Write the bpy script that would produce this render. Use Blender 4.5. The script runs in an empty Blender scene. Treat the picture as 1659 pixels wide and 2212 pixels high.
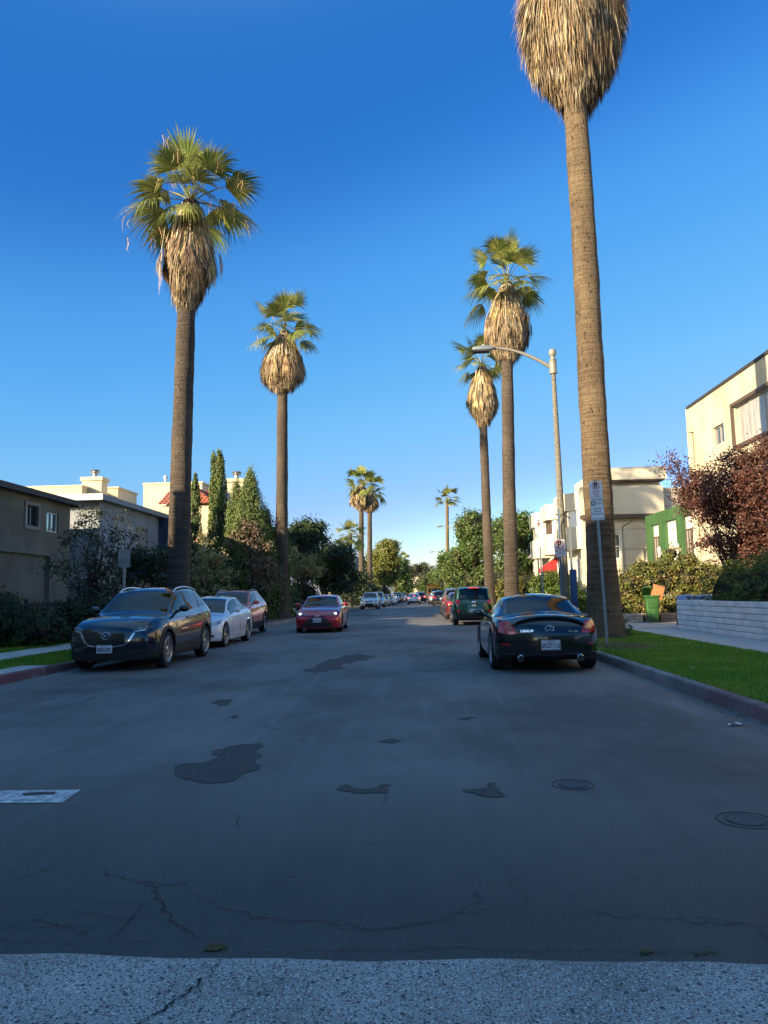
import bpy, bmesh, math, random
import numpy as np
from mathutils import Vector, Matrix
from mathutils.bvhtree import BVHTree

scene = bpy.context.scene
C = scene.collection
R = math.radians

# ---------------------------------------------------------------- camera
CAM_H, FPX, CX, CY = 1.38, 1600.0, 829.5, 1106.0
ROLL, YAW, PITCH = R(1.2), R(2.55), R(6.37)
fw = Vector((-math.sin(YAW)*math.cos(PITCH), math.cos(YAW)*math.cos(PITCH), math.sin(PITCH)))
r0 = Vector((math.cos(YAW), math.sin(YAW), 0))
u0 = r0.cross(fw)
cr = r0*math.cos(ROLL) - u0*math.sin(ROLL)
cu = r0*math.sin(ROLL) + u0*math.cos(ROLL)
cam = bpy.data.cameras.new('Camera'); camo = bpy.data.objects.new('Camera', cam); C.objects.link(camo)
cam.sensor_fit = 'HORIZONTAL'; cam.sensor_width = 36; cam.lens = FPX/1659*36
cam.clip_start = 0.05; cam.clip_end = 6000
M = Matrix((cr, cu, -fw)).transposed().to_4x4(); M.translation = (0, 0, CAM_H)
camo.matrix_world = M
scene.camera = camo
CAMP = Vector((0, 0, CAM_H))
def ray(x, y): return fw*FPX + cr*(x-CX) + cu*(CY-y)
def G(x, y, z=0.0):
    d = ray(x, y); t = (z-CAM_H)/d.z; return CAMP + d*t
def A(x, y, Y):
    d = ray(x, y); return CAMP + d*(Y/d.y)
def AX(x, y, X):
    d = ray(x, y); return CAMP + d*(X/d.x)

# ---------------------------------------------------------------- light
SUN_EL = R(17.0)
sdir = Vector((-0.748*math.cos(SUN_EL), -0.664*math.cos(SUN_EL), math.sin(SUN_EL))).normalized()   # towards the sun
world = bpy.data.worlds.new("World"); scene.world = world; world.use_nodes = True
wn = world.node_tree.nodes; wl = world.node_tree.links
sky = wn.new('ShaderNodeTexSky'); sky.sky_type = 'NISHITA'; sky.sun_disc = False
sky.sun_elevation = SUN_EL; sky.sun_rotation = math.atan2(sdir.x, sdir.y)
sky.altitude = 60; sky.air_density = 1.0; sky.dust_density = 0.6; sky.ozone_density = 2.5
sc_ = wn.new('ShaderNodeVectorMath'); sc_.operation = 'SCALE'; sc_.inputs['Scale'].default_value = 0.1; wl.new(sky.outputs[0], sc_.inputs[0])
cv = wn.new('ShaderNodeRGBCurve'); wl.new(sc_.outputs[0], cv.inputs['Color'])      # deeper, cleaner blue in view; unseen zenith and sun side brightened as added fill
for k_, pts_ in enumerate((((0,.12),(.047,.090),(.058,.022),(.0626,.011),(.106,.031),(.178,.0715),(.308,.150),(.45,.32),(.65,.75),(1,2.0)), ((0,.23),(.086,.182),(.107,.085),(.117,.070),(.19,.138),(.304,.204),(.465,.262),(.56,.42),(.75,.95),(1,1.9)), ((0,.33),(.16,.315),(.20,.235),(.2187,.229),(.327,.332),(.46,.372),(.58,.44),(.70,.75),(1,1.7)))):
    c_ = cv.mapping.curves[k_]; c_.points[0].location = pts_[0]; c_.points[1].location = pts_[-1]
    for q_ in pts_[1:-1]: c_.points.new(*q_)
cv.mapping.use_clip = False; cv.mapping.extend = 'EXTRAPOLATED'; cv.mapping.update()
sc2 = wn.new('ShaderNodeVectorMath'); sc2.operation = 'SCALE'; sc2.inputs['Scale'].default_value = 10.0; wl.new(cv.outputs[0], sc2.inputs[0]); wl.new(sc2.outputs[0], wn['Background'].inputs[0]); wn['Background'].inputs[1].default_value = 0.1
sun = bpy.data.lights.new('Sun', 'SUN'); suno = bpy.data.objects.new('Sun', sun); C.objects.link(suno)
sun.energy = 4.7; sun.angle = R(0.5); sun.color = (1.0, 0.80, 0.52)
suno.rotation_euler = sdir.to_track_quat('Z', 'Y').to_euler(); suno.location = (-30, -30, 40)
scene.view_settings.view_transform = 'Standard'; scene.view_settings.look = 'None'
scene.view_settings.exposure = 1.38; scene.view_settings.gamma = 1.0
scene.cycles.max_bounces = 6; scene.cycles.transparent_max_bounces = 8
scene.cycles.diffuse_bounces = 3; scene.cycles.glossy_bounces = 3

# ---------------------------------------------------------------- materials
def srgb(h):
    h = h.lstrip('#'); o = []
    for i in (0, 2, 4):
        c = int(h[i:i+2], 16)/255; o.append(c/12.92 if c <= .04045 else ((c+.055)/1.055)**2.4)
    return tuple(o)+(1,)
MATS = {}
def mat(name, col, rough=.6, metal=0.0, coat=0.0, var=None, bump=None, emit=None, spec=.5, island=0.0, stretch=(1,1,1), trans=0.0):
    """col: linear rgb; var=(scale, col2, lo, hi); bump=(scale, strength, distance)"""
    if name in MATS: return MATS[name]
    m = bpy.data.materials.new(name); m.use_nodes = True; MATS[name] = m
    nt = m.node_tree; n = nt.nodes; l = nt.links; p = n['Principled BSDF']
    p.inputs['Base Color'].default_value = tuple(col[:3])+(1,)
    p.inputs['Roughness'].default_value = rough; p.inputs['Metallic'].default_value = metal
    p.inputs['Coat Weight'].default_value = coat; p.inputs['Coat Roughness'].default_value = .03
    p.inputs['Specular IOR Level'].default_value = spec
    m.diffuse_color = tuple(col[:3])+(1,)
    src = None
    if var or bump:
        tc = n.new('ShaderNodeTexCoord'); mp = n.new('ShaderNodeMapping'); l.new(tc.outputs['Object'], mp.inputs[0])
        mp.inputs['Scale'].default_value = stretch
    if var:
        sc, c2, lo, hi = var
        nz = n.new('ShaderNodeTexNoise'); nz.inputs['Scale'].default_value = sc; nz.inputs['Detail'].default_value = 6
        l.new(mp.outputs[0], nz.inputs[0])
        rp = n.new('ShaderNodeMapRange'); rp.inputs[1].default_value = lo; rp.inputs[2].default_value = hi
        l.new(nz.outputs[0], rp.inputs[0])
        mx = n.new('ShaderNodeMix'); mx.data_type = 'RGBA'; l.new(rp.outputs[0], mx.inputs[0])
        mx.inputs[6].default_value = tuple(col[:3])+(1,); mx.inputs[7].default_value = tuple(c2[:3])+(1,)
        src = mx.outputs[2]
    if island:
        g = n.new('ShaderNodeNewGeometry'); hs = n.new('ShaderNodeHueSaturation')
        mr = n.new('ShaderNodeMapRange'); mr.inputs[3].default_value = 1-island; mr.inputs[4].default_value = 1+island
        l.new(g.outputs['Random Per Island'], mr.inputs[0]); l.new(mr.outputs[0], hs.inputs['Value'])
        mr2 = n.new('ShaderNodeMapRange'); mr2.inputs[3].default_value = .5-island*.045; mr2.inputs[4].default_value = .5+island*.045
        ml = n.new('ShaderNodeMath'); ml.operation = 'MULTIPLY'; ml.inputs[1].default_value = 7.13
        fr = n.new('ShaderNodeMath'); fr.operation = 'FRACT'
        l.new(g.outputs['Random Per Island'], ml.inputs[0]); l.new(ml.outputs[0], fr.inputs[0]); l.new(fr.outputs[0], mr2.inputs[0])
        l.new(mr2.outputs[0], hs.inputs['Hue'])
        if src: l.new(src, hs.inputs['Color'])
        else: hs.inputs['Color'].default_value = tuple(col[:3])+(1,)
        src = hs.outputs[0]
    if src: l.new(src, p.inputs['Base Color'])
    if bump:
        nb = n.new('ShaderNodeTexNoise'); nb.inputs['Scale'].default_value = bump[0]; nb.inputs['Detail'].default_value = 5
        l.new(mp.outputs[0], nb.inputs[0])
        b = n.new('ShaderNodeBump'); b.inputs['Strength'].default_value = bump[1]; b.inputs['Distance'].default_value = bump[2]
        l.new(nb.outputs[0], b.inputs['Height']); l.new(b.outputs[0], p.inputs['Normal'])
    if emit:
        p.inputs['Emission Color'].default_value = tuple(emit[:3])+(1,); p.inputs['Emission Strength'].default_value = emit[3]
    if trans:   # thin leaves let some light through
        t = n.new('ShaderNodeBsdfTranslucent'); ms = n.new('ShaderNodeMixShader'); ms.inputs[0].default_value = trans
        if src: l.new(src, t.inputs[0])
        else: t.inputs[0].default_value = tuple(col[:3])+(1,)
        l.new(p.outputs[0], ms.inputs[1]); l.new(t.outputs[0], ms.inputs[2])
        l.new(ms.outputs[0], n['Material Output'].inputs[0])
    return m
def glass_mat(name, tint=(.25,.3,.3), refl=1.0):
    if name in MATS: return MATS[name]
    m = bpy.data.materials.new(name); m.use_nodes = True; MATS[name] = m
    nt = m.node_tree; n = nt.nodes; l = nt.links; n.remove(n['Principled BSDF'])
    t = n.new('ShaderNodeBsdfTransparent'); t.inputs[0].default_value = tuple(tint)+(1,)
    g = n.new('ShaderNodeBsdfGlossy'); g.inputs['Roughness'].default_value = .01; g.inputs[0].default_value = (1,1,1,1)
    f = n.new('ShaderNodeFresnel'); f.inputs[0].default_value = 1.55*refl
    mx = n.new('ShaderNodeMixShader'); l.new(f.outputs[0], mx.inputs[0]); l.new(t.outputs[0], mx.inputs[1]); l.new(g.outputs[0], mx.inputs[2])
    l.new(mx.outputs[0], n['Material Output'].inputs[0])
    return m

# ---------------------------------------------------------------- mesh building
def put(name, me, m=None, parent=None, loc=None, smooth=False):
    if m is not None:
        for mm in (m if isinstance(m, (list, tuple)) else [m]): me.materials.append(mm)
    o = bpy.data.objects.new(name, me); C.objects.link(o)
    if parent is not None: o.parent = parent
    if loc is not None: o.location = loc
    if smooth: shade(me, smooth)
    return o
def shade(me, ang=None):
    me.polygons.foreach_set('use_smooth', [True]*len(me.polygons))
    if ang and ang is not True: me.set_sharp_from_angle(angle=R(ang))
def tag(o, label, cat, group=None, kind=None):
    o['label'] = label
    if cat: o['category'] = cat
    if group: o['group'] = group
    if kind: o['kind'] = kind
    return o
def empty(name, loc=(0,0,0), rz=0.0, label=None, cat=None, group=None, kind=None):
    o = bpy.data.objects.new(name, None); C.objects.link(o); o.location = loc; o.rotation_euler = (0,0,rz)
    o.empty_display_size = .2
    if label: tag(o, label, cat, group, kind)
    return o
def np_mesh(name, verts, faces, matidx=None):
    verts = np.asarray(verts, dtype=np.float32); faces = np.asarray(faces, dtype=np.int32)
    k = faces.shape[1]; me = bpy.data.meshes.new(name)
    me.vertices.add(len(verts)); me.vertices.foreach_set('co', verts.ravel())
    me.loops.add(faces.size); me.loops.foreach_set('vertex_index', faces.ravel())
    me.polygons.add(len(faces)); me.polygons.foreach_set('loop_start', np.arange(0, faces.size, k, dtype=np.int32))
    if matidx is not None: me.polygons.foreach_set('material_index', np.asarray(matidx, dtype=np.int32))
    me.update(calc_edges=True); return me
class MB:
    def __init__(s): s.v = []; s.f = []; s.m = []; s.cur = 0
    def add(s, vs, fs, mi=None):
        b = len(s.v); s.v += [tuple(v) for v in vs]
        for f in fs: s.f.append(tuple(b+i for i in f)); s.m.append(s.cur if mi is None else mi)
        return s
    def box(s, x0, y0, z0, x1, y1, z1, mi=None):
        x0,x1 = min(x0,x1),max(x0,x1); y0,y1 = min(y0,y1),max(y0,y1); z0,z1 = min(z0,z1),max(z0,z1)
        return s.add([(x0,y0,z0),(x1,y0,z0),(x1,y1,z0),(x0,y1,z0),(x0,y0,z1),(x1,y0,z1),(x1,y1,z1),(x0,y1,z1)],
              [(0,3,2,1),(4,5,6,7),(0,1,5,4),(1,2,6,5),(2,3,7,6),(3,0,4,7)], mi)
    def prism(s, poly, z0, z1, mi=None, axis='z'):
        """poly: list of 2d points (ccw), extruded along the axis"""
        n = len(poly)
        if axis == 'z': P = lambda a,b,c: (a,b,c)
        elif axis == 'y': P = lambda a,b,c: (a,c,b)
        else: P = lambda a,b,c: (c,a,b)
        vs = [P(a,b,z0) for a,b in poly]+[P(a,b,z1) for a,b in poly]
        fs = [tuple(range(n-1,-1,-1)), tuple(range(n,2*n))]+[(i,(i+1)%n,n+(i+1)%n,n+i) for i in range(n)]
        if axis == 'y': fs = [tuple(reversed(f)) for f in fs]
        return s.add(vs, fs, mi)
    def tube(s, pts, rad, n=8, cap=True, mi=None, sq=1.0):
        pts = [Vector(p) for p in pts]; k = len(pts)
        if not isinstance(rad, (list, tuple)): rad = [rad]*k
        vs = []; t0 = (pts[1]-pts[0]).normalized()
        a = Vector((0,0,1)) if abs(t0.z) < .9 else Vector((1,0,0))
        u = t0.cross(a).normalized()
        for i in range(k):
            t = (pts[min(i+1,k-1)]-pts[max(i-1,0)]).normalized()
            u = (u - t*u.dot(t)).normalized(); w = t.cross(u)
            for j in range(n):
                th = 2*math.pi*j/n; vs.append(pts[i]+u*(math.cos(th)*rad[i])+w*(math.sin(th)*rad[i]*sq))
        fs = [(i*n+j, i*n+(j+1)%n, (i+1)*n+(j+1)%n, (i+1)*n+j) for i in range(k-1) for j in range(n)]
        if cap: fs += [tuple(range(n-1,-1,-1)), tuple((k-1)*n+j for j in range(n))]
        return s.add(vs, fs, mi)
    def lathe(s, prof, n=24, c=(0,0,0), axis='z', mi=None, cap=True):
        """prof: list of (r, h)"""
        vs = []; k = len(prof)
        for r, h in prof:
            for j in range(n):
                th = 2*math.pi*j/n; a, b = r*math.cos(th), r*math.sin(th)
                vs.append({'z':(c[0]+a,c[1]+b,c[2]+h),'y':(c[0]+b,c[1]+h,c[2]+a),'x':(c[0]+h,c[1]+a,c[2]+b)}[axis])
        fs = [(i*n+j, i*n+(j+1)%n, (i+1)*n+(j+1)%n, (i+1)*n+j) for i in range(k-1) for j in range(n)]
        if cap: fs += [tuple(range(n-1,-1,-1)), tuple((k-1)*n+j for j in range(n))]
        return s.add(vs, fs, mi)
    def sphere(s, c, r, n=16, m=10, mi=None):
        rx, ry, rz = (r if isinstance(r,(tuple,list)) else (r,r,r))
        vs = [(c[0],c[1],c[2]-rz)]
        for i in range(1, m):
            ph = -math.pi/2+math.pi*i/m
            for j in range(n):
                th = 2*math.pi*j/n; vs.append((c[0]+rx*math.cos(ph)*math.cos(th), c[1]+ry*math.cos(ph)*math.sin(th), c[2]+rz*math.sin(ph)))
        vs.append((c[0],c[1],c[2]+rz)); fs = []
        for j in range(n): fs.append((0, 1+(j+1)%n, 1+j))
        for i in range(m-2):
            for j in range(n): a = 1+i*n; fs.append((a+j, a+(j+1)%n, a+n+(j+1)%n, a+n+j))
        a = 1+(m-2)*n
        for j in range(n): fs.append((a+j, a+(j+1)%n, len(vs)-1))
        return s.add(vs, fs, mi)
    def grid(s, rows, mi=None, closed=False):
        n = len(rows[0]); k = len(rows); vs = [p for r in rows for p in r]
        fs = [(i*n+j, i*n+j+1, (i+1)*n+j+1, (i+1)*n+j) for i in range(k-1) for j in range(n-1)]
        if closed: fs += [(i*n+n-1, i*n, (i+1)*n, (i+1)*n+n-1) for i in range(k-1)]
        return s.add(vs, fs, mi)
    def mesh(s, name='m'):
        me = bpy.data.meshes.new(name); me.from_pydata(s.v, [], s.f)
        me.polygons.foreach_set('material_index', s.m); me.update(); return me
    def build(s, name, m=None, parent=None, loc=None, smooth=False, bevel=0, fix=True):
        me = s.mesh(name)
        if fix or bevel:
            bm = bmesh.new(); bm.from_mesh(me)
            if bevel:
                es = [e for e in bm.edges if len(e.link_faces)==2 and e.calc_face_angle(0) > .6]
                bmesh.ops.bevel(bm, geom=es, offset=bevel, segments=2, profile=.6, affect='EDGES', clamp_overlap=True)
            if fix: bmesh.ops.recalc_face_normals(bm, faces=bm.faces)
            bm.to_mesh(me); bm.free()
        return put(name, me, m, parent, loc, smooth or (35 if bevel else False))
def pchip(xs, ys):
    xs = list(map(float, xs)); ys = list(map(float, ys)); n = len(xs)
    h = [xs[i+1]-xs[i] for i in range(n-1)]; d = [(ys[i+1]-ys[i])/h[i] for i in range(n-1)]
    m = [0.0]*n
    if n == 2: m = [d[0], d[0]]
    else:
        for i in range(1, n-1):
            if d[i-1]*d[i] > 0:
                w1, w2 = 2*h[i]+h[i-1], h[i]+2*h[i-1]; m[i] = (w1+w2)/(w1/d[i-1]+w2/d[i])
        m[0] = d[0]; m[-1] = d[-1]
    def f(x):
        if x <= xs[0]: return ys[0]
        if x >= xs[-1]: return ys[-1]
        i = max(j for j in range(n-1) if xs[j] <= x); t = (x-xs[i])/h[i]
        return (2*t**3-3*t*t+1)*ys[i]+(t**3-2*t*t+t)*h[i]*m[i]+(-2*t**3+3*t*t)*ys[i+1]+(t**3-t*t)*h[i]*m[i+1]
    return f
def lin(pts):
    xs = [p[0] for p in pts]; ys = [p[1] for p in pts]
    return lambda x: float(np.interp(x, xs, ys))
_font = {}
def text_mesh(s, size, depth=.002, xscale=1.0, bold=0.0, align='CENTER'):
    cu_ = bpy.data.curves.new('t', 'FONT'); cu_.body = s; cu_.size = size; cu_.extrude = depth; cu_.align_x = align; cu_.align_y = 'CENTER'
    cu_.offset = bold; cu_.resolution_u = 3; cu_.space_line = 1.05
    o = bpy.data.objects.new('t', cu_); C.objects.link(o)
    dg = bpy.context.evaluated_depsgraph_get(); me = bpy.data.meshes.new_from_object(o.evaluated_get(dg))
    bpy.data.objects.remove(o); bpy.data.curves.remove(cu_)
    for v in me.vertices: v.co.x *= xscale
    return me
def text_on(name, s, size, m, parent, center, right, up, depth=.002, xscale=1.0, bold=0.0):
    me = text_mesh(s, size, depth, xscale, bold)
    r_ = Vector(right).normalized(); u_ = Vector(up).normalized(); n_ = r_.cross(u_)
    T = Matrix((r_, u_, n_)).transposed().to_4x4(); T.translation = Vector(center); me.transform(T)
    return put(name, me, m, parent)
def copy_tree(o, parent=None):
    c = o.copy(); C.objects.link(c)
    if parent is not None: c.parent = parent
    for ch in [x for x in C.objects if x.parent == o]: copy_tree(ch, c)
    return c
# ================================================================ ground
rng = np.random.default_rng(7); random.seed(7)
def road_material():
    m = bpy.data.materials.new('asphalt'); m.use_nodes = True; nt = m.node_tree; n = nt.nodes; l = nt.links; p = n['Principled BSDF']
    tc = n.new('ShaderNodeTexCoord')
    def mapped(sc, loc=(0,0,0)):
        mp = n.new('ShaderNodeMapping'); mp.inputs['Scale'].default_value = sc; mp.inputs['Location'].default_value = loc
        l.new(tc.outputs['Object'], mp.inputs[0]); return mp.outputs[0]
    def noise(vec, s, d=5, r=.5):
        z = n.new('ShaderNodeTexNoise'); z.inputs['Scale'].default_value = s; z.inputs['Detail'].default_value = d; z.inputs['Roughness'].default_value = r
        l.new(vec, z.inputs[0]); return z.outputs[0]
    def rng_(v, a, b, c=0, d=1):
        q = n.new('ShaderNodeMapRange'); q.inputs[1].default_value = a; q.inputs[2].default_value = b; q.inputs[3].default_value = c; q.inputs[4].default_value = d
        l.new(v, q.inputs[0]); return q.outputs[0]
    def op(o, a, b):
        q = n.new('ShaderNodeMath'); q.operation = o
        for i, v in ((0,a),(1,b)):
            if isinstance(v, (int,float)): q.inputs[i].default_value = v
            else: l.new(v, q.inputs[i])
        return q.outputs[0]
    def mix(f, a, b):
        q = n.new('ShaderNodeMix'); q.data_type = 'RGBA'; l.new(f, q.inputs[0])
        for i, v in ((6,a),(7,b)):
            if isinstance(v, tuple): q.inputs[i].default_value = v+(1,)
            else: l.new(v, q.inputs[i])
        return q.outputs[2]
    big = noise(mapped((1,.45,1)), .55, 6, .6)
    streak = noise(mapped((2.6,.10,1)), 1.6, 7, .62)
    fine = noise(mapped((1,1,1)), 70, 3, .6)
    col = mix(rng_(big, .34, .68), (.115,.105,.093), (.20,.183,.163))
    col = mix(op('MULTIPLY', rng_(streak, .51, .68), .4), col, (.25,.235,.215)); lg = noise(mapped((1,.7,1), (3,1,0)), .23, 5, .65); col = mix(op('MULTIPLY', rng_(lg, .48, .62), .85), col, (.21,.195,.175)); col = mix(op('MULTIPLY', rng_(lg, .48, .38), .8), col, (.075,.068,.060))
    col = mix(rng_(fine, .56, .74, 0, .55), col, (.30,.29,.275))
    col = mix(rng_(fine, .44, .30, 0, .5), col, (.020,.022,.025))
    # scattered short scratches and pale scuffs
    sc = noise(mapped((9,1.1,1)), 2.2, 4, .7)
    col = mix(op('MULTIPLY', rng_(sc, .68, .76), .35), col, (.34,.33,.315))
    # cracks: strong near the gutter, sparse elsewhere
    sx = n.new('ShaderNodeSeparateXYZ'); l.new(tc.outputs['Object'], sx.inputs[0])
    dist = n.new('ShaderNodeTexNoise'); dist.inputs['Scale'].default_value = 3.0; dist.inputs['Detail'].default_value = 6; l.new(tc.outputs['Object'], dist.inputs[0])
    va = n.new('ShaderNodeMix'); va.data_type = 'VECTOR'; va.inputs[0].default_value = .16
    l.new(tc.outputs['Object'], va.inputs[4]); l.new(dist.outputs['Color'], va.inputs[5])
    mpc = n.new('ShaderNodeMapping'); mpc.inputs['Scale'].default_value = (.8,1.7,1); l.new(va.outputs[1], mpc.inputs[0])
    vo = n.new('ShaderNodeTexVoronoi'); vo.feature = 'DISTANCE_TO_EDGE'; vo.inputs['Scale'].default_value = 1.25; l.new(mpc.outputs[0], vo.inputs[0])
    line = rng_(vo.outputs['Distance'], 0.002, .012, 1, 0)
    near = rng_(sx.outputs['Y'], 3.7, 4.7, 1, 0)
    brk = rng_(noise(mapped((1,1,1)), 1.1, 4, .7), .50, .60)
    crack = op('MULTIPLY', op('MULTIPLY', line, near), brk)
    vo2 = n.new('ShaderNodeTexVoronoi'); vo2.feature = 'DISTANCE_TO_EDGE'; vo2.inputs['Scale'].default_value = .33; l.new(mpc.outputs[0], vo2.inputs[0])
    line2 = op('MULTIPLY', rng_(vo2.outputs['Distance'], .0015, .006, 1, 0), rng_(noise(mapped((1,1,1)), .7, 2), .54, .62, 0, .5))
    crack = op('MAXIMUM', crack, line2)
    # worn band before the gutter, widened with near-camera shading painted into the colour
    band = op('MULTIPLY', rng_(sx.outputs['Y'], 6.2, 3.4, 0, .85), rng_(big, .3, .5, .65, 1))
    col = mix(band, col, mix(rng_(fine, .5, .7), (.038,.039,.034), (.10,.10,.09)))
    col = mix(crack, col, (.028,.028,.027))
    l.new(col, p.inputs['Base Color'])
    l.new(rng_(fine, .3, .7, .62, .85), p.inputs['Roughness']); p.inputs['Specular IOR Level'].default_value = .35
    b = n.new('ShaderNodeBump'); b.inputs['Strength'].default_value = .45; b.inputs['Distance'].default_value = .006
    l.new(op('SUBTRACT', fine, crack), b.inputs['Height']); l.new(b.outputs[0], p.inputs['Normal'])
    return m
def concrete_material(name, c1, c2, speck=None, scale=22, joint=None):
    m = bpy.data.materials.new(name); m.use_nodes = True; nt = m.node_tree; n = nt.nodes; l = nt.links; p = n['Principled BSDF']
    tc = n.new('ShaderNodeTexCoord')
    z = n.new('ShaderNodeTexNoise'); z.inputs['Scale'].default_value = 1.3; z.inputs['Detail'].default_value = 8; z.inputs['Roughness'].default_value = .65; l.new(tc.outputs['Object'], z.inputs[0])
    r_ = n.new('ShaderNodeMapRange'); r_.inputs[1].default_value = .35; r_.inputs[2].default_value = .68; l.new(z.outputs[0], r_.inputs[0])
    mx = n.new('ShaderNodeMix'); mx.data_type = 'RGBA'; l.new(r_.outputs[0], mx.inputs[0]); mx.inputs[6].default_value = c1+(1,); mx.inputs[7].default_value = c2+(1,)
    out = mx.outputs[2]
    hgt = None
    if speck:
        for k, (s, cc, t, amt) in enumerate(speck):
            v = n.new('ShaderNodeTexVoronoi'); v.inputs['Scale'].default_value = s; v.inputs['Randomness'].default_value = 1; l.new(tc.outputs['Object'], v.inputs[0])
            # only some of the cells carry a stone
            w = n.new('ShaderNodeMapRange'); w.inputs[1].default_value = t; w.inputs[2].default_value = t*.8; l.new(v.outputs['Distance'], w.inputs[0])
            sp = n.new('ShaderNodeSeparateColor'); l.new(v.outputs['Color'], sp.inputs[0])
            th = n.new('ShaderNodeMapRange'); th.inputs[1].default_value = amt; th.inputs[2].default_value = amt+.02; l.new(sp.outputs[k % 3], th.inputs[0])
            mu = n.new('ShaderNodeMath'); mu.operation = 'MULTIPLY'; l.new(w.outputs[0], mu.inputs[0]); l.new(th.outputs[0], mu.inputs[1])
            m2 = n.new('ShaderNodeMix'); m2.data_type = 'RGBA'; l.new(mu.outputs[0], m2.inputs[0]); l.new(out, m2.inputs[6]); m2.inputs[7].default_value = cc+(1,)
            out = m2.outputs[2]
    f = n.new('ShaderNodeTexNoise'); f.inputs['Scale'].default_value = scale*3; f.inputs['Detail'].default_value = 4; l.new(tc.outputs['Object'], f.inputs[0])
    fr = n.new('ShaderNodeMapRange'); fr.inputs[3].default_value = .72; fr.inputs[4].default_value = 1.28; fr.inputs[1].default_value = .3; fr.inputs[2].default_value = .7; l.new(f.outputs[0], fr.inputs[0])
    hs = n.new('ShaderNodeHueSaturation'); l.new(out, hs.inputs['Color']); l.new(fr.outputs[0], hs.inputs['Value'])
    out = hs.outputs[0]
    l.new(out, p.inputs['Base Color']); p.inputs['Roughness'].default_value = .88
    b = n.new('ShaderNodeBump'); b.inputs['Strength'].default_value = .4; b.inputs['Distance'].default_value = .004
    l.new(f.outputs[0], b.inputs['Height']); l.new(b.outputs[0], p.inputs['Normal'])
    return m
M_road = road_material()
M_gutter = concrete_material('gutter_concrete', (.22,.214,.19), (.44,.42,.385), [(75,(.07,.08,.075),.42,.5),(110,(.07,.075,.07),.4,.5),(80,(.62,.60,.56),.34,.6),(34,(.055,.062,.06),.33,.85)], 30)
M_walk = concrete_material('walk_concrete', (.44,.41,.37), (.56,.53,.48), None, 14)
M_curb = concrete_material('curb_concrete', (.20,.20,.20), (.30,.295,.285), None, 12)
M_soil = mat('soil', (.07,.05,.03), .95, var=(3,(.12,.09,.06),.35,.65), bump=(20,.6,.03))
M_lawn = mat('lawn_ground', (.11,.18,.02), .95, var=(1.6,(.14,.17,.035),.45,.7), bump=(60,.7,.02))

def ygrid(a, b, st): return list(np.arange(a, b, st))+[b]
# base ground out to the horizon
tag(MB().grid([[(x,y,-.03) for x in (-3000,3000)] for y in (-3000,5000)]).build('ground', M_soil, fix=False), 'ground reaching the horizon', 'ground', kind='structure')
# road: the street ahead and the cross street behind the gutter
Yend = 430
def LX(y): return float(np.interp(y, [0,44,66,500], [-7.1,-7.1,-6.3,-6.1]))
RX = 3.5
b = MB()
rows = [[(LX(y)-.02, y, 0), ((LX(y)+RX)/2, y, 0), (RX+.02, y, 0)] for y in [6,10,20,30,44,50,58,66,100,200,Yend]]
b.grid(rows)
b.add([(-60,-13,0),(60,-13,0),(60,2.0,0),(-60,2.0,0)], [(0,1,2,3)])
arcR = [(RX+4-4*math.cos(t), 6-4*math.sin(t)) for t in np.linspace(0, math.pi/2, 9)]
arcL = [(LX(6)-4+4*math.cos(t), 6-4*math.sin(t)) for t in np.linspace(0, math.pi/2, 9)]
poly = [(x,y,0) for x,y in arcR]+[(x,y,0) for x,y in reversed(arcL)]
b.add(poly, [tuple(range(len(poly)-1,-1,-1))])
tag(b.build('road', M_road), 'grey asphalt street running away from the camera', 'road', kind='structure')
# valley gutter: its edge runs a little slanted
gl, gr_ = G(-40, 2064), G(1700, 2084)
sl = (gr_.y-gl.y)/(gr_.x-gl.x)
b = MB(); rg = random.Random(3)
xs = np.arange(-30, 30.01, .06)
edge = [gl.y+sl*(x-gl.x) + rg.uniform(-.004,.004)+.010*math.sin(x*3.1)+.008*math.sin(x*7.7) for x in xs]
b.grid([[(x, e-1.75+sl*0, .012) for x, e in zip(xs, edge)], [(x, e-.04, .012) for x, e in zip(xs, edge)], [(x, e, .003) for x, e in zip(xs, edge)]])
tag(b.build('gutter', M_gutter), 'pale speckled concrete cross gutter in front of the asphalt', 'gutter', kind='structure')
# crack across the gutter: a thin dark sheet following a jagged line
def ribbon(pts, w, z, jit=.0, seed=1):
    w = w*.36; jit = jit*1.5; q = random.Random(seed); out = []; P = []
    for i in range(len(pts)-1):
        a = Vector(pts[i]); c = Vector(pts[i+1]); k = max(2, int((c-a).length/.016))
        for j in range(k): P.append(a.lerp(c, j/k))
    P.append(Vector(pts[-1])); L_, R_ = [], []
    off = 0
    for i, p in enumerate(P):
        t = (P[min(i+1,len(P)-1)]-P[max(i-1,0)]); t.z = 0; t.normalize(); nrm = Vector((-t.y,t.x,0))
        off = off*.7+q.uniform(-jit,jit); ww = w*(.25+q.random())*min(1, 4*min(i,len(P)-1-i)/len(P)+.1)
        L_.append((p.x+nrm.x*(off-ww/2), p.y+nrm.y*(off-ww/2), z)); R_.append((p.x+nrm.x*(off+ww/2), p.y+nrm.y*(off+ww/2), z))
    return [L_, R_]
M_crack = mat('crack_dark', (.022,.023,.024), .95)
M_patch = mat('asphalt_dark_patch', (.050,.046,.041), .9, var=(30,(.10,.094,.085),.4,.7), bump=(80,.5,.005))
M_moss = mat('crack_debris', (.16,.08,.03), .9, var=(40,(.05,.07,.02),.4,.6))
b = MB(); b.grid(ribbon([G(478,2086,.012), G(430,2125,.012), G(388,2150,.012), G(330,2186,.012), G(306,2212,.012), G(280,2240,.012)], .035, .017, .012, 4))
b.grid(ribbon([G(432,2120,.012), G(420,2160,.012), G(380,2178,.012)], .014, .0172, .01, 5))
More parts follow.
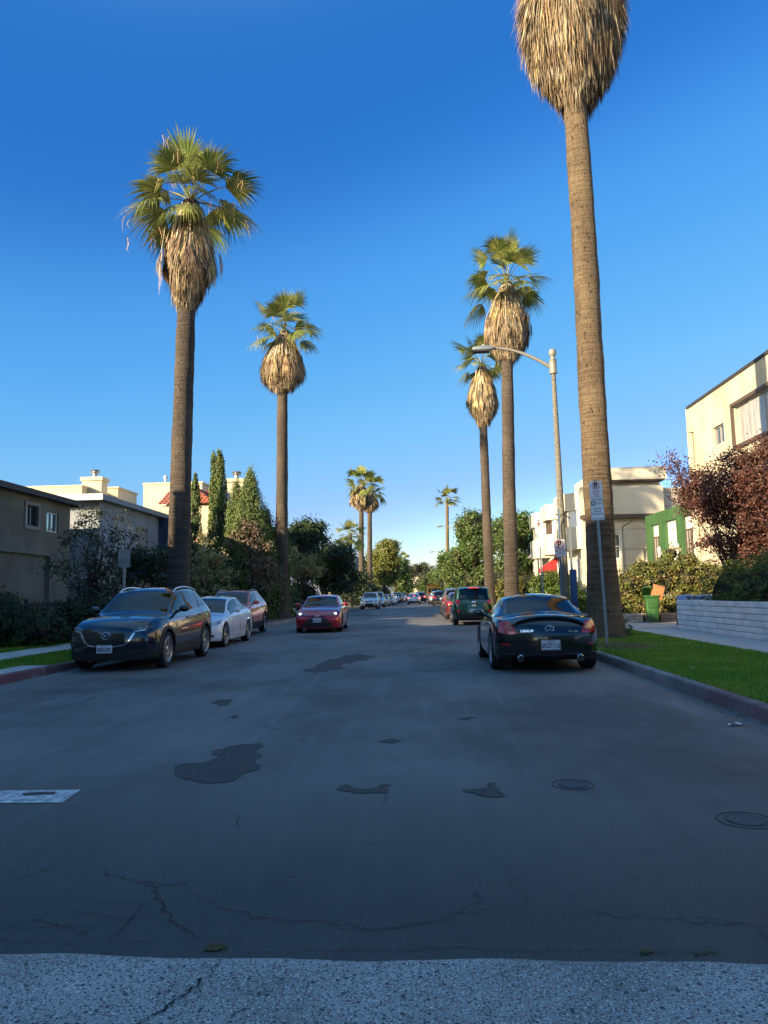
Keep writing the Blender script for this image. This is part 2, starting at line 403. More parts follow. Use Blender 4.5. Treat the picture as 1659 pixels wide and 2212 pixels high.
tag(b.build('gutter_crack', M_crack), 'dark jagged crack across the concrete gutter', 'crack', kind='structure')
def crackline(pix, w, seed): return ribbon([G(x,y) for x,y in pix], w, .0045, .012, seed)
b = MB()
CR = [([(0,1921),(60,1895),(118,1865),(200,1850),(245,1830)],.014),([(190,1862),(262,1903),(330,1908),(402,1912),(470,1886)],.016),
 ([(262,1903),(318,1920),(352,1944),(360,1975),(392,2016),(455,2036)],.022),([(402,1912),(432,1942),(520,1972),(600,1992),(700,1994),(820,2010),(930,1990),(1010,1972),(1080,1958),(1160,1966)],.016),
 ([(0,2000),(90,1990),(150,2010),(210,2030)],.014),([(352,1944),(300,1950),(170,1952)],.01),([(1210,1976),(1330,1978),(1440,1986),(1560,1996),(1700,2003)],.018),
 ([(1096,1870),(1098,1915),(1130,1940),(1150,1965)],.014),([(470,2050),(620,2054),(800,2052),(980,2050),(1200,2050),(1400,2058),(1700,2052)],.012),([(520,1755),(510,1775),(512,1790)],.02),
 ([(360,1975),(250,1985),(120,1965)],.01),([(700,1994),(760,1975),(830,1965)],.008)]
for i, (pp, w) in enumerate(CR): b.grid(crackline(pp, w, 20+i))
tag(b.build('road_crack', M_crack), 'network of thin dark cracks in the asphalt near the gutter', 'crack', kind='structure')
b = MB(); q = random.Random(5)
for (x0,x1,y0,y1,k) in ((442,486,2042,2056,26),(1385,1412,2056,2061,8),(1500,1545,2058,2064,9)):
    for i in range(k):
        c = G(q.uniform(x0,x1), q.uniform(y0,y1)); s = q.uniform(.006,.018); n_ = 5
        vs = [(c.x+s*math.cos(6.28*j/n_+i)*q.uniform(.5,1.2), c.y+s*math.sin(6.28*j/n_+i)*q.uniform(.5,1.2), .006) for j in range(n_)]
        vs.append((c.x,c.y,.006+s*.4)); b.add(vs, [(j,(j+1)%n_,n_) for j in range(n_)])
tag(b.build('debris', M_moss), 'small rusty leaf debris caught in the gutter joint', 'debris', kind='stuff')
# dark worn patches in the asphalt
def patch_blob(pix, seed, z=.004, jit=.22):
    P = [G(x,y,z) for x,y in pix]; q = random.Random(seed)
    for it in range(4):
        out = []
        for i in range(len(P)):
            a, c = P[i], P[(i+1)%len(P)]; t = c-a; nn = Vector((-t.y,t.x,0)); out += [a, a.lerp(c,.5)+nn*q.uniform(-jit,jit)]
        P = out
    return [(p.x,p.y,z) for p in P]
def add_ngon(b, vs): b.add(vs, [tuple(range(len(vs)))])
def flat_fill(polys, name, m, label, kind='structure', cat='patch'):
    bm = bmesh.new()
    for P in polys:
        vs = [bm.verts.new(p) for p in P]
        es = [bm.edges.new((vs[i], vs[(i+1)%len(vs)])) for i in range(len(vs))]
        bmesh.ops.triangle_fill(bm, edges=es, use_beauty=True)
    for f in bm.faces:
        if f.normal.z < 0: f.normal_flip()
    me = bpy.data.meshes.new(name); bm.to_mesh(me); bm.free()
    o = put(name, me, m); tag(o, label, cat, kind=kind); return o
big_p = [(380,1660),(385,1652),(405,1648),(455,1643),(470,1632),(455,1627),(470,1618),(520,1608),(568,1604),(562,1614),(545,1622),(566,1632),(560,1650),(556,1664),(520,1672),(505,1686),(470,1690),(410,1684),(384,1676)]
flat_fill([patch_blob(big_p, 2)], 'asphalt_patch', M_patch, 'large dark ragged patch in the left lane of the street')
flat_fill([patch_blob([(735,1696),(752,1693),(760,1700),(790,1704),(818,1700),(830,1691),(846,1694),(842,1707),(824,1713),(770,1714),(740,1708)], 3)], 'asphalt_patch', M_patch, 'dark crescent shaped patch in the middle of the street')
flat_fill([patch_blob([(996,1704),(1030,1703),(1050,1700),(1052,1690),(1074,1689),(1080,1704),(1094,1718),(1060,1721),(1030,1716)], 4)], 'asphalt_patch', M_patch, 'dark tick shaped patch right of the street centre')
flat_fill([patch_blob([(668,1452),(700,1432),(735,1420),(776,1412),(772,1428),(740,1436),(716,1448),(690,1456)], 5)], 'asphalt_patch', M_patch, 'long dark stain in the street beyond the big patch')
flat_fill([patch_blob([(460,1520),(476,1511),(502,1511),(496,1522),(470,1526)], 6)], 'asphalt_patch', M_patch, 'small dark stain in the left lane, farthest of the two small ones')
flat_fill([patch_blob([(494,1549),(510,1543),(518,1547),(500,1553)], 7)], 'asphalt_patch', M_patch, 'tiny dark stain in the left lane, nearest of the two small ones')
flat_fill([patch_blob([(984,1551),(1010,1548),(1030,1551),(1008,1556)], 8), patch_blob([(815,1600),(850,1594),(868,1600),(850,1606)], 9)], 'asphalt_patch', M_patch, 'two faint dark scars in the street before the black coupe')
# round utility covers paved into the road
M_cover = mat('cover_metal', (.045,.05,.053), .75, var=(60,(.075,.08,.085),.4,.6), bump=(50,.5,.004))
for (x,y,r_,lab) in ((1237,1696,.15,'round utility cover sunk in the asphalt, farther of the two'), (1612,1773,.168,'round utility cover sunk in the asphalt by the right edge, nearer one')):
    c = G(x,y); e = tag(empty('manhole_cover', (c.x,c.y,0)), lab, 'manhole cover', 'utility covers in the street')
    MB().lathe([(r_*.66,.0035),(r_*.675,.006),(r_*.69,.0035)], 40, cap=False).build('rim_ring', M_patch, e)
    MB().lathe([(r_*.96,.003),(r_*.975,.006),(r_*.99,.003)], 40, cap=False).build('frame_ring', M_crack, e)
    MB().lathe([(.001,.0055),(r_*.6,.0055),(r_*.61,.002)], 40, cap=False).build('lid', M_cover, e)
# stop bar of the oncoming lane
M_paint = mat('road_paint_white', (.62,.62,.60), .75, var=(14,(.30,.31,.32),.42,.62))
P = [G(-900,1726), G(-900,1762), G(135,1735), G(175,1707), G(0,1711)]
b = MB(); b.add([(P[4].x-6,P[4].y-.03,.005),(P[2].x-6,P[2].y-.0,.005),(P[2].x,P[2].y,.005),(P[3].x,P[3].y,.005)], [(0,1,2,3)])
tag(b.build('road_marking', M_paint), 'worn white stop line painted across the oncoming lane', 'road marking', kind='structure')
flat_fill([[(p.x,p.y,.0085) for p in (G(46,1716),G(84,1713),G(122,1713),G(116,1718),G(78,1719),G(52,1721))]], 'asphalt_patch', M_patch, 'dark scar across the white stop line')
# curbs: right one has worn red paint
def curb(poly, inward, name, m, label, h=.15, w=.16):
    b = MB(); rows = [[],[],[],[]]
    for i, (x,y) in enumerate(poly):
        a = Vector(poly[max(i-1,0)]); c = Vector(poly[min(i+1,len(poly)-1)]); t = (c-a).normalized(); nn = Vector((-t.y,t.x))*inward
        rows[0].append((x,y,-.01)); rows[1].append((x+nn.x*.015,y+nn.y*.015,h-.02)); rows[2].append((x+nn.x*.035,y+nn.y*.035,h)); rows[3].append((x+nn.x*w,y+nn.y*w,h))
    rows.append([(p[0],p[1],-.02) for p in rows[3]])
    b.grid(rows); o = b.build(name, m); tag(o, label, 'curb', kind='structure'); return o
def curb_mat(name, red, ymax):
    m = concrete_material(name, (.13,.115,.105), (.30,.27,.25), None, 12)
    nt = m.node_tree; n = nt.nodes; l = nt.links; p = n['Principled BSDF']; src = p.inputs['Base Color'].links[0].from_socket
    tc = n.new('ShaderNodeTexCoord'); z = n.new('ShaderNodeTexNoise'); z.inputs['Scale'].default_value = 2.2; z.inputs['Detail'].default_value = 8; z.inputs['Roughness'].default_value = .7
    l.new(tc.outputs['Object'], z.inputs[0]); q = n.new('ShaderNodeMapRange'); q.inputs[1].default_value = .40; q.inputs[2].default_value = .55; q.inputs[4].default_value = red; l.new(z.outputs[0], q.inputs[0])
    sx = n.new('ShaderNodeSeparateXYZ'); l.new(tc.outputs['Object'], sx.inputs[0])
    y_ = n.new('ShaderNodeMapRange'); y_.inputs[1].default_value = ymax; y_.inputs[2].default_value = ymax-1; l.new(sx.outputs['Y'], y_.inputs[0])
    mu = n.new('ShaderNodeMath'); mu.operation = 'MULTIPLY'; l.new(q.outputs[0], mu.inputs[0]); l.new(y_.outputs[0], mu.inputs[1])
    mx = n.new('ShaderNodeMix'); mx.data_type = 'RGBA'; l.new(mu.outputs[0], mx.inputs[0]); l.new(src, mx.inputs[6]); mx.inputs[7].default_value = (.17,.05,.065,1)
    l.new(mx.outputs[2], p.inputs['Base Color']); return m
M_curbR = curb_mat('curb_faded_red', .6, 10.2); M_curbL = curb_mat('curb_red', .85, 15.5)
ys = [6,8,10,12,14,16,18,20,24,28,32,36,40,44,50,58,66,80,100,140,200,Yend]
pR = [(60,2)]+[(x,y) for x,y in reversed(arcR)]+[(RX,y) for y in ys[1:]]
pL = [(-60,2)]+[(x,y) for x,y in reversed(arcL)]+[(LX(y),y) for y in ys[1:]]
curb(pR, -1, 'curb', M_curbR, 'low concrete curb with faded red paint on the right side')
curb(pL, 1, 'curb', M_curbL, 'low concrete curb with red paint on the left side')
def sheet(fx0, fx1, yy, z, name, m, label, kind='structure', cat='ground'):
    o = MB().grid([[(fx0(y),y,z),((fx0(y)+fx1(y))/2,y,z),(fx1(y),y,z)] for y in yy]).build(name, m, fix=False); tag(o, label, cat, kind=kind); return o
K = lambda c: (lambda y: c)
yl = [y for y in ys if y >= 6]
# right: lawn strip, sidewalk, yards
GS, SW = 6.37, 8.0
def lawn_edge(y): return GS+.05*math.sin(y*1.7)+.03*math.sin(y*4.1)
sheet(K(RX+.15), lawn_edge, list(np.arange(6,60,.5))+[80,140,Yend], .143, 'parkway_soil', M_lawn, 'green lawn strip between curb and sidewalk on the right', cat='lawn')
sheet(K(GS-.15), K(SW+.02), yl, .138, 'sidewalk', M_walk, 'concrete sidewalk on the right side of the street', cat='sidewalk')
MB().grid([[(SW,y,.12),(60,y,.12)] for y in (2.3,Yend)]).build('yard_ground', M_soil, fix=False); tag(C.objects['yard_ground'], 'bare yard ground behind the right sidewalk', 'ground', kind='structure')
M_drive = concrete_material('driveway_concrete', (.38,.36,.32), (.50,.475,.43), None, 14)
MB().grid([[(GS-.1,y,.147),(14,y,.147)] for y in (24.1,28.4)]).build('driveway', M_drive, fix=False); tag(C.objects['driveway'], 'concrete driveway crossing the right sidewalk beside the block wall', 'driveway', kind='structure')
MB().grid([[(RX+.16,y,.147),(GS+.1,y,.147)] for y in (24.6,27.8)]).build('driveway', M_drive, fix=False); tag(C.objects['driveway.001'], 'concrete driveway apron through the right lawn strip', 'driveway', kind='structure')
b = MB()
b.grid([[(4,2.2,.13),(60,2.2,.13)],[(4,7,.13),(60,7,.13)]]);
# joints cut in the sidewalk
b = MB()
for y in np.arange(7, 60, 1.55): b.add([(GS+.06,y,.1405),(SW,y,.1405),(SW,y+.018,.1405),(GS+.06,y+.018,.1405)], [(0,1,2,3)])
tag(b.build('sidewalk_joint', M_crack), 'dark tooled joints across the right sidewalk', 'sidewalk joint', kind='structure')
# left: landing strip, grass, sidewalk, lawn
lawn_top = lambda y: LX(y)-.15
sheet(lambda y: LX(y)-1.75, lawn_top, [y for y in ys if y<=24]+[25.2], .143, 'parkway_soil', M_lawn, 'dim green lawn strip behind the left curb', cat='lawn')
sheet(lambda y: LX(y)-1.75, lawn_top, [32.2]+[y for y in ys if y>32], .143, 'parkway_soil', M_soil, 'bare earth strip behind the left curb beyond the cars', cat='ground')
sheet(lambda y: LX(y)-3.3, lambda y: LX(y)-1.65, ys, .138, 'sidewalk', M_walk, 'concrete sidewalk on the left side of the street', cat='sidewalk')
sheet(lambda y: -60, lambda y: LX(y)-3.2, ys, .12, 'yard_ground', M_lawn, 'dim lawn in front of the houses on the left', cat='lawn')
sheet(lambda y: LX(y)-.72, lambda y: LX(y)-.1, [6,9,12,14.4], .1475, 'landing', M_walk, 'narrow concrete landing behind the left curb', cat='sidewalk')
MB().grid([[(-14.3,y,.127),(-10.2,y-1.6,.127)] for y in (20.6,22.0)]).build('path', M_walk, fix=False); tag(C.objects['path'], 'concrete path leading to the olive house on the left', 'path', kind='structure')
# driveway apron for the red wagon
b = MB(); b.grid([[(LX(30)+.02,y,.014),(LX(30)-.3,y,.05),(LX(30)-1.2,y,.145),(-14,y,.15)] for y in (25.1,32.3)])
tag(b.build('driveway', M_drive), 'sloping concrete driveway apron on the left beyond the white sedan', 'driveway', kind='structure')

# grass blades
def grass(name, n, fx, ymin, ymax, h, seed, m, label, z0=.143, mask=None, bias=1.0):
    g = np.random.default_rng(seed); Y = ymin+(ymax-ymin)*g.random(n)**bias; lo, hi = fx
    U = g.random(n); X = np.array([lo(y) for y in Y])*(1-U)+np.array([hi(y) for y in Y])*U
    if mask is not None: k = mask(X, Y, g); X, Y = X[k], Y[k]; n = len(X)
    hh = h*(.5+g.random(n)); a = g.random(n)*6.283; w = .006+.004*Y/20; lean = h*.8
    c = np.stack([X,Y,np.full(n,z0)],1); d = np.stack([np.cos(a)*w,np.sin(a)*w,np.zeros(n)],1)
    tip = c+np.stack([(g.random(n)-.5)*lean,(g.random(n)-.5)*lean,hh],1)
    V = np.stack([c-d,c+d,tip],1).reshape(-1,3); F = np.arange(3*n).reshape(-1,3)
    me = np_mesh(name, V, F); o = put(name, me, m); tag(o, label, 'grass', kind='stuff'); return o
M_grass = mat('grass_blades', (.17,.30,.028), .7, island=.45, var=(1.1,(.27,.37,.045),.42,.66), trans=.3)
M_dry = mat('dry_grass', (.23,.17,.075), .9, island=.4)
def dry_mask(X, Y): return (((X-4.35)/1.15)**2+((Y-16.9)/1.7)**2)
grass('grass', 90000, (K(RX+.17), lambda y: GS+.04), 6.2, 24.5, .045, 11, M_grass, 'short mown green grass on the right parkway strip', mask=lambda X,Y,g: dry_mask(X,Y) > .35+g.random(len(X))*.9, bias=1.15)
grass('grass', 5000, (K(RX+.4), K(5.6)), 15.0, 18.8, .03, 12, M_dry, 'patch of dry straw coloured grass around the sign post', mask=lambda X,Y,g: dry_mask(X,Y) < g.random(len(X))*1.1)
grass('grass', 30000, (lambda y: LX(y)-1.8, lambda y: LX(y)-.2), 11.0, 22, .05, 13, M_grass, 'unmown green grass on the left parkway strip', mask=lambda X,Y,g: ~((Y<14.4)&(X>-7.8)))
grass('grass', 30000, (K(-13.8), K(-10.38)), 17.0, 24, .06, 14, M_grass, 'dim green lawn before the hedge on the left', z0=.12)
# litter and leaves by the right curb
b = MB(); q = random.Random(8)
for i in range(260):
    y = q.uniform(6.3, 10.5) if i % 3 else q.uniform(6.3, 15); x = RX-.02-abs(q.gauss(0,.16)); s = q.uniform(.006,.02); a = q.uniform(0,6.28); n_ = 4
    b.add([(x+s*math.cos(a+1.57*j)*q.uniform(.4,1.1), y+s*math.sin(a+1.57*j)*q.uniform(.4,1.1), .004+q.uniform(0,.012)) for j in range(4)], [(0,1,2,3)])
tag(b.build('leaf_litter', mat('leaf_litter', (.10,.065,.03), .9, island=.5)), 'dry leaves lying in the gutter by the right curb', 'leaves', kind='stuff')
c = G(1587,1567); b = MB(); b.grid([[(c.x-.07,c.y-.03,.006),(c.x-.02,c.y-.035,.03),(c.x+.05,c.y-.02,.012),(c.x+.08,c.y-.03,.02)],[(c.x-.06,c.y+.03,.02),(c.x-.01,c.y+.03,.008),(c.x+.04,c.y+.04,.03),(c.x+.09,c.y+.02,.007)]])
tag(b.build('paper_scrap', mat('paper', (.7,.7,.68), .8)), 'crumpled white paper scrap in the road by the right curb', 'litter')
c = G(1498,1447,.15); b = MB(); b.grid([[(c.x-.03,c.y-.02,.19),(c.x+.03,c.y-.02,.2)],[(c.x-.02,c.y+.03,.2),(c.x+.03,c.y+.02,.185)]])
tag(b.build('paper_scrap', MATS['paper']), 'tiny white scrap on the green lawn strip', 'litter')
# ================================================================ plants
def bark_mat(name, c1, c2, c3, ring=34.0, rs=.9):
    m = bpy.data.materials.new(name); m.use_nodes = True; nt = m.node_tree; n = nt.nodes; l = nt.links; p = n['Principled BSDF']
    tc = n.new('ShaderNodeTexCoord')
    def noise(sc, s, d=6, r=.6):
        mp = n.new('ShaderNodeMapping'); mp.inputs['Scale'].default_value = sc; l.new(tc.outputs['Object'], mp.inputs[0])
        z = n.new('ShaderNodeTexNoise'); z.inputs['Scale'].default_value = s; z.inputs['Detail'].default_value = d; z.inputs['Roughness'].default_value = r; l.new(mp.outputs[0], z.inputs[0]); return z.outputs[0]
    def mr(v, a, b_, c=0, d=1):
        q = n.new('ShaderNodeMapRange'); q.inputs[1].default_value = a; q.inputs[2].default_value = b_; q.inputs[3].default_value = c; q.inputs[4].default_value = d; l.new(v, q.inputs[0]); return q.outputs[0]
    def mix(f, a, b_):
        q = n.new('ShaderNodeMix'); q.data_type = 'RGBA'; l.new(f, q.inputs[0])
        for i, v in ((6,a),(7,b_)):
            if isinstance(v, tuple): q.inputs[i].default_value = v+(1,)
            else: l.new(v, q.inputs[i])
        return q.outputs[2]
    fib = noise((5,5,.5), 9, 7, .7); rings = noise((.45,.45,9), 1.9, 5, .6); big = noise((1,1,.35), 1.1, 4)
    pits = noise((3.2,3.2,1.5), 4.5, 3, .5)
    col = mix(mr(fib, .34, .68), c1, c2); col = mix(mr(rings, .42, .60, 0, .75), col, c3)
    col = mix(mr(big, .42, .62, 0, .6), col, c2)
    col = mix(mr(pits, .64, .70, 0, .85), col, tuple(v*.3 for v in c1))
    fr2 = noise((14,14,1.2), 6, 4, .7); col = mix(mr(fr2, .5, .62, 0, .55), col, tuple(v*.55 for v in c1)); rg2 = noise((.3,.3,26), 2.0, 4, .7); col = mix(mr(rg2, .50, .60, 0, .6), col, tuple(v*.6 for v in c3))
    l.new(col, p.inputs['Base Color']); p.inputs['Roughness'].default_value = .95
    a = n.new('ShaderNodeMath'); a.operation = 'ADD'; l.new(fib, a.inputs[0]); l.new(rings, a.inputs[1])
    s_ = n.new('ShaderNodeMath'); s_.operation = 'SUBTRACT'; l.new(a.outputs[0], s_.inputs[0]); l.new(mr(pits,.6,.72), s_.inputs[1])
    b = n.new('ShaderNodeBump'); b.inputs['Strength'].default_value = .9; b.inputs['Distance'].default_value = .05; l.new(s_.outputs[0], b.inputs['Height']); l.new(b.outputs[0], p.inputs['Normal'])
    return m
M_palmbark = bark_mat('palm_bark', (.050,.038,.028), (.135,.105,.078), (.040,.030,.022))
M_palmbark_warm = bark_mat('palm_bark_warm', (.10,.068,.040), (.24,.175,.10), (.065,.043,.025))
M_palmbase = bark_mat('palm_root_base', (.05,.045,.035), (.12,.105,.085), (.03,.026,.02))
M_bark = bark_mat('tree_bark', (.05,.038,.028), (.11,.085,.065), (.035,.026,.02))
M_greyroot = bark_mat('grey_bark', (.10,.09,.08), (.19,.17,.15), (.06,.05,.045))
M_frond = mat('palm_frond_green', (.115,.155,.036), .4, island=.5, var=(1.5,(.30,.30,.085),.42,.66), trans=.3)
M_petiole = mat('palm_stalk', (.20,.20,.06), .5, island=.25)
M_dead1 = mat('dead_frond_straw', (.48,.36,.18), .85, island=.6, var=(2.6,(.24,.15,.07),.40,.62))
M_dead2 = mat('dead_frond_brown', (.19,.135,.08), .9, island=.6, var=(2.5,(.36,.30,.21),.45,.68))
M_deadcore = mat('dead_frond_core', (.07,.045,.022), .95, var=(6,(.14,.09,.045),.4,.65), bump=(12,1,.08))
M_strap = mat('dead_stalk_pale', (.50,.42,.31), .8, island=.5)
M_fray = mat('dry_frond_fringe', (.42,.27,.13), .9, island=.3)

def fan_frond(az, el, plen, fanr, g, droop=.35, nb=30, dead=False, twist=0):
    """petiole then a fan of blades; returns lists of quads (numpy arrays)"""
    d = Vector((math.cos(az)*math.cos(el), math.sin(az)*math.cos(el), math.sin(el)))
    side = Vector((-math.sin(az), math.cos(az), 0)); nrm = side.cross(d)*-1
    if nrm.z < 0: nrm = -nrm
    P = []; k = 6; sag = .10+.16*max(0, math.cos(el))
    for i in range(k+1):
        s = i/k; P.append(d*(plen*s)+Vector((0,0,-sag*plen*s*s)))
    hub = P[-1]; d2 = (P[-1]-P[-2]).normalized(); nrm = side.cross(d2)*-1
    if nrm.z < 0: nrm = -nrm
    rot = Matrix.Rotation(twist, 3, d2); side2 = rot @ side; nrm = rot @ nrm
    pet = []
    for i in range(k):
        w0 = .030-.012*i/k; a, c = P[i], P[i+1]; pet.append([a-side*w0, a+side*w0, c+side*(w0-.002), c-side*(w0-.002)])
        pet.append([a-nrm*w0*.7, a+nrm*w0*.7, c+nrm*w0*.6, c-nrm*w0*.6])
    bl = []; span = R(g.uniform(62,95))
    for j in range(nb):
        f = (j+.5)/nb*2-1; th = f*span; L_ = fanr*(1-.28*abs(f)**1.5)*g.uniform(.86,1.1)
        fold = .20*abs(f)+.05*(1 if j%2 else -1)
        bd = (d2*math.cos(th)+side2*math.sin(th)-nrm*fold*.35).normalized()
        wd = bd.cross(nrm).normalized()
        prev = None; S = (0, .3, .55, .78, 1.0); W = (.006, .5, .8, .42, .04); ww = fanr*.55*2*span/nb*1.35
        dr = droop*(.6+.9*abs(f))*g.uniform(.6,1.5)
        for s, w in zip(S, W):
            tip = max(0, s-.5)
            p = hub+bd*(L_*s*(1-.25*dr*tip*2))+Vector((0,0,-1))*(L_*(dr*.35*s*s+dr*1.8*tip*tip))+nrm*(.012*(1 if j%2 else -1)*s)
            q_ = wd*(ww*w*.5)
            if prev: bl.append([prev[0]-prev[1], prev[0]+prev[1], p+q_, p-q_])
            prev = (p, q_)
    return pet, bl
def quads_obj(name, Q, m, parent, loc=(0,0,0), mi=None, mats=None):
    V = np.array([[tuple(v) for v in q] for q in Q], dtype=np.float32).reshape(-1,3); F = np.arange(len(V)).reshape(-1,4)
    # weld strips so that each blade is one island
    me = np_mesh(name, V, F, mi)
    bm = bmesh.new(); bm.from_mesh(me); bmesh.ops.remove_doubles(bm, verts=bm.verts, dist=1e-5); bm.to_mesh(me); bm.free()
    return put(name, me, mats or m, parent, loc)
def palm_crown(parent, loc, scale, seed, n=26, low=-18, nb=30, fringe=0, droop=.35):
    g = random.Random(seed); pets, bls = [], []
    for i in range(n):
        f = i/(n-1); el = R(82-(82-low)*f**.85+g.uniform(-6,6)); az = i*2.39996+g.uniform(-.25,.25)
        pl = scale*g.uniform(.62,1.12)*(1.0 if f > .35 else 1.35); fr = scale*g.uniform(.85,1.08)*(1.05 if f < .35 else 1)
        a, b_ = fan_frond(az, el, pl, fr, g, droop*(.45+.95*f), nb, twist=g.uniform(-.5,.5)); pets += a; bls += b_
    quads_obj('crown', bls+pets, None, parent, loc, mi=[0]*len(bls)+[1]*len(pets), mats=[M_frond, M_petiole])
    if fringe:
        fr = []
        for i in range(fringe):
            c = Vector(bls[g.randrange(len(bls))][3])
            if c.z > scale*.9: continue
            for k in range(g.randint(4,9)):
                p = c+Vector([g.gauss(0,.04) for _ in range(3)])*scale; L_ = g.uniform(.12,.5)*scale; w = .006; dx = Vector((g.uniform(-.3,.3), g.uniform(-.3,.3), -1)).normalized()
                e = Vector((math.cos(k), math.sin(k), 0))*w; m_ = p+dx*L_*.5+Vector((g.gauss(0,.03),g.gauss(0,.03),0)); t = m_+Vector((g.gauss(0,.05),g.gauss(0,.05),-L_*.5))
                fr.append([p-e,p+e,m_+e,m_-e]); fr.append([m_-e,m_+e,t+e*.3,t-e*.3])
        quads_obj('seed_fringe', fr, M_fray, parent, loc)['kind'] = 'stuff'
def palm_skirt(parent, path, prof, seed, n, blade=(.8,1.7), w=.022, straps=60, core=.80):
    """path: f(t)->Vector trunk axis t 0 top..1 bottom of skirt; prof: f(t)->radius"""
    g = random.Random(seed); Q = []; mi = []
    top, bot = path(0), path(1); H = (top-bot).length
    rows = []
    for i in range(25):
        t = i/24; c = path(t); r_ = max(prof(t)*core*(1 if t < .8 else 1-(t-.8)*1.2), .12)
        rows.append([(c.x+r_*math.cos(a)*(1+.08*math.sin(3*a+i)), c.y+r_*math.sin(a)*(1+.08*math.sin(3*a+i)), c.z) for a in np.linspace(0, 2*math.pi, 21)[:-1]])
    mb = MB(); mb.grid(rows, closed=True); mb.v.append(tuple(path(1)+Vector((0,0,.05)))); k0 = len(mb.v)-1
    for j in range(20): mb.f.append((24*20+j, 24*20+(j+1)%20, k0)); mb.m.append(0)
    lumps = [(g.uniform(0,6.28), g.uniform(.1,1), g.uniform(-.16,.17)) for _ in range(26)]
    for i in range(n):
        t1 = min(1.0, g.random()**.75*1.02+.0); L_ = g.uniform(*blade)*min(1, .45+t1*1.2); a = g.uniform(0,6.283)
        t1e = t1 if t1 < .97 else .97+g.uniform(0,.05)
        t0_ = max(0, t1e-L_/H); lump = 1+sum(v*math.exp(-((math.sin((a-la)/2)*3)**2+((t1-lt)*5)**2)) for la,lt,v in lumps)
        depth = g.random()**.6
        hem = 1+.11*math.sin(2*a+seed)+.07*math.sin(5*a+seed*2+t1*3)
        if t1e > .9: t1e += .022*math.sin(3*a+seed)+g.uniform(-.03,.03)
        r1 = hem*prof(min(1,t1e))*(.72+.30*depth)*lump+g.gauss(0,.015)+(abs(g.gauss(0,.09)) if g.random() < .12 else 0); r0_ = min(prof(t0_)*(.72+.24*depth), r1+.05)
        a1 = a+g.gauss(0,.06); pts = []
        for s in (0,.35,.7,1):
            t = t0_+(t1e-t0_)*s; c = path(min(t,1.0)); rr = r0_+(r1-r0_)*(s**.8); aa = a+(a1-a)*s
            pz = c.z if t <= 1 else c.z-(t-1)*H
            pts.append(Vector((c.x+rr*math.cos(aa), c.y+rr*math.sin(aa), pz)))
        ew = Vector((-math.sin(a), math.cos(a), 0))*w*g.uniform(.5,2.1)
        tw = Vector((math.cos(a), math.sin(a), 0))*w*g.gauss(0,.5)
        ws = (1,1,.75,.06)
        if g.random() < .5: mx = 0 if t1 < .62+g.gauss(0,.12) else 1
        else: mx = 1 if g.random() < .35+.4*t1 else 0
        for k in range(3):
            Q.append([pts[k]-(ew+tw)*ws[k], pts[k]+(ew+tw)*ws[k], pts[k+1]+(ew+tw)*ws[k+1], pts[k+1]-(ew+tw)*ws[k+1]]); mi.append(mx)
    for i in range(straps):
        a = 6.283*i/straps+g.gauss(0,.05); t1 = g.uniform(.28,.5); ew = Vector((-math.sin(a), math.cos(a), 0))*g.uniform(.018,.038); pts = []
        for s in (0,.2,.5,.8,1): t = t1*s; c = path(t); rr = prof(t)*g.uniform(.97,1.02)+.03; pts.append(Vector((c.x+rr*math.cos(a), c.y+rr*math.sin(a), c.z+(.06 if s==0 else 0))))
        for k in range(4): Q.append([pts[k]-ew, pts[k]+ew, pts[k+1]+ew, pts[k+1]-ew]); mi.append(2)
        if i % 3 == 0:  # a folded dead fan hanging outside the mass
            c = pts[-1]
            for j in range(14):
                f = (j/13-.5); L_ = g.uniform(.6,.95)*blade[1]; e2 = ew*.5
                p1 = c+Vector((-math.sin(a)*f*.35+math.cos(a)*.06, math.cos(a)*f*.35+math.sin(a)*.06, -L_*.5)); p2 = c+Vector((-math.sin(a)*f*.5+math.cos(a)*.05, math.cos(a)*f*.5+math.sin(a)*.05, -L_))
                Q.append([c-e2*.4,c+e2*.4,p1+e2,p1-e2]); Q.append([p1-e2,p1+e2,p2+e2*.3,p2-e2*.3]); mi += [0,0]
    for i in range(16):     # whole dead fans hanging clear of the mass
        a = g.uniform(0,6.283); t1 = g.uniform(.12,.62); c = path(t1); rr = prof(t1)+g.uniform(-.05,.22); h0 = path(0)
        c0 = Vector((h0.x+.12*math.cos(a), h0.y+.12*math.sin(a), h0.z)); cc_ = Vector((c.x+rr*math.cos(a), c.y+rr*math.sin(a), c.z)); md_ = c0.lerp(cc_,.5)+Vector((math.cos(a),math.sin(a),0))*rr*.30+Vector((0,0,.12))
        e_ = Vector((-math.sin(a), math.cos(a), 0)); 
        for s0, s1 in ((c0,md_),(md_,cc_)): Q.append([s0-e_*.014,s0+e_*.014,s1+e_*.011,s1-e_*.011]); mi.append(2)
        fl = g.uniform(.75,1.15)*blade[0]*1.2; mm = g.choice((0,1,1)); sw_ = g.uniform(.25,.5); lean_ = g.uniform(-.1,.25)
        for j in range(22):
            f = (j/21-.5)*2; L_ = fl*(1-.25*abs(f))*g.uniform(.8,1.15); out_ = Vector((math.cos(a),math.sin(a),0))
            p1 = cc_+e_*(f*sw_*.6*fl*.5)+out_*(lean_*.4+g.uniform(-.03,.05))+Vector((0,0,-L_*.5)); p2 = cc_+e_*(f*sw_*fl*.6)+out_*(lean_*.3+g.uniform(-.05,.08))+Vector((0,0,-L_))
            Q.append([cc_-e_*.006,cc_+e_*.006,p1+e_*.016,p1-e_*.016]); Q.append([p1-e_*.016,p1+e_*.016,p2+e_*.003,p2-e_*.003]); mi += [mm,mm]
    core_o = mb.build('skirt_core', M_deadcore, None); 
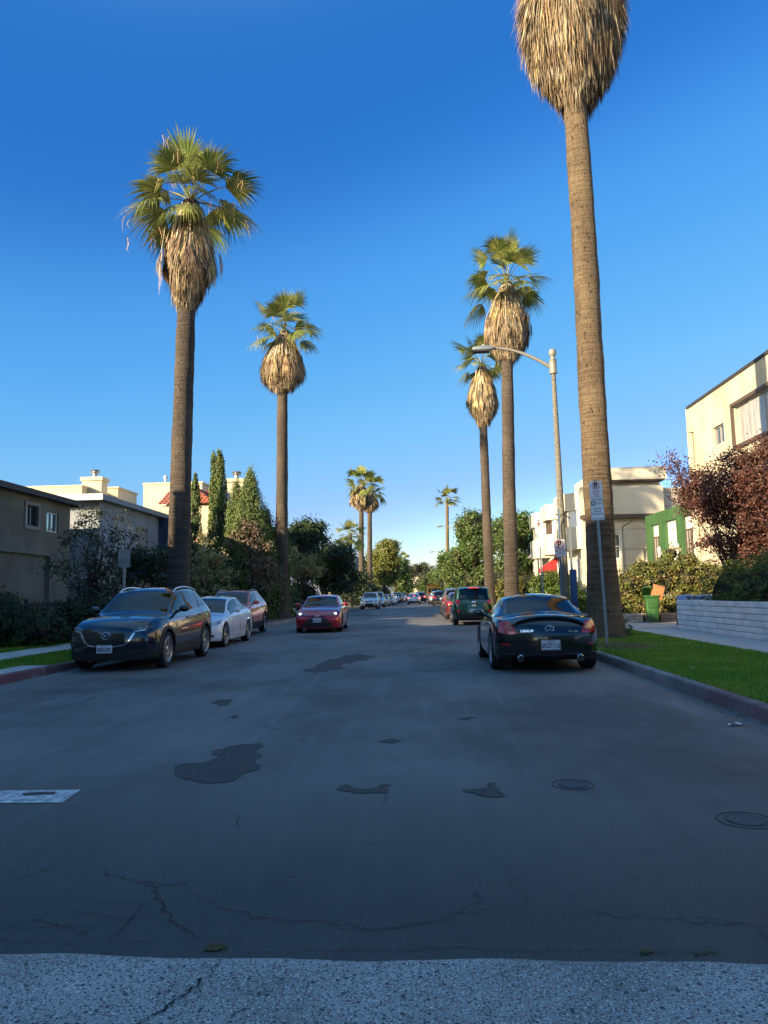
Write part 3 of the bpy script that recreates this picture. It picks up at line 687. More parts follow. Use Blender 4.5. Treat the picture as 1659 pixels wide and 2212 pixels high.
    V = np.array([[tuple(v) for v in q_] for q_ in Q], dtype=np.float32).reshape(-1,3); F = np.arange(len(V)).reshape(-1,4)
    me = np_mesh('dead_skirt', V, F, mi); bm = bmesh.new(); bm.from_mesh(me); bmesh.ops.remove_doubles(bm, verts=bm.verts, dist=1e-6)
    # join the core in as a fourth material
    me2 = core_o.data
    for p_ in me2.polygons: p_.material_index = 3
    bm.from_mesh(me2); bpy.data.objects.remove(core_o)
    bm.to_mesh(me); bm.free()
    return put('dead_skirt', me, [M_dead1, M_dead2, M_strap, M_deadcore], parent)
def palm(label, Y, bx, base_z, crown_px, skirt_y, half_px, rtrunk, rbase, seed, skirt=True, crown_s=1.15, n=26, nb=30, nbl=4200, prof=None, low=-18, fringe=0, group='tall fan palms along the street', bark=None, bw=.022, flare_h=1.2, bulge=0, droop=.35):
    """crown_px: (x,y) where the green crown starts"""
    X0 = A(bx, 1290, Y).x; top = A(crown_px[0], crown_px[1], Y); sb = A(crown_px[0], skirt_y, Y); zb = sb.z
    base = Vector((X0, Y, base_z)); root = empty('palm_tree', base, 0, label, 'palm tree', group)
    g = random.Random(seed); ph = g.uniform(0,6)
    Ht = top.z-base_z
    def axis(z):
        f = max(0, min(1, (z-base_z)/Ht)); return Vector(((top.x-X0)*(f**1.05)+.05*math.sin(f*5+ph)*f, .05*math.sin(f*4+ph*2)*f, z-base_z))
    rows = []; nr = 90; ns = 28
    for i in range(nr+1):
        z = base_z-.05+(Ht+.05)*(i/nr)**1.15; f = (z-base_z)/Ht
        r_ = rtrunk*(1.16-.30*f)+ (rbase-rtrunk*1.16)*math.exp(-max(0,z-base_z-.05)/ (flare_h*.45))+.005*math.sin(z*5.3+seed)+.005*math.sin(z*2.1+seed*2)+.004*math.sin(z*15+1)
        c = axis(z); lump = 1 if z-base_z > flare_h*.6 else 1.0
        rows.append([(c.x+r_*(1+.03*math.sin(3*a+z*.8)+.015*math.sin(11*a+z*3)+ (.05*math.sin(7*a+4*z)*math.exp(-(z-base_z)*1.5)))*math.cos(a), c.y+r_*(1+.03*math.sin(3*a+z*.8)+.015*math.sin(11*a+z*3))*math.sin(a), c.z) for a in np.linspace(0,2*math.pi,ns+1)[:-1]])
    MB().grid(rows, closed=True).build('trunk', bark or M_palmbark, root, smooth=True, fix=True)
    if flare_h > .5:   # fibrous root collar
        mb = MB(); q2 = random.Random(seed+5); rr = []
        for k in range(9):
            z = .0+k*.09; rr.append([((rbase*1.06-k*.028)*(1+.05*math.sin(5*a+k*1.3)+q2.uniform(-.035,.035))*math.cos(a), (rbase*1.06-k*.028)*(1+.05*math.sin(5*a+k*1.3)+q2.uniform(-.03,.03))*math.sin(a), z-.05) for a in np.linspace(0,2*math.pi,37)[:-1]])
        mb.grid(rr, closed=True).build('root_collar', M_palmbase, root, smooth=True)
    local_top = axis(top.z)
    if skirt:
        hw = half_px/FPX*Y*1.02
        zt = top.z-base_z; zbl = zb-base_z
        path = lambda t: axis(base_z+zt+(zbl-zt)*t)
        pf = lin(prof or [(0,.12),(.12,.30),(.3,.62),(.5,.90),(.66,1.0),(.8,.90),(.9,.68),(1,.42)])
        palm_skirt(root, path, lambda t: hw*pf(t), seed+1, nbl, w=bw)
    palm_crown(root, local_top, crown_s, seed+2, n, low, nb, fringe, droop)
    return root
palm('nearest tall fan palm on the right, its huge straw skirt cut by the picture top', 19.7, 1303, .14, (1220, -215), 236, 108, .33, .56, 31, crown_s=1.25, n=24, nbl=20000, prof=[(0,.12),(.12,.35),(.3,.70),(.45,.93),(.58,1.0),(.72,.97),(.86,.80),(.95,.58),(1,.33)], bark=M_palmbark_warm, bw=.010, flare_h=1.5)
palm('tall fan palm on the left, nearest left palm, with ragged brown skirt and tasselled fronds', 24.5, 383, .14, (410, 436), 668, 68, .33, .50, 41, crown_s=1.42, n=24, nb=40, nbl=11000, prof=[(0,.14),(.1,.38),(.3,.62),(.5,.86),(.66,.98),(.73,.92),(.78,.62),(.88,.52),(.95,.46),(1,.34)], fringe=46, bw=.013, droop=.34, low=-14)
palm('second tall fan palm on the left, with pear shaped skirt and wide root collar', 43.0, 607, .14, (613, 716), 850, 46, .33, .56, 51, crown_s=1.38, n=22, nb=38, nbl=8000, fringe=10, bw=.016, droop=.32, low=-14)
palm('middle fan palm of the right row, its full skirt behind the curved lamp arm', 39.6, 1105, .14, (1092, 612), 780, 56, .33, .50, 61, crown_s=1.5, n=23, nb=38, nbl=9000, bw=.015, droop=.32, low=-12)
palm('shorter looking fan palm of the right row, partly hidden behind the middle palm', 52.0, 1058, .14, (1040, 788), 922, 34, .30, .48, 71, crown_s=1.38, n=20, nb=36, nbl=5000, bw=.02, droop=.32, low=-14)
palm('left one of two far fan palms with touching brown skirts', 100.0, 781, .13, (780, 1048), 1103, 25, .34, .42, 81, crown_s=1.55, n=24, nb=20, nbl=1800, bw=.045)
palm('right one of two far fan palms with touching brown skirts', 106.0, 797, .13, (800, 1062), 1108, 21, .34, .42, 91, crown_s=1.5, n=22, nb=20, nbl=1600, bw=.045)
palm('far slim fan palm without a skirt, beside the second street lamp', 126.0, 968, .13, (965, 1080), 1088, 4, .30, .36, 101, skirt=False, crown_s=1.45, n=19, nb=22, low=-5, bark=M_palmbark_warm)
palm('short bushy fan palm rising between the left trees and the far palms', 88.0, 756, .13, (757, 1156), 1180, 12, .24, .30, 111, skirt=False, crown_s=1.15, n=30, nb=24, low=-38, droop=.3, group='young fan palms')
palm('tiny distant fan palm above the trees at the end of the street', 205.0, 871, .13, (871, 1214), 1224, 6, .5, .6, 121, skirt=True, crown_s=1.5, n=22, nb=14, nbl=500, low=-30, group='young fan palms', bw=.06)

# ---- leaf clouds
def leaves_mesh(name, P, size, seed, up=0.2, elong=1.7, outward=None, dirs=None):
    g = np.random.default_rng(seed); n = len(P)
    nr = g.normal(size=(n,3)); 
    if outward is not None: nr = nr*.8+outward*1.0
    nr[:,2] += up; nr /= np.linalg.norm(nr,axis=1)[:,None]+1e-9
    t = g.normal(size=(n,3)) if dirs is None else dirs+g.normal(size=(n,3))*.35
    t -= nr*np.sum(t*nr,axis=1)[:,None]; t /= np.linalg.norm(t,axis=1)[:,None]+1e-9; b_ = np.cross(nr,t)
    L_ = size*(.6+.8*g.random(n))[:,None]; w = L_/elong
    V = np.stack([P-t*L_*.5, P+b_*w*.5-t*L_*.05+nr*w*.12, P+t*L_*.5, P-b_*w*.5-t*L_*.05+nr*w*.12],1).reshape(-1,3)
    return np_mesh(name, V, np.arange(4*n).reshape(-1,4))
def crown_points(blobs, n, seed, clump=.35, per=38, inner=.55, flat=.8):
    g = np.random.default_rng(seed); blobs = np.array(blobs, float); w = (blobs[:,3]*blobs[:,4]+blobs[:,3]*blobs[:,5])
    w /= w.sum(); nc = max(8, n//per); idx = g.choice(len(blobs), nc, p=w); d = g.normal(size=(nc,3)); d /= np.linalg.norm(d,axis=1)[:,None]
    r_ = inner+(1-inner)*g.random(nc)**.55; r_ *= 1+.10*g.normal(size=nc)
    cc = blobs[idx,:3]+d*blobs[idx,3:6]*r_[:,None]; k = g.integers(0,nc,n); cs = clump*(.5+g.random(nc))
    off = g.normal(size=(n,3))*cs[k][:,None]*.5; off[:,2] *= flat
    return cc[k]+off, d[k]
M_leaf = {
 'dark': mat('leaf_dark', (.024,.046,.014), .55, island=.5, trans=.2, var=(.8,(.045,.07,.02),.45,.7)),
 'mid': mat('leaf_mid', (.070,.125,.026), .5, island=.45, trans=.3, var=(.8,(.13,.15,.04),.45,.7)),
 'bright': mat('leaf_bright', (.085,.14,.022), .5, island=.45, trans=.35, var=(.9,(.16,.19,.035),.42,.68)),
 'yellow': mat('leaf_yellow', (.12,.15,.03), .5, island=.45, trans=.3, var=(1.2,(.22,.21,.045),.42,.68)),
 'olive': mat('leaf_olive', (.055,.065,.025), .6, island=.5, trans=.2, var=(.9,(.09,.085,.04),.45,.7)),
 'cypress': mat('leaf_cypress', (.095,.145,.036), .65, island=.5, trans=.15, var=(1.3,(.17,.20,.05),.42,.68)),
 'purple': mat('leaf_purple', (.085,.030,.024), .55, island=.32, trans=.15, var=(1.8,(.12,.05,.03),.42,.68)),
 'hedge': mat('leaf_hedge', (.15,.17,.035), .5, island=.5, trans=.25, var=(2.2,(.24,.18,.07),.46,.66)),
 'brownvine': mat('leaf_dry_vine', (.13,.085,.055), .8, island=.5, var=(3,(.21,.15,.10),.4,.6)),
 'autumn': mat('leaf_autumn', (.32,.30,.12), .5, island=.5, trans=.3, var=(2.0,(.30,.12,.05),.56,.66)),
}
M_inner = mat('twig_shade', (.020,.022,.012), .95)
def limb_tree(root, h, r_, limbs, seed, m, trunk_top=None, bend=.15):
    g = random.Random(seed); b_ = MB(); tt = trunk_top or h*.5
    k = 7; pts = [Vector((g.gauss(0,bend)*i/k, g.gauss(0,bend)*i/k, tt*i/k)) for i in range(k+1)]; pts[0] = Vector((0,0,-.05))
    b_.tube(pts, [r_*(1.25 if i==0 else 1-.45*i/k) for i in range(k+1)], 10)
    for e in limbs:
        e = Vector(e); s = pts[g.randint(3,k)]; mid = s.lerp(e,.5)+Vector((g.gauss(0,.12),g.gauss(0,.12),g.uniform(0,.25)*h*.1))
        b_.tube([s, s.lerp(mid,.5)+Vector((g.gauss(0,.05),g.gauss(0,.05),0)), mid, e], [r_*.5,r_*.38,r_*.25,r_*.08], 6)
    return b_.build('trunk', m, root, smooth=True)
def tree(name, label, cat, loc, blobs, n, size, leaf, seed, tr=.15, clump=.5, inner=.5, group=None, bark=None, trunk=True, elong=1.7, up=.25, per=38, core=0, parts=None):
    """blobs in local coordinates"""
    root = empty(name, loc, 0, label, cat, group)
    P, d = crown_points(blobs, int(n*(1.45 if core else 1)), seed, clump, per, inner)
    P[:,2] = np.maximum(P[:,2], .08)
    me = leaves_mesh('foliage', P, size, seed+1, up, elong, d)
    put('crown' if trunk else 'foliage', me, M_leaf[leaf] if isinstance(leaf,str) else leaf, root)
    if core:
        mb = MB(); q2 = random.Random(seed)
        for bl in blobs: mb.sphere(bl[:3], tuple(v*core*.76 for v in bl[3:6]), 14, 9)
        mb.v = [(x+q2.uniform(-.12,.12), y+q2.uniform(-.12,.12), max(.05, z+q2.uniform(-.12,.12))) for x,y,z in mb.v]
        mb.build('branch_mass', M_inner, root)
    if trunk:
        zs = min(b_[2]-b_[5]*.6 for b_ in blobs); top = max(b_[2] for b_ in blobs)
        limb_tree(root, top, tr, [tuple(b_[:3]) for b_ in blobs]+[(b_[0]+b_[3]*.5*math.cos(i*2.1), b_[1]+b_[4]*.5*math.sin(i*2.1), b_[2]+b_[5]*.4) for i, b_ in enumerate(blobs)], seed, bark or M_bark, max(zs, top*.45))
    return root
def rb(seed, c, ext, k, r_):
    """k random blobs in an ellipsoid"""
    g = random.Random(seed); out = []
    for i in range(k):
        a = g.uniform(0,6.283); rr = math.sqrt(g.random()); z = g.uniform(-1,1); s = math.sqrt(max(0,1-z*z*.8)); q_ = r_*g.uniform(.7,1.25)
        out.append((c[0]+ext[0]*rr*s*math.cos(a), c[1]+ext[1]*rr*s*math.sin(a), c[2]+ext[2]*z, q_, q_, q_*.85))
    return out
def cypress(label, loc, h, r_, n, seed, prof=None, spires=((0,0,1,1),), size=.16, leaf='cypress', lean=0):
    root = empty('cypress_tree', loc, 0, label, 'cypress', 'cypress trees on the left')
    g = np.random.default_rng(seed); pf = prof or [(0,.55),(.1,.85),(.35,1),(.6,.85),(.8,.6),(.93,.3),(1,.04)]
    xs = [a for a,_ in pf]; ys = [b_ for _,b_ in pf]; PP = []; DD = []; mb = MB()
    for (ox,oy,hs,rs) in spires:
        m = int(2.6*n*hs*rs/sum(s[2]*s[3] for s in spires)); nc = m//26; t = g.random(nc)**.9; a = g.random(nc)*6.283
        rr = np.interp(t,xs,ys)*r_*rs*(.84+.18*g.random(nc)); rr *= 1+.10*np.sin(a*5+t*9)
        cc = np.stack([ox+rr*np.cos(a)*1.0, oy+rr*np.sin(a), t*h*hs],1); k = g.integers(0,nc,m)
        off = g.normal(size=(m,3))*np.array([.06,.06,.18])*max(.6, r_*1.0); PP.append(cc[k]+off)
        DD.append(np.stack([np.cos(a[k]),np.sin(a[k]),np.full(m,.4)],1))
        pr = [(max(.02,r_*rs*.62*float(np.interp(s,xs,ys))), s*h*hs*.99) for s in np.linspace(0.01,1,14)]
        mb.lathe(pr, 12, (ox,oy,0))
    P = np.concatenate(PP); D = np.concatenate(DD); P[:,2] = np.maximum(P[:,2],.1)
    up = np.zeros_like(D); up[:,2] = 1
    me = leaves_mesh('foliage', P, size*.72, seed+1, 0, 2.6, D, up+D*.35); put('crown', me, M_leaf[leaf], root)
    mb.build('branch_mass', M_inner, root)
    MB().lathe([(.16,-.05),(.13,h*.15)], 8).build('trunk', M_bark, root)
    return root
# ---- left side planting
def at(x, Y, z=.12): p = A(x, 1290, Y); return (p.x, p.y, z)
def hz(y, Y, x=600): return A(x, y, Y).z
cypress('tall slender cypress with twin tips rising in front of the chimney house', at(473,43.2), 10.0, .68, 10000, 201, spires=((0,0,1,1),(-.34,-.1,.985,.5)), prof=[(0,.7),(.1,.95),(.35,1.0),(.55,.85),(.75,.62),(.92,.42),(1,.08)])
cypress('narrow cypress half hidden behind the nearest left palm', at(420,41.6), 8.3, .42, 4500, 202, prof=[(0,.7),(.1,.95),(.4,1),(.7,.8),(.9,.5),(1,.06)])
cypress('broad cypress with two pointed tips, left of the second palm', at(541,42.5), 8.45, 1.5, 20000, 203, spires=((0,0,1,.85),(-.85,.2,.93,.62),(.7,.1,.7,.7)), prof=[(0,.85),(.1,1),(.4,1.05),(.6,.85),(.8,.5),(.93,.22),(1,.03)])
cypress('shorter cypress standing directly against the second palm trunk', at(576,43.4), 6.2, 1.3, 9000, 204, spires=((0,0,1,1),(.75,.3,.88,.8)), prof=[(0,.85),(.1,1),(.4,1),(.7,.75),(.9,.4),(1,.04)])
cypress('short bushy cypress at the left foot of the broad cypress', at(512,41.8), 5.4, 1.05, 6000, 205, prof=[(0,.9),(.15,1),(.5,1),(.75,.8),(.92,.5),(1,.1)])
c = at(545,41.0)
tree('climbing_vine', 'brown dried vine climbing over the broad cypress', 'vine', c, [(-.7,.3,4.3,.7,.3,.8),(.3,.2,3.6,.8,.3,1.0),(.6,.2,2.4,.8,.35,.9),(-.2,.3,5.0,.5,.25,.5)], 3600, .13, 'brownvine', 210, trunk=False, clump=.35, inner=.7)
# dark understory hedge under the cypresses
b = [( -2.2+i*.48, .2*math.sin(i*2), .95+.12*math.sin(i*3), .65,.6,.95) for i in range(6)]
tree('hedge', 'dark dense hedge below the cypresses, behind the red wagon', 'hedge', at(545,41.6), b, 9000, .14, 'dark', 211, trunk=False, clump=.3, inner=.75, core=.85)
# light leaved small tree
tree('young_tree', 'small tree with pale yellow and rusty leaves behind the white sedan', 'tree', at(445,34.0,.13), [(0,0,4.1,.5,.5,.4),(-.3,0,3.4,.5,.5,.5),(.1,0,2.9,.6,.5,.5),(.55,0,3.1,.5,.4,.3),(-.35,0,2.3,.45,.5,.5),(.4,0,2.0,.4,.5,.5),(1.0,0,2.35,.45,.4,.22),(.9,.1,1.55,.5,.4,.2),(0,0,1.5,.5,.4,.4),(-1.3,-.1,3.6,.4,.3,.3)], 3000, .11, 'autumn', 212, tr=.05, clump=.22, inner=.35, per=22)
tree('young_tree', 'small open yellow green tree in the strip right of the second palm', 'tree', at(650,47,.13), [(-.5,0,3.9,.5,.5,.5),(0,0,3.0,.8,.6,.5),(.9,0,2.8,.5,.5,.35),(.5,0,3.6,.4,.4,.3),(-.7,0,2.9,.4,.5,.4)], 3200, .12, 'autumn', 213, tr=.05, clump=.25, inner=.4, per=22)
tree('young_tree', 'thin dark trunked sapling beside the yellow green tree', 'tree', at(668,49,.13), [(0,0,3.3,.5,.5,.5),(.8,0,2.9,.5,.4,.3)], 1100, .12, 'olive', 214, tr=.035, clump=.25, inner=.4, per=22)
# loose dark tree in front of the blue house
tree('garden_tree', 'loose spindly dark tree growing before the blue house', 'tree', at(196,23.5,.13), [(0,0,4.0,.55,.5,.35),(-.3,0,3.4,.7,.6,.5),(.5,0,3.2,.6,.6,.5),(-1.0,0,2.3,.5,.5,.35),(.1,0,2.5,.8,.7,.5),(0,0,1.6,1.0,.8,.6),(1.35,0,3.3,.35,.3,.35),(.9,0,3.9,.3,.3,.1),(.6,0,1.7,.6,.5,.5),(-.7,0,3.1,.3,.3,.2)], 5200, .085, 'olive', 215, tr=.07, clump=.24, inner=.3, per=20)
tree('shrub', 'dark layered juniper shrub behind the back of the left sign', 'shrub', at(310,28.0,.13), [(0,0,2.9,1.2,.8,.35),(.6,0,2.6,.8,.7,.3),(-.5,0,2.2,.9,.7,.45),(.2,0,1.4,1.0,.8,.8),(-.8,0,.8,.8,.7,.6)], 7000, .12, 'dark', 216, tr=.09, clump=.25, inner=.5)
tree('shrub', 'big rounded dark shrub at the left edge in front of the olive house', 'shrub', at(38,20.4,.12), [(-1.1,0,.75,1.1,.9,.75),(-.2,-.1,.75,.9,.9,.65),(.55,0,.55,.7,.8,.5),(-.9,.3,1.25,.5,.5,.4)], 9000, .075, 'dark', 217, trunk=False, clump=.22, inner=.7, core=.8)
tree('shrub', 'medium dark shrub before the picket fence on the left', 'shrub', at(150,22.2,.12), [(0,0,.6,.6,.6,.6),(.3,.2,.75,.5,.5,.5),(1.0,.3,.8,.5,.5,.6)], 4200, .075, 'dark', 218, trunk=False, clump=.2, inner=.6, core=.75)
tree('shrub', 'low shrub between the blue house and the nearest left palm', 'shrub', at(325,31,.12), [(0,0,.7,1.1,.7,.7),(1.2,0,.6,.8,.6,.6),(-1.1,0,.6,.8,.6,.6)], 5000, .1, 'dark', 219, trunk=False, clump=.22, inner=.65, core=.8)
# big left trees, far to near
BL = 'large dark trees along the left side'
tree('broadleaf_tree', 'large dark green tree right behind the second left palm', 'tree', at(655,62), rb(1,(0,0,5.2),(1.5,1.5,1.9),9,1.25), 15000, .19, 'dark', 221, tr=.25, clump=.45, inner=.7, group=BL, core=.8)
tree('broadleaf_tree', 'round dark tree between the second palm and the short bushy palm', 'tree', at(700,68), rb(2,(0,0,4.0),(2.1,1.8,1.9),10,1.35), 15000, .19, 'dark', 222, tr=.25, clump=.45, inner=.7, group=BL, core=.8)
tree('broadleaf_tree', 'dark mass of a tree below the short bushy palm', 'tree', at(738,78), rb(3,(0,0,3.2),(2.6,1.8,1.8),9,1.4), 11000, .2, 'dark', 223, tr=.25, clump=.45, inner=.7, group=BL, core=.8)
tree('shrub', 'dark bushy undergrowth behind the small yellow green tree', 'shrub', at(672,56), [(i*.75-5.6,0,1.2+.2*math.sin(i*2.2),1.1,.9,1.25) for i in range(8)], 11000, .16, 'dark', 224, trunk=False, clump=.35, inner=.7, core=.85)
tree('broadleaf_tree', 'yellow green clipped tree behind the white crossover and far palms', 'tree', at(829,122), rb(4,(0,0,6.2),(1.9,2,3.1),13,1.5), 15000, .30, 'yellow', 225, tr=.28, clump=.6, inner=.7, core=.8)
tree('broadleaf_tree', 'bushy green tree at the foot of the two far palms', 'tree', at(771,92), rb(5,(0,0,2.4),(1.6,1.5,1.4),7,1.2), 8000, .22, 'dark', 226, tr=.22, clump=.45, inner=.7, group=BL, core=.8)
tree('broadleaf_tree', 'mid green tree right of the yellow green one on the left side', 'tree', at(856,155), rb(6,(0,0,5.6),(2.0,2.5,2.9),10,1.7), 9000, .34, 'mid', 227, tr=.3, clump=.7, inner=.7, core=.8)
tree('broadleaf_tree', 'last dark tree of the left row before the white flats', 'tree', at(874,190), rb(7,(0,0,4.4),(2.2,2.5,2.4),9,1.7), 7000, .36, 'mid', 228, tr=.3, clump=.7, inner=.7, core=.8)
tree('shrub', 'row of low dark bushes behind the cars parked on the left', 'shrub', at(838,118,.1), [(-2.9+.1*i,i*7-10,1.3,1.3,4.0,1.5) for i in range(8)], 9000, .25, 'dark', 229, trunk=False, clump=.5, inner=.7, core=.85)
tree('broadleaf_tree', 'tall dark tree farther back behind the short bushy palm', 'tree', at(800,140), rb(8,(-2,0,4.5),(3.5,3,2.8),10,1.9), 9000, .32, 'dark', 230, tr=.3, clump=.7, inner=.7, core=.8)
# trees closing the street
tree('eucalyptus_tree', 'open grey green eucalyptus behind the white flats at the street end', 'tree', at(905,330), rb(9,(0,0,11.5),(6,4,3.0),14,2.1), 8000, .55, 'olive', 231, tr=.7, clump=1.0, inner=.6, bark=M_greyroot)
tree('eucalyptus_tree', 'small round eucalyptus top at the street end, right of the larger', 'tree', at(932,345), rb(10,(0,0,10.5),(2,2,2.6),6,1.7), 3000, .55, 'olive', 232, tr=.5, clump=.9, inner=.6, bark=M_greyroot)
tree('broadleaf_tree', 'distant dark tree left behind the yellow school bus', 'tree', at(925,270), rb(11,(0,0,4.2),(3,3,2.8),8,2.2), 6000, .5, 'olive', 233, tr=.5, clump=.9, inner=.7, core=.8)
tree('broadleaf_tree', 'distant round tree above the yellow school bus', 'tree', at(946,250), rb(12,(0,0,6.2),(2.4,3,3.4),9,2.0), 7000, .45, 'mid', 234, tr=.5, clump=.8, inner=.7, core=.8)
tree('broadleaf_tree', 'leafy tree left of the far slim palm', 'tree', at(958,200), rb(13,(0,0,5.2),(1.6,2,3.4),8,1.6), 7000, .38, 'mid', 235, tr=.4, clump=.7, inner=.7, core=.8)
tree('cypress_hedge', 'tall narrow green column tree beside the white flats', 'tree', at(913,262), [(0,0,2,1.1,1.1,2),(0,0,4.5,.9,.9,2)], 2500, .4, 'mid', 236, tr=.2, clump=.5, inner=.6)
tree('broadleaf_tree', 'far hazy tree filling the gap over the queue of cars', 'tree', at(897,400), rb(14,(0,0,4.5),(12,4,3.5),12,2.8), 7000, .8, 'olive', 237, tr=.5, clump=1.2, inner=.7, core=.8)
# right side trees
RT = 'large leafy trees along the right side'
tree('broadleaf_tree', 'large glossy green tree behind the shorter looking right palm', 'tree', at(1030,72), rb(21,(0,0,5.2),(2.2,2,2.6),12,1.4), 17000, .22, 'mid', 241, tr=.3, clump=.5, inner=.7, group=RT, core=.8)
tree('broadleaf_tree', 'large green tree between the two middle right palms and the stucco flats', 'tree', at(1118,66), rb(22,(-.2,0,4.9),(1.9,2,2.4),11,1.25), 15000, .21, 'mid', 242, tr=.3, clump=.5, inner=.7, group=RT, core=.8)
tree('broadleaf_tree', 'green tree behind the second street lamp pole', 'tree', at(1000,95), rb(23,(0,0,4.8),(2.0,2,3.2),10,1.5), 12000, .26, 'mid', 243, tr=.3, clump=.55, inner=.7, group=RT, core=.8)
tree('broadleaf_tree', 'lower green tree just right of the far slim palm', 'tree', at(985,120), rb(24,(0,0,3.6),(1.6,2,2.4),8,1.4), 8000, .28, 'mid', 244, tr=.3, clump=.55, inner=.7, group=RT, core=.8)
tree('shrub', 'dim roadside bushes behind the green car', 'shrub', at(1020,58), [(i*.9+1.6,i*1.5,1.4+.3*math.sin(i*2),1.0,.9,1.3) for i in range(6)], 9000, .15, 'olive', 245, trunk=False, clump=.35, inner=.65, core=.8)
tree('shrub', 'rusty leaved bush between the two middle right palms', 'shrub', at(1082,55), [(0,0,1.2,.8,.8,1.1),(.9,.5,1.5,.8,.8,1.2)], 4500, .13, 'hedge', 246, trunk=False, clump=.3, inner=.6, core=.7)
b_ = tree('norfolk_pine', 'far layered dark pine left of the far slim palm', 'tree', at(955,150), [(0,0,9.6-i*.95,.35+i*.22,.35+i*.22,.12) for i in range(8)], 2600, .3, 'dark', 247, tr=.15, clump=.22, inner=.4, per=16)
tree('broadleaf_tree', 'palm like bright green clump behind the third lamp', 'tree', at(952,175), [(0,0,4.8,1.4,1.2,.5),(1,0,4.2,1.2,1.2,.5),(-.8,0,4.0,1.0,1,.5)], 2500, .5, 'bright', 248, tr=.2, clump=.5, inner=.3, elong=5)
# bushes before the stucco flats
tree('shrub', 'sunny yellow green shrub in front of the red awning', 'shrub', at(1191,41,.13), [(0,0,1.1,.5,.5,.95),(.25,0,1.7,.45,.45,.6),(-.2,0,1.8,.4,.4,.5)], 4500, .1, 'bright', 251, trunk=False, clump=.22, inner=.6, core=.7)
tree('shrub', 'narrow sunny shrub by the white railing, left of the larger one', 'shrub', at(1163,45,.13), [(0,0,1.1,.42,.5,.95),(0,0,1.7,.38,.4,.45)], 2800, .1, 'bright', 252, trunk=False, clump=.22, inner=.6, core=.7)
tree('shrub', 'green shrub between the street lamp and the nearest right palm', 'shrub', at(1240,33,.13), [(0,0,.9,.5,.5,.8),(-.25,0,1.5,.4,.4,.5),(.3,0,.6,.5,.5,.6)], 5200, .085, 'mid', 253, trunk=False, clump=.2, inner=.6, core=.7)
# hedge above the small brick planter
b = []; g_ = random.Random(9)
for i in range(22):
    f = i/21; b.append((f*4.6-.3, g_.uniform(-.2,.4), 1.05+.45*math.sin(f*3.0)+g_.uniform(-.1,.1), .55,.55,.72+.15*math.sin(f*3))); b.append((f*4.6-.3, -.3, .38, .5,.5,.5))
b += [(1.9,0,2.45,.28,.3,.35),(2.7,.1,2.2,.4,.4,.3),(.7,.1,2.0,.35,.35,.3)]
tree('hedge', 'untrimmed yellow green hedge behind the green wheeled bin', 'hedge', at(1352,30.4,.3), b, 30000, .085, 'hedge', 254, trunk=False, clump=.16, inner=.62, core=.7, per=24)
tree('hedge', 'dark hedge end between the sunny hedge and the clipped hedge', 'hedge', at(1508,30.6,.1), [(0,0,.9,.6,.6,.9),(.2,0,1.3,.5,.6,.6)], 5000, .085, 'dark', 255, trunk=False, clump=.18, inner=.6, core=.7)
# clipped hedge behind the block wall
b = []
for i in range(18):
    y = i*.49; b.append((-.2, y, .98+.52*(1-i/17)**1.2, 1.05, .6, 1.02+.28*(1-i/17)))
tree('clipped_hedge', 'thick smooth clipped hedge above the grey block wall', 'hedge', (9.55, 14.2, .12), b, 30000, .06, M_leaf['bright'], 256, trunk=False, clump=.12, inner=.86, core=.9, per=20)
# purple leaf tree
b = [(.2,0,4.6,1.1,1.1,1.1),(-.6,-.1,4.4,.8,.8,.6),(1.1,0,4.5,1.2,1.0,1.2),(-1.2,0,4.75,.5,.5,.45),(-.9,0,3.9,.7,.6,.55),(-1.75,0,5.35,.25,.3,.4),(1.4,0,3.2,1.1,1,1.1),(.3,0,3.3,.8,.9,.8),(.9,.2,2.3,.9,1,.7),(-.6,-.1,2.75,.55,.5,.22),(-1.3,0,4.2,.4,.4,.3),(.3,0,5.4,.5,.6,.35),(1.5,0,5.7,.8,.8,.5),(-.4,0,3.6,.6,.5,.4),(.2,-.1,2.4,.7,.7,.5),(.9,-.2,1.7,1.0,.8,.6),(1.9,-.1,2.6,.9,.9,1.0)]
tree('plum_tree', 'purple leaved plum tree in front of the tall stucco building on the right', 'tree', at(1590,24.6,.12), b, 46000, .085, 'purple', 257, tr=.05, clump=.30, inner=.35, per=24)
# bare twigs at its left top
pt = at(1590,24.6,.12); mb = MB(); q = random.Random(4)
def twig(s, d_, L_, r_, k):
    pts = [s]; p = s.copy(); dd = d_.copy()
    for i in range(4): dd = (dd+Vector((q.gauss(0,.22),q.gauss(0,.22),q.gauss(0,.12)+.05))).normalized(); p = p+dd*L_/4; pts.append(p.copy())
    mb.tube(pts, [r_*(1-.2*i) for i in range(5)], 4)
    if k: 
        for j in range(3): twig(pts[q.randint(1,4)], (dd+Vector((q.gauss(0,.6),q.gauss(0,.6),q.gauss(0,.4)+.2))).normalized(), L_*.6, r_*.6, k-1)
root = bpy.data.objects[[o.name for o in C.objects if o.name.startswith('plum_tree')][0]]
for s_, d_ in ((Vector((-1.2,0,4.3)),Vector((-.7,0,.7))),(Vector((-.9,0,4.6)),Vector((-.3,0,1))),(Vector((-1.4,0,4.8)),Vector((-.8,0,.5)))): twig(s_, d_.normalized(), 1.0, .012, 2)
mb.build('twig', M_bark, root)
# small plants at the kerb side
tree('shrub', 'small weedy tuft at the foot of the nearest right palm', 'shrub', at(1352,20.1,.14), [(0,0,.15,.14,.2,.22),(-.1,.1,.38,.1,.1,.16)], 700, .05, 'mid', 258, trunk=False, clump=.08, inner=.4)
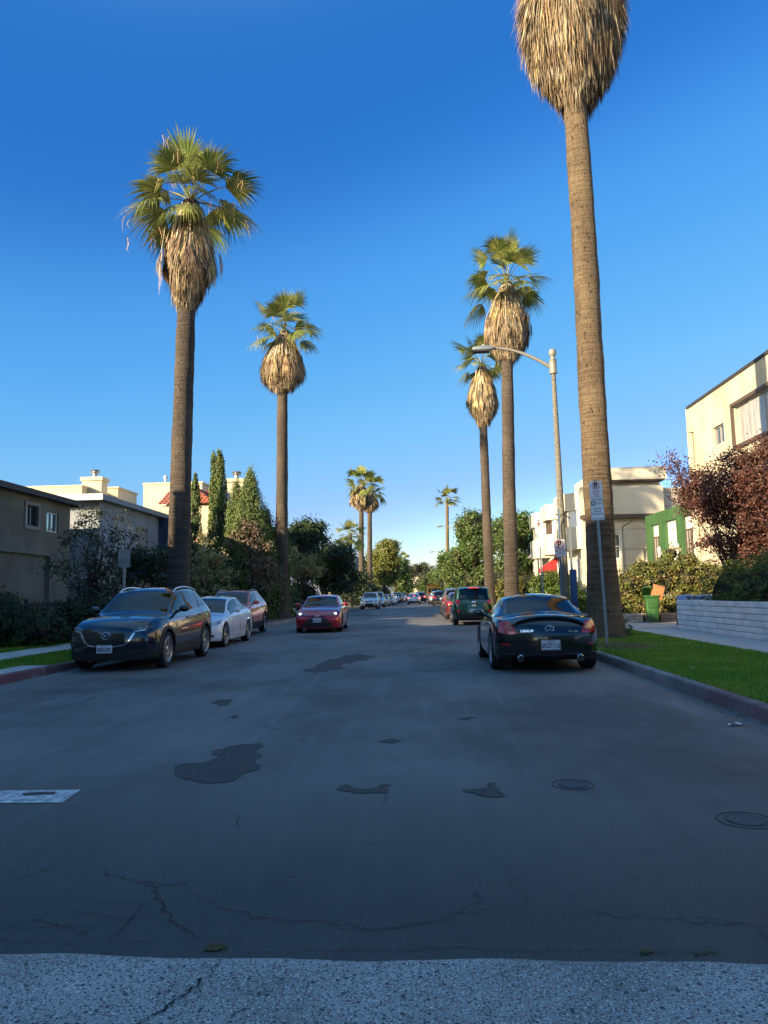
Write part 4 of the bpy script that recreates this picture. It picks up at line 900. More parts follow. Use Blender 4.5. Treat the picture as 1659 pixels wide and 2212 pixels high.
# ================================================================ buildings
M_stucco = mat('stucco_cream', (.56,.50,.37), .9, var=(1.1,(.44,.38,.265),.40,.64), bump=(45,.5,.01), stretch=(1,1,.5))
M_cream = mat('stucco_pale_cream', (.55,.485,.35), .9, var=(.9,(.49,.43,.30),.4,.65), bump=(45,.4,.008))
M_beige = mat('stucco_beige', (.56,.51,.39), .9, var=(1.0,(.49,.445,.335),.4,.65), bump=(45,.4,.008))
M_white = mat('stucco_white', (.64,.62,.56), .9, var=(1.0,(.57,.55,.49),.4,.65), bump=(45,.3,.006))
M_olive = mat('stucco_olive', (.135,.125,.088), .9, var=(.8,(.20,.185,.135),.4,.65), bump=(50,.6,.01))
M_blueg = mat('stucco_blue_grey', (.23,.265,.285), .9, var=(.9,(.30,.33,.35),.4,.65), bump=(50,.4,.008))
M_navy = mat('paint_navy', (.030,.048,.085), .8, var=(1.2,(.04,.062,.10),.4,.6))
M_shingle = mat('roof_shingle', (.035,.033,.03), .95, var=(9,(.07,.065,.06),.4,.65), bump=(25,1,.03))
M_trimdark = mat('trim_dark', (.035,.033,.032), .7)
M_fascia = mat('fascia_white', (.62,.62,.60), .7)
M_fasgrey = mat('fascia_grey', (.20,.23,.25), .7)
M_tile = mat('roof_tile', (.22,.075,.04), .85, var=(5,(.34,.14,.075),.38,.66), island=.3)
M_frame = mat('window_frame_white', (.70,.70,.68), .5)
M_bronze = mat('window_frame_bronze', (.085,.06,.045), .6)
M_alu = mat('window_frame_metal', (.42,.41,.38), .45, metal=.5)
M_pane = mat('window_pane', (.03,.04,.05), .05, coat=1.0, spec=1.0)
M_panel = mat('window_curtain_pane', (.42,.40,.35), .25, coat=.6, var=(6,(.28,.27,.24),.4,.6), stretch=(3,3,.2))
M_panew = mat('window_blind_pane', (.62,.60,.52), .3, coat=.6, var=(9,(.5,.48,.42),.4,.6), stretch=(.2,.2,4))
M_greenp = mat('paint_green', (.032,.092,.028), .75, var=(3,(.045,.12,.038),.4,.65), stretch=(1,1,.3))
M_metal = mat('flue_metal', (.35,.35,.35), .4, metal=.8)
M_iron = mat('iron_black', (.02,.02,.022), .6)
M_red = mat('awning_red', (.30,.016,.018), .75)
M_wood = mat('fence_wood', (.20,.155,.10), .9, var=(4,(.29,.235,.16),.4,.6), stretch=(3,3,.4))
def facade(mb, o, u, W, H, holes, n, depth=.16, mi=0, hmi=None):
    """wall rectangle from o along unit u, height H, outward normal n; holes=(u0,z0,u1,z1) are recessed"""
    o = Vector(o); u = Vector(u); n = Vector(n); Z = Vector((0,0,1))
    us = sorted({0, W, *[h[0] for h in holes], *[h[2] for h in holes]}); zs = sorted({0, H, *[h[1] for h in holes], *[h[3] for h in holes]})
    for i in range(len(us)-1):
        for j in range(len(zs)-1):
            cu_, cz = (us[i]+us[i+1])/2, (zs[j]+zs[j+1])/2
            if any(h[0] < cu_ < h[2] and h[1] < cz < h[3] for h in holes): continue
            P = [o+u*us[i]+Z*zs[j], o+u*us[i+1]+Z*zs[j], o+u*us[i+1]+Z*zs[j+1], o+u*us[i]+Z*zs[j+1]]
            mb.add(P, [(0,1,2,3)], mi)
    for h in holes:
        a = [o+u*h[0]+Z*h[1], o+u*h[2]+Z*h[1], o+u*h[2]+Z*h[3], o+u*h[0]+Z*h[3]]; b = [p-n*depth for p in a]
        mb.add(a+b, [(0,1,5,4),(1,2,6,5),(2,3,7,6),(3,0,4,7)], mi)
        mb.add(b, [(0,1,2,3)], mi if hmi is None else hmi)
def window(root, o, u, n, h, frame=None, pane=None, bars=(1,0), depth=.16, fw_=.05, name='window', trim=None):
    """h = hole rectangle; bars = number of vertical / horizontal mullions"""
    o = Vector(o); u = Vector(u); n = Vector(n); Z = Vector((0,0,1)); mb = MB()
    def bx(u0,z0,u1,z1,d0,d1):
        P = [o+u*a+Z*b+n*d for d in (d0,d1) for a,b in ((u0,z0),(u1,z0),(u1,z1),(u0,z1))]
        mb.add(P, [(0,3,2,1),(4,5,6,7),(0,1,5,4),(1,2,6,5),(2,3,7,6),(3,0,4,7)])
    e = .004; u0,z0,u1,z1 = h[0]+e,h[1]+e,h[2]-e,h[3]-e; d0,d1 = -depth+.03, -depth+.09
    bx(u0,z0,u1,z0+fw_,d0,d1); bx(u0,z1-fw_,u1,z1,d0,d1); bx(u0,z0+fw_,u0+fw_,z1-fw_,d0,d1); bx(u1-fw_,z0+fw_,u1,z1-fw_,d0,d1)
    for i in range(bars[0]): c = u0+(u1-u0)*(i+1)/(bars[0]+1); bx(c-fw_*.4,z0+fw_,c+fw_*.4,z1-fw_,d0+.005,d1-.005)
    for i in range(bars[1]): c = z0+(z1-z0)*(i+1)/(bars[1]+1); bx(u0+fw_,c-fw_*.3,u1-fw_,c+fw_*.3,d0+.008,d1-.008)
    f = mb.build(name, frame or M_frame, root)
    mb = MB(); P = [o+u*a+Z*b+n*(d0+.012) for a,b in ((u0+fw_*.5,z0+fw_*.5),(u1-fw_*.5,z0+fw_*.5),(u1-fw_*.5,z1-fw_*.5),(u0+fw_*.5,z1-fw_*.5))]
    mb.add(P+[p-n*.01 for p in P], [(0,1,2,3),(7,6,5,4)])
    mb.build('pane', pane or M_pane, f)
    if trim:
        w, tm, pr = trim; mb = MB(); d1 = pr
        for (a,b_,c,d) in ((h[0]-w,h[1]-w,h[2]+w,h[1]),(h[0]-w,h[3],h[2]+w,h[3]+w),(h[0]-w,h[1],h[0],h[3]),(h[2],h[1],h[2]+w,h[3])): bx(a,b_,c,d,.002,pr)
        # the boxes above went to mb
        mb.build('window_trim', tm, f)
    return f
def box_building(name, label, x0, y0, x1, y1, h, wm, cat='building', group=None, face_holes=None, z0=.0, roof=True, parapet=.25, roofm=None, capm=None):
    """a plain volume; face_holes: {'w','e','s','n'} -> list of (rect, kwargs)"""
    root = empty(name, ((x0+x1)/2, (y0+y1)/2, 0), 0, label, cat, group); ox, oy = (x0+x1)/2, (y0+y1)/2
    fh = face_holes or {}; mb = MB()
    F = {'w': ((x0-ox,y0-oy,z0),(0,1,0),y1-y0,(-1,0,0)), 'e': ((x1-ox,y0-oy,z0),(0,1,0),y1-y0,(1,0,0)),
         's': ((x0-ox,y0-oy,z0),(1,0,0),x1-x0,(0,-1,0)), 'n': ((x0-ox,y1-oy,z0),(1,0,0),x1-x0,(0,1,0))}
    for k, (o, u, W, n) in F.items(): facade(mb, o, u, W, h-z0, [r for r,_ in fh.get(k, [])], n)
    mb.add([(x0-ox,y0-oy,h-parapet),(x1-ox,y0-oy,h-parapet),(x1-ox,y1-oy,h-parapet),(x0-ox,y1-oy,h-parapet)], [(0,1,2,3)])
    w = mb.build('wall', wm, root, fix=False)
    for k, (o, u, W, n) in F.items():
        for r, kw in fh.get(k, []):
            if kw is not None: window(root, o, u, n, r, **kw)
    if roof:
        c = MB(); t = .14; p = .05; X0,Y0,X1,Y1 = x0-ox-p,y0-oy-p,x1-ox+p,y1-oy+p
        for (a,b_,d,e) in ((X0,Y0,X1,Y0+t+p),(X0,Y1-t-p,X1,Y1),(X0,Y0+t+p,X0+t+p,Y1-t-p),(X1-t-p,Y0+t+p,X1,Y1-t-p)): c.box(a,b_,h-.02,d,e,h+.10)
        c.build('roof_cap', capm or wm, root)
    return root, w, (ox, oy)
def chimney(root, o, x, y, z0, z1, w, d, m):
    mb = MB(); mb.box(x-w/2-o[0],y-d/2-o[1],z0,x+w/2-o[0],y+d/2-o[1],z1-.25); mb.box(x-w/2-.1-o[0],y-d/2-.1-o[1],z1-.25,x+w/2+.1-o[0],y+d/2+.1-o[1],z1)
    c = mb.build('chimney', m, root)
    MB().lathe([(.16,z1),(.16,z1+.32),(.32,z1+.34),(.33,z1+.38),(.17,z1+.40),(.17,z1+.46),(.34,z1+.48),(.30,z1+.54),(.08,z1+.60)], 16, (x-o[0],y-o[1],0)).build('flue_cap', M_metal, c)
# --- olive house, nearest on the left
X1 = -14.5; y0, y1 = 14.8, 30.2; u = lambda y: y-y0
H1 = A(0,1047,25.0).z
holes = [((u(26.7),4.22-.12,u(27.55),5.0-.12), dict(frame=M_trimdark, bars=(1,0), trim=(.13, mat('trim_taupe',(.24,.22,.18),.8), .05))), ((u(28.25),4.12-.12,u(29.2),4.92-.12), dict(frame=M_frame, bars=(1,0))), ((u(19.5),3.9,u(21.5),4.9), dict(frame=M_frame, bars=(1,0))), ((u(23),.05,u(28.6),3.05), None)]
root, w, o = box_building('house', 'two storey olive stucco house with dark eaves at the left edge', -25, y0, X1, y1, H1, M_olive, 'house', 'houses on the left side', {'e': holes}, z0=.12, roof=False, parapet=0)
mb = MB(); e = .35; xs0,xs1,ys0,ys1 = -25-e-o[0],X1+e-o[0],y0-e-o[1],y1+e-o[1]; rz = H1+1.15
mb.add([(xs0,ys0,H1+.02),(xs1,ys0,H1+.02),(xs1,ys1,H1+.02),(xs0,ys1,H1+.02),(-1.0,ys0+5.5,rz),(-1.0,ys1-5.5,rz)], [(0,1,4),(1,2,5,4),(2,3,5),(3,0,4,5)])
mb.add([(xs0,ys0,H1-.0),(xs1,ys0,H1-.0),(xs1,ys1,H1-.0),(xs0,ys1,H1-.0)], [(3,2,1,0)])
r_ = mb.build('roof', M_shingle, root, fix=False)
mb = MB(); t = .05
for a in ((xs1,ys0,xs1+t,ys1),(xs0,ys0-t,xs1+t,ys0),(xs0,ys1,xs1+t,ys1+t)): mb.box(a[0],a[1],H1-.16,a[2],a[3],H1+.05)
mb.build('fascia', M_trimdark, r_)
MB().box(X1-1.6-o[0],23-o[1],.125,X1-1.55-o[0],28.6-o[1],3.0).build('garage_door', mat('garage_taupe',(.13,.12,.10),.8), root)
# --- blue grey house with navy balcony
X1 = -14.3; y0, y1 = 32.6, 41.0; H2 = A(206,1076,31.9).z; u = lambda y: y-y0
holes = [((u(34.6),3.55,u(35.6),4.7), dict(frame=M_frame, pane=M_panel, bars=(1,0))), ((u(36.9),3.3,u(38.6),5.0), dict(frame=M_alu, pane=M_panel, bars=(1,0))), ((u(33.4),1.0,u(34.9),2.4), dict(frame=M_frame, bars=(1,1)))]
hs = [((6.0,3.9,7.6,5.0), dict(frame=M_frame, pane=M_panew, bars=(1,0)))]
root, w, o = box_building('house', 'two storey blue grey house with a navy balcony on the left', -24, y0, X1, y1, H2, M_blueg, 'house', 'houses on the left side', {'e': holes, 's': hs}, z0=.12, roof=False, parapet=0)
mb = MB(); e = .7; xs0,xs1,ys0,ys1 = -24-e-o[0],X1+.4-o[0],y0-e-o[1],y1+e-o[1]; rz = H2+.75
mb.add([(xs0,ys0,H2+.14),(xs1,ys0,H2+.14),(xs1,ys1,H2+.14),(xs0,ys1,H2+.14),(-1.5,ys0+4.2,rz),(-1.5,ys1-4.2,rz)], [(0,1,4),(1,2,5,4),(2,3,5),(3,0,4,5)])
mb.add([(xs0,ys0,H2-.02),(xs1,ys0,H2-.02),(xs1,ys1,H2-.02),(xs0,ys1,H2-.02)], [(3,2,1,0)])
r_ = mb.build('roof', M_fasgrey, root, fix=False)
mb = MB(); mb.box(xs1,ys0,H2-.06,xs1+.05,ys1,H2+.18); mb.box(xs0,ys1,H2-.06,xs1+.05,ys1+.05,H2+.18); mb.build('fascia', M_fasgrey, r_)
MB().box(xs0,ys0-.06,H2-.08,xs1+.05,ys0,H2+.20).build('gable_board', M_fascia, r_)
mb = MB(); mb.box(X1+.004-o[0],35.9-o[1],2.55,X1+1.15-o[0],40.2-o[1],2.70); mb.box(X1+1.07-o[0],35.9-o[1],2.70,X1+1.15-o[0],40.2-o[1],3.62); mb.box(X1+.004-o[0],35.9-o[1],2.70,X1+1.07-o[0],35.98-o[1],3.62)
mb.build('balcony', M_navy, root)
MB().box(X1+.004-o[0],40.2-o[1],.12,X1+1.15-o[0],41.0-o[1],H2-.03).build('stair_tower', M_navy, root)
# --- cream flat roofed apartment behind
G_B = 'cream flats behind the houses'
root, w, o = box_building('apartment_building', 'pale cream flat roofed building with chimney, behind the olive house', -36, 48, -22.3, 56, 9.0, M_cream, 'building', G_B, {'s': [((6,6.5,7.2,7.8), dict(frame=M_frame, bars=(1,0)))]}, capm=M_cream)
chimney(root, o, -22.0+.0, 49.3, 7, 9.75, 1.35, 1.0, M_cream)
mb = MB(); mb.box(-22.3+.003-o[0],51.3-o[1],.1,-21.2-o[0],54.8-o[1],9.3); mb.box(-22.3+.003-o[0],51.22-o[1],9.3,-21.12-o[0],54.88-o[1],9.42)
mb.build('wing', M_cream, root)
mb = MB(); mb.box(-21.19-o[0],54.9-o[1],.1,-19.4-o[0],58-o[1],8.1); b_ = mb.build('blue_screen', mat('awning_blue',(.02,.05,.19),.7), root)
# --- chimney town house with red tile roofs
Y3 = 47.4
root, w, o = box_building('town_house', 'cream three storey town house with red tile roofs and square chimney', -17.9, Y3, -14.0, 56, 8.9, M_cream, 'house', None, {'s': [((1.05,5.9,2.7,7.1), dict(frame=M_frame, pane=M_panew, bars=(1,0)))]})
MB().box(-17.0,Y3+.2,8.9,-16.85,Y3+.35,9.5)
mb = MB(); mb.lathe([(.09,8.9),(.09,9.35),(.14,9.36),(.14,9.5),(.02,9.55)], 10, (-16.6-o[0],Y3+.5-o[1],0)); mb.build('vent_pipe', M_fascia, root)
MB().box(-15.4-o[0],44.0-o[1],.1,-12.3-o[0],Y3-.003-o[1],7.0).build('front_wing', M_cream, root)
chimney(root, o, -12.45, 50.4, .1, 9.55, 1.1, .9, M_cream)
def tiles(x0, x1, ya, za, yb, zb, axis='x', n=None):
    """corrugated barrel tiles on a slope running from (ya,za) up to (yb,zb)"""
    mb = MB(); n = n or int(abs(x1-x0)/.055); rows = []
    k = max(3, int(math.hypot(yb-ya, zb-za)/.36))
    for j in range(k):
        for e_ in (0, .98):
            s = (j+e_)/k; lift = .05*(1-e_)
            rows.append([((x0+(x1-x0)*i/n), ya+(yb-ya)*s, za+(zb-za)*s+.055*abs(math.sin(i/n*abs(x1-x0)/.26*math.pi))+lift) for i in range(n+1)])
    if axis == 'y': rows = [[(y,x,z) for x,y,z in r] for r in rows]
    mb.grid(rows); return mb
r_ = tiles(-15.7-o[0], -12.0-o[0], 43.7-o[1], 7.0, 45.9-o[1], 8.15).build('tile_roof', M_tile, root)
mb = tiles(43.7-o[1], 49.0-o[1], -12.0-o[0], 6.98, -13.4-o[0], 8.1, axis='y'); mb.build('tile_roof', M_tile, root)
tiles(-17.9-o[0], -15.45-o[0], 45.6-o[1], 5.55, 47.38-o[1], 6.25).build('tile_roof', M_tile, root)
MB().box(-17.9-o[0],45.8-o[1],.1,-15.41-o[0],Y3-.003-o[1],5.5).build('porch_wing', M_cream, root)
MB().prism([(44.1-o[1],7.0),(48.9-o[1],7.0),(48.0-o[1],7.95),(45.8-o[1],7.95)], -15.3-o[0], -12.45-o[0], axis='x').build('gable_wall', M_cream, root)
# left far buildings glimpsed between trees
box_building('apartment_building', 'small cream building glimpsed under the short bushy palm', -13.8, 104, -9.3, 116, 7.2, M_cream, 'building', None, {'s': [((1.0,4.2,2.4,5.6), dict(frame=M_frame))]})
# white flats at the end of the street
ye = 300; xa, xb = A(881,1290,ye).x, A(912,1290,ye).x
hs = []
for zz in (1.2, 4.0, 6.4): hs.append(((xb-xa)*.38 and ((xb-xa)*.42, zz, (xb-xa)*.84, zz+1.25), dict(frame=M_trimdark, pane=M_panel, bars=(1,0))))
box_building('apartment_building', 'pale flats with three dark windows closing the far end of the street', xa, ye, xb, ye+12, 8.1, M_cream, 'building', None, {'s': hs})
# small shaded buildings behind on the right side (grey box above the trees)
a = A(1113,1290,62); 
# --- tall stucco building at the right edge
X = 12.5; y0, y1, H = 12.0, 33.8, 9.55; u = lambda y: y-y0
hw_ = [((u(30.05),8.05-.9,u(31.15),8.05-.12), dict(frame=M_alu, bars=(1,0))), ((u(25.4),6.75,u(29.0),8.3), dict(frame=M_alu, pane=M_panel, bars=(2,0), trim=(.13,M_bronze,.10))),
       ((u(18.0),6.75,u(21.6),8.3), dict(frame=M_alu, pane=M_panel, bars=(2,0), trim=(.13,M_bronze,.10))), ((u(25.4),3.3,u(29.0),4.8), dict(frame=M_alu, pane=M_panel, bars=(2,0), trim=(.13,M_bronze,.10)))]
root, w, o = box_building('apartment_building', 'tall cream stucco building with dark roof edge at the right edge', X, y0, 24, y1, H, M_stucco, 'building', 'stucco buildings on the right side', {'w': hw_}, z0=.1, capm=M_trimdark)
mb = MB(); mb.lathe([(.045,.1),(.045,8.35)], 10, (X-.06-o[0],33.35-o[1],0)); mb.box(X-.17-o[0],33.22-o[1],8.35,X-.01-o[0],33.48-o[1],8.62); mb.build('drain_pipe', M_stucco, root)
MB().box(X-.03-o[0],33.8+.003-o[1],.1,X+2-o[0],34.0-o[1],H-.0).build('end_pier', M_stucco, root)
# --- green and white entrance wing
y0, y1, H = 34.02, 40.6, 5.3
root = empty('entrance_wing', (X, y0, 0), 0, 'white entrance wing with dark green board frame and wall lanterns', 'building')
mb = MB(); mb.box(.02,0,.1,7,y1-y0,H-.05); mb.build('wall', M_white, root)
mb = MB(); L_ = y1-y0
def gboard(u0,z0,u1,z1,d=.12): 
    mb.box(-d,u0,z0,.017,u1,z1)
    k = int((u1-u0)/.16)
    for i in range(k+1): yy = u0+i*(u1-u0)/max(1,k); mb.box(-d-.02,yy-.012,z0+.01,-d-.001,yy+.012,z1-.01)
gboard(0,4.72,L_,H); gboard(5.72,1.5,L_,4.718); gboard(3.5,1.5,4.45,4.718); gboard(1.0,1.5,1.85,4.718)
mb.build('green_boards', M_greenp, root)
for (a,b_,c,d) in ((4.75,2.5,5.55,4.1),(.15,2.5,.85,4.1)):
    window(root, (-.0,0,0), (0,1,0), (-1,0,0), (a,b_,c,d), frame=M_bronze, pane=M_panel, bars=(1,0), depth=0.0)
for yy in (4.15, 1.5):
    ln = MB(); ln.box(-.20,yy-.03,3.12,-.14,yy+.03,3.30); ln.lathe([(.02,3.52),(.10,3.40),(.11,3.34),(.09,3.30),(.06,3.02),(.02,2.96)], 8, (-.26,yy,0)); ln.build('wall_lantern', mat('lantern_white',(.6,.58,.5),.5), root)
# wooden slat fence below it
root = empty('slat_fence', (X-.5, 33.2, 0), 0, 'brown wooden slat fence between the hedge and the green wing', 'fence')
mb = MB()
for i in range(40): yy = i*.17; mb.box(-.02,yy,1.15,.02,yy+.09,2.3+.005*(i%3))
mb.box(.02,0,1.4,.06,6.8,1.5); mb.box(.02,0,2.05,.06,6.8,2.15)
mb.build('slats', M_wood, root)
MB().box(.061,0,.1,.35,6.8,1.14).build('plinth', M_white, root)
# --- beige flats with banded balconies
Yf = 42.0; xl, xr = 9.35, 16.6; H = A(1400,1058,42).z; ZR = A(1380,1009,42).z; ZS = A(1380,1050,42).z
hs = [((3.25,2.85,4.65,3.55), dict(frame=M_frame, pane=M_panel, bars=(1,0))), ((1.3,3.0,2.0,4.4), dict(frame=M_frame, bars=(0,1)))]
root, w, o = box_building('apartment_building', 'beige stucco flats with angular banded balconies and a set back roof room', xl, Yf, xr, 60, H, M_beige, 'building', 'stucco buildings on the right side', {'s': hs}, z0=.1)
mb = MB()  # thin horizontal grooves, downpipe
for z in (1.55,2.7,3.62,4.75,6.0,6.75): mb.box(xl+.1-o[0],Yf-.012-o[1],z,xr-o[0],Yf-.002-o[1],z+.022)
mb.build('stucco_joint', mat('joint_brown',(.22,.18,.13),.9), root)
MB().box(xl-.2-o[0],Yf-.5-o[1],5.35,13.7-o[0],Yf-.003-o[1],5.55).build('band_soffit', M_bronze, root)
MB().box(xl-.2-o[0],Yf-.55-o[1],5.551,13.7-o[0],Yf-.003-o[1],A(1380,1049,41.5).z).build('parapet_band', M_beige, root)
mb = MB(); mb.tube([(11.9-o[0],Yf-.06-o[1],5.4),(11.9-o[0],Yf-.06-o[1],5.2),(11.4-o[0],Yf-.06-o[1],4.9),(11.4-o[0],Yf-.06-o[1],.5)], .05, 8); mb.build('drain_pipe', M_beige, root)
mb = MB(); mb.box(xl+1.4-o[0],Yf+.6-o[1],H-.2,13.9-o[0],Yf+6-o[1],ZR-.78); mb.box(xl+1.0-o[0],Yf-.1-o[1],ZR-.70,14.1-o[0],Yf+6.5-o[1],ZR); mb.build('roof_room', M_beige, root)
MB().box(xl+1.1-o[0],Yf-.0-o[1],ZR-.775,14.0-o[0],Yf+6.4-o[1],ZR-.705).build('roof_soffit', M_bronze, root)
MB().box(12.6-o[0],Yf+.5-o[1],H,13.6-o[0],Yf+.59-o[1],ZR-.95).build('roof_window', M_frame, root)
for k, yb in enumerate((42.6, 47.6, 52.6)):
    P = lambda d: [(xl-.003-o[0],yb-o[1]),(xl-.95-o[0],yb+.9-o[1]),(xl-.95-o[0],yb+3.0-o[1]),(xl-.003-o[0],yb+3.9-o[1])][::-1]
    mb = MB(); mb.prism(P(0), 6.0, H+.05); mb.prism(P(0), 3.75, 5.05); mb.build('balcony', M_beige, root)
    mb = MB(); Q = [(xl-.003-o[0],yb+.1-o[1]),(xl-.55-o[0],yb+.9-o[1]),(xl-.55-o[0],yb+3.0-o[1]),(xl-.003-o[0],yb+3.8-o[1])][::-1]; mb.prism(Q, 5.051, 5.999); mb.build('recessed_window', M_frame, root)
    for (a,b_,c,d) in ((yb+1.0,5.1,yb+1.9,5.93),(yb+2.1,5.1,yb+2.9,5.93)): window(root, (xl-.553-o[0],-o[1],0),(0,1,0),(-1,0,0),(a,b_,c,d), frame=M_bronze, pane=M_pane, bars=(1,0), depth=0)
    for (a,b_,c,d) in ((yb+.4,1.9,yb+1.5,3.2),(yb+2.3,1.9,yb+3.4,3.2)): window(root, (xl-.003-o[0],-o[1],0),(0,1,0),(-1,0,0),(a,b_,c,d), frame=M_frame, pane=M_pane, bars=(1,1), depth=0)
mb = MB(); ya = 50.2
mb.add([(xl-.01-o[0],ya-o[1],3.65),(xl-.01-o[0],ya+1.2-o[1],3.65),(xl-1.1-o[0],ya+1.2-o[1],2.9),(xl-1.1-o[0],ya-o[1],2.9),(xl-1.1-o[0],ya+1.2-o[1],2.65),(xl-1.1-o[0],ya-o[1],2.65),(xl-.01-o[0],ya-o[1],2.65),(xl-.01-o[0],ya+1.2-o[1],2.65)], [(0,1,2,3),(3,2,4,5),(0,3,5,6),(1,7,4,2)])
mb.build('awning', M_red, root)
# --- white house beyond, with a grey mansard roof and railing
root, w, o = box_building('house', 'white house with grey hipped roof and iron balcony rail, past the beige flats', 9.9, 62.0, 16, 72, 4.3, M_white, 'house', None, {'s': [((.5,2.2,1.2,3.6), dict(frame=M_trimdark))]}, z0=.1, roof=False, parapet=0)
mb = MB(); mb.add([(-3.6,-5.6,4.2),(3.6,-5.6,4.2),(3.6,5.6,4.2),(-3.6,5.6,4.2),(-1.6,-3.6,6.3),(1.6,-3.6,6.3),(1.6,3.6,6.3),(-1.6,3.6,6.3)], [(0,1,5,4),(1,2,6,5),(2,3,7,6),(3,0,4,7),(4,5,6,7),(3,2,1,0)]); mb.build('roof', mat('roof_grey',(.20,.19,.18),.9,var=(8,(.27,.26,.25),.4,.6)), root)
mb = MB(); mb.box(-3.9,-5.9,1.3,-1.2,-5.003,1.75); mb.build('balcony', M_white, root)
mb = MB()
for i in range(14): mb.box(-3.88+i*.2,-5.88,1.75,-3.86+i*.2,-5.86,2.7)
mb.box(-3.9,-5.89,2.7,-1.2,-5.85,2.74); mb.build('railing', M_iron, root)
box_building('apartment_building', 'grey flat roofed building high among the far right trees', *(lambda p: (p.x, 150, p.x+3.2, 160))(A(963,1290,150)), 9.2, mat('stucco_grey',(.30,.29,.27),.9), 'building', None)
# --- corner buildings outside the frame to the left and behind: first two added and sized for their shade
box_building('apartment_building', 'unseen three storey corner building left of the camera, added to shade the junction', -19.2, 4.0, -13.6, 14.3, 9.4, M_beige, 'building', 'corner buildings by the junction', {'e': [((1.1+i*2.3,1.2+j*3.1,2.4+i*2.3,2.6+j*3.1), dict(frame=M_frame)) for i in range(4) for j in range(2)]})
box_building('apartment_building', 'unseen long five storey building across the junction behind the camera, added for its shade', -62, -34.0, -7.5, -14.0, 18.6, M_stucco, 'building', 'corner buildings by the junction', {'n': [((2.5+i*3.6,1.2+j*3.4,4.3+i*3.6,2.7+j*3.4), dict(frame=M_frame)) for i in range(14) for j in range(4)]})
box_building('apartment_building', 'cream two storey building across the junction, behind and right', 6.0, -34.0, 30, -15.0, 7.5, M_cream, 'building', 'corner buildings by the junction', {'n': [((2.5+i*3.6,1.2+j*3.2,4.3+i*3.6,2.6+j*3.2), dict(frame=M_frame)) for i in range(6) for j in range(2)]})

# ================================================================ walls, fences, bins
M_block = mat('block_grey', (.76,.71,.65), .92, var=(2.5,(.85,.80,.74),.4,.65), bump=(14,.9,.03), island=.10)
M_brick = mat('slump_brick', (.42,.36,.30), .92, var=(3,(.52,.45,.38),.4,.65), bump=(18,.8,.02), island=.14)
def course_wall(name, label, x, y0, y1, zb, nc, ch, bl, th, m, cat='wall', axis='y', joint=.012):
    root = empty(name, (x, y0, zb) if axis=='y' else (y0, x, zb), 0, label, cat); q = random.Random(int(x*10)); mb = MB()
    L_ = y1-y0
    for c in range(nc):
        s = -(bl/2 if c%2 else 0)
        while s < L_:
            a = max(0, s)+joint/2; b_ = min(L_, s+bl)-joint/2
            if b_-a > .03:
                d = q.uniform(-.006,.006)
                bb = (d, a, c*ch+joint*.7, th+d, b_, (c+1)*ch-joint*.7)
                if axis == 'y': mb.box(*bb)
                else: mb.box(a, d, bb[2], b_, th+d, bb[5])
            s += bl
    mb.build('blocks', m, root, bevel=.012)
    mb = MB(); 
    if axis == 'y': mb.box(.018,.02,0,th-.018,L_-.02,nc*ch-.01)
    else: mb.box(.02,.018,0,L_-.02,th-.018,nc*ch-.01)
    mb.build('mortar', M_curb, root)
    return root
root = course_wall('block_wall', 'low grey split block garden wall beside the right sidewalk', 8.05, 9.0, 23.8, .12, 6, .152, .40, .20, M_block)
MB().box(.20-.01,14.6,.0,4.2,14.8,.90).build('return_wall', M_block, root)
course_wall('brick_planter', 'low pale brick planter wall in front of the yellow green hedge', 28.9, 7.75, 12.2, .12, 3, .12, .30, .16, M_brick, axis='x')
# picket fence on the left
root = empty('picket_fence', (-11.2, 20.8, .12), 0, 'dark iron picket fence behind the left bushes', 'fence'); mb = MB()
for i in range(60): y = i*.13; mb.box(-.012,y,0,.012,y+.025,1.25)
mb.build('pickets', M_iron, root); mb = MB(); mb.box(-.02,0,1.16,.02,7.8,1.21); mb.box(-.02,0,.15,.02,7.8,.20); mb.build('rail', M_iron, root)
for y in (0,2.6,5.2,7.8): MB().box(-.04,y-.04,0,.04,y+.04,1.35).build('fence_post', M_iron, root)
# stair rail behind the second palm
root = empty('handrail', (-9.6, 50.5, .12), 0, 'sloping grey metal stair rail right of the second palm base', 'handrail'); mb = MB()
for i in range(12): mb.box(i*.18,-.01,0,i*.18+.02,.01,1.55-i*.07)
mb.build('balusters', M_fasgrey, root)
mb = MB(); mb.tube([(0,0,1.58),(2.05,0,.80)], .025, 6); mb.build('rail', M_fasgrey, root)
for k in range(3): MB().box(-.4,-.9+.35*k*0,-.0,2.2-k*.5,-.15,.16*(k+1)).build('step', M_walk, root)
# white ladder like railing left of the yellow shrub
p = A(1177,1290,48); root = empty('garden_rail', (p.x,48,.12), 0, 'small white slatted garden rail between the right palms and yellow shrub', 'railing'); mb = MB()
for i in range(6): mb.box(-.2,-.02,.5+i*.17,.25,.02,.56+i*.17)
mb.build('slats', M_frame, root); mb = MB(); mb.box(-.25,-.03,0,-.2,.03,1.6); mb.build('post', M_frame, root); mb = MB(); mb.box(.25,-.03,0,.3,.03,1.6); mb.build('post', M_frame, root)
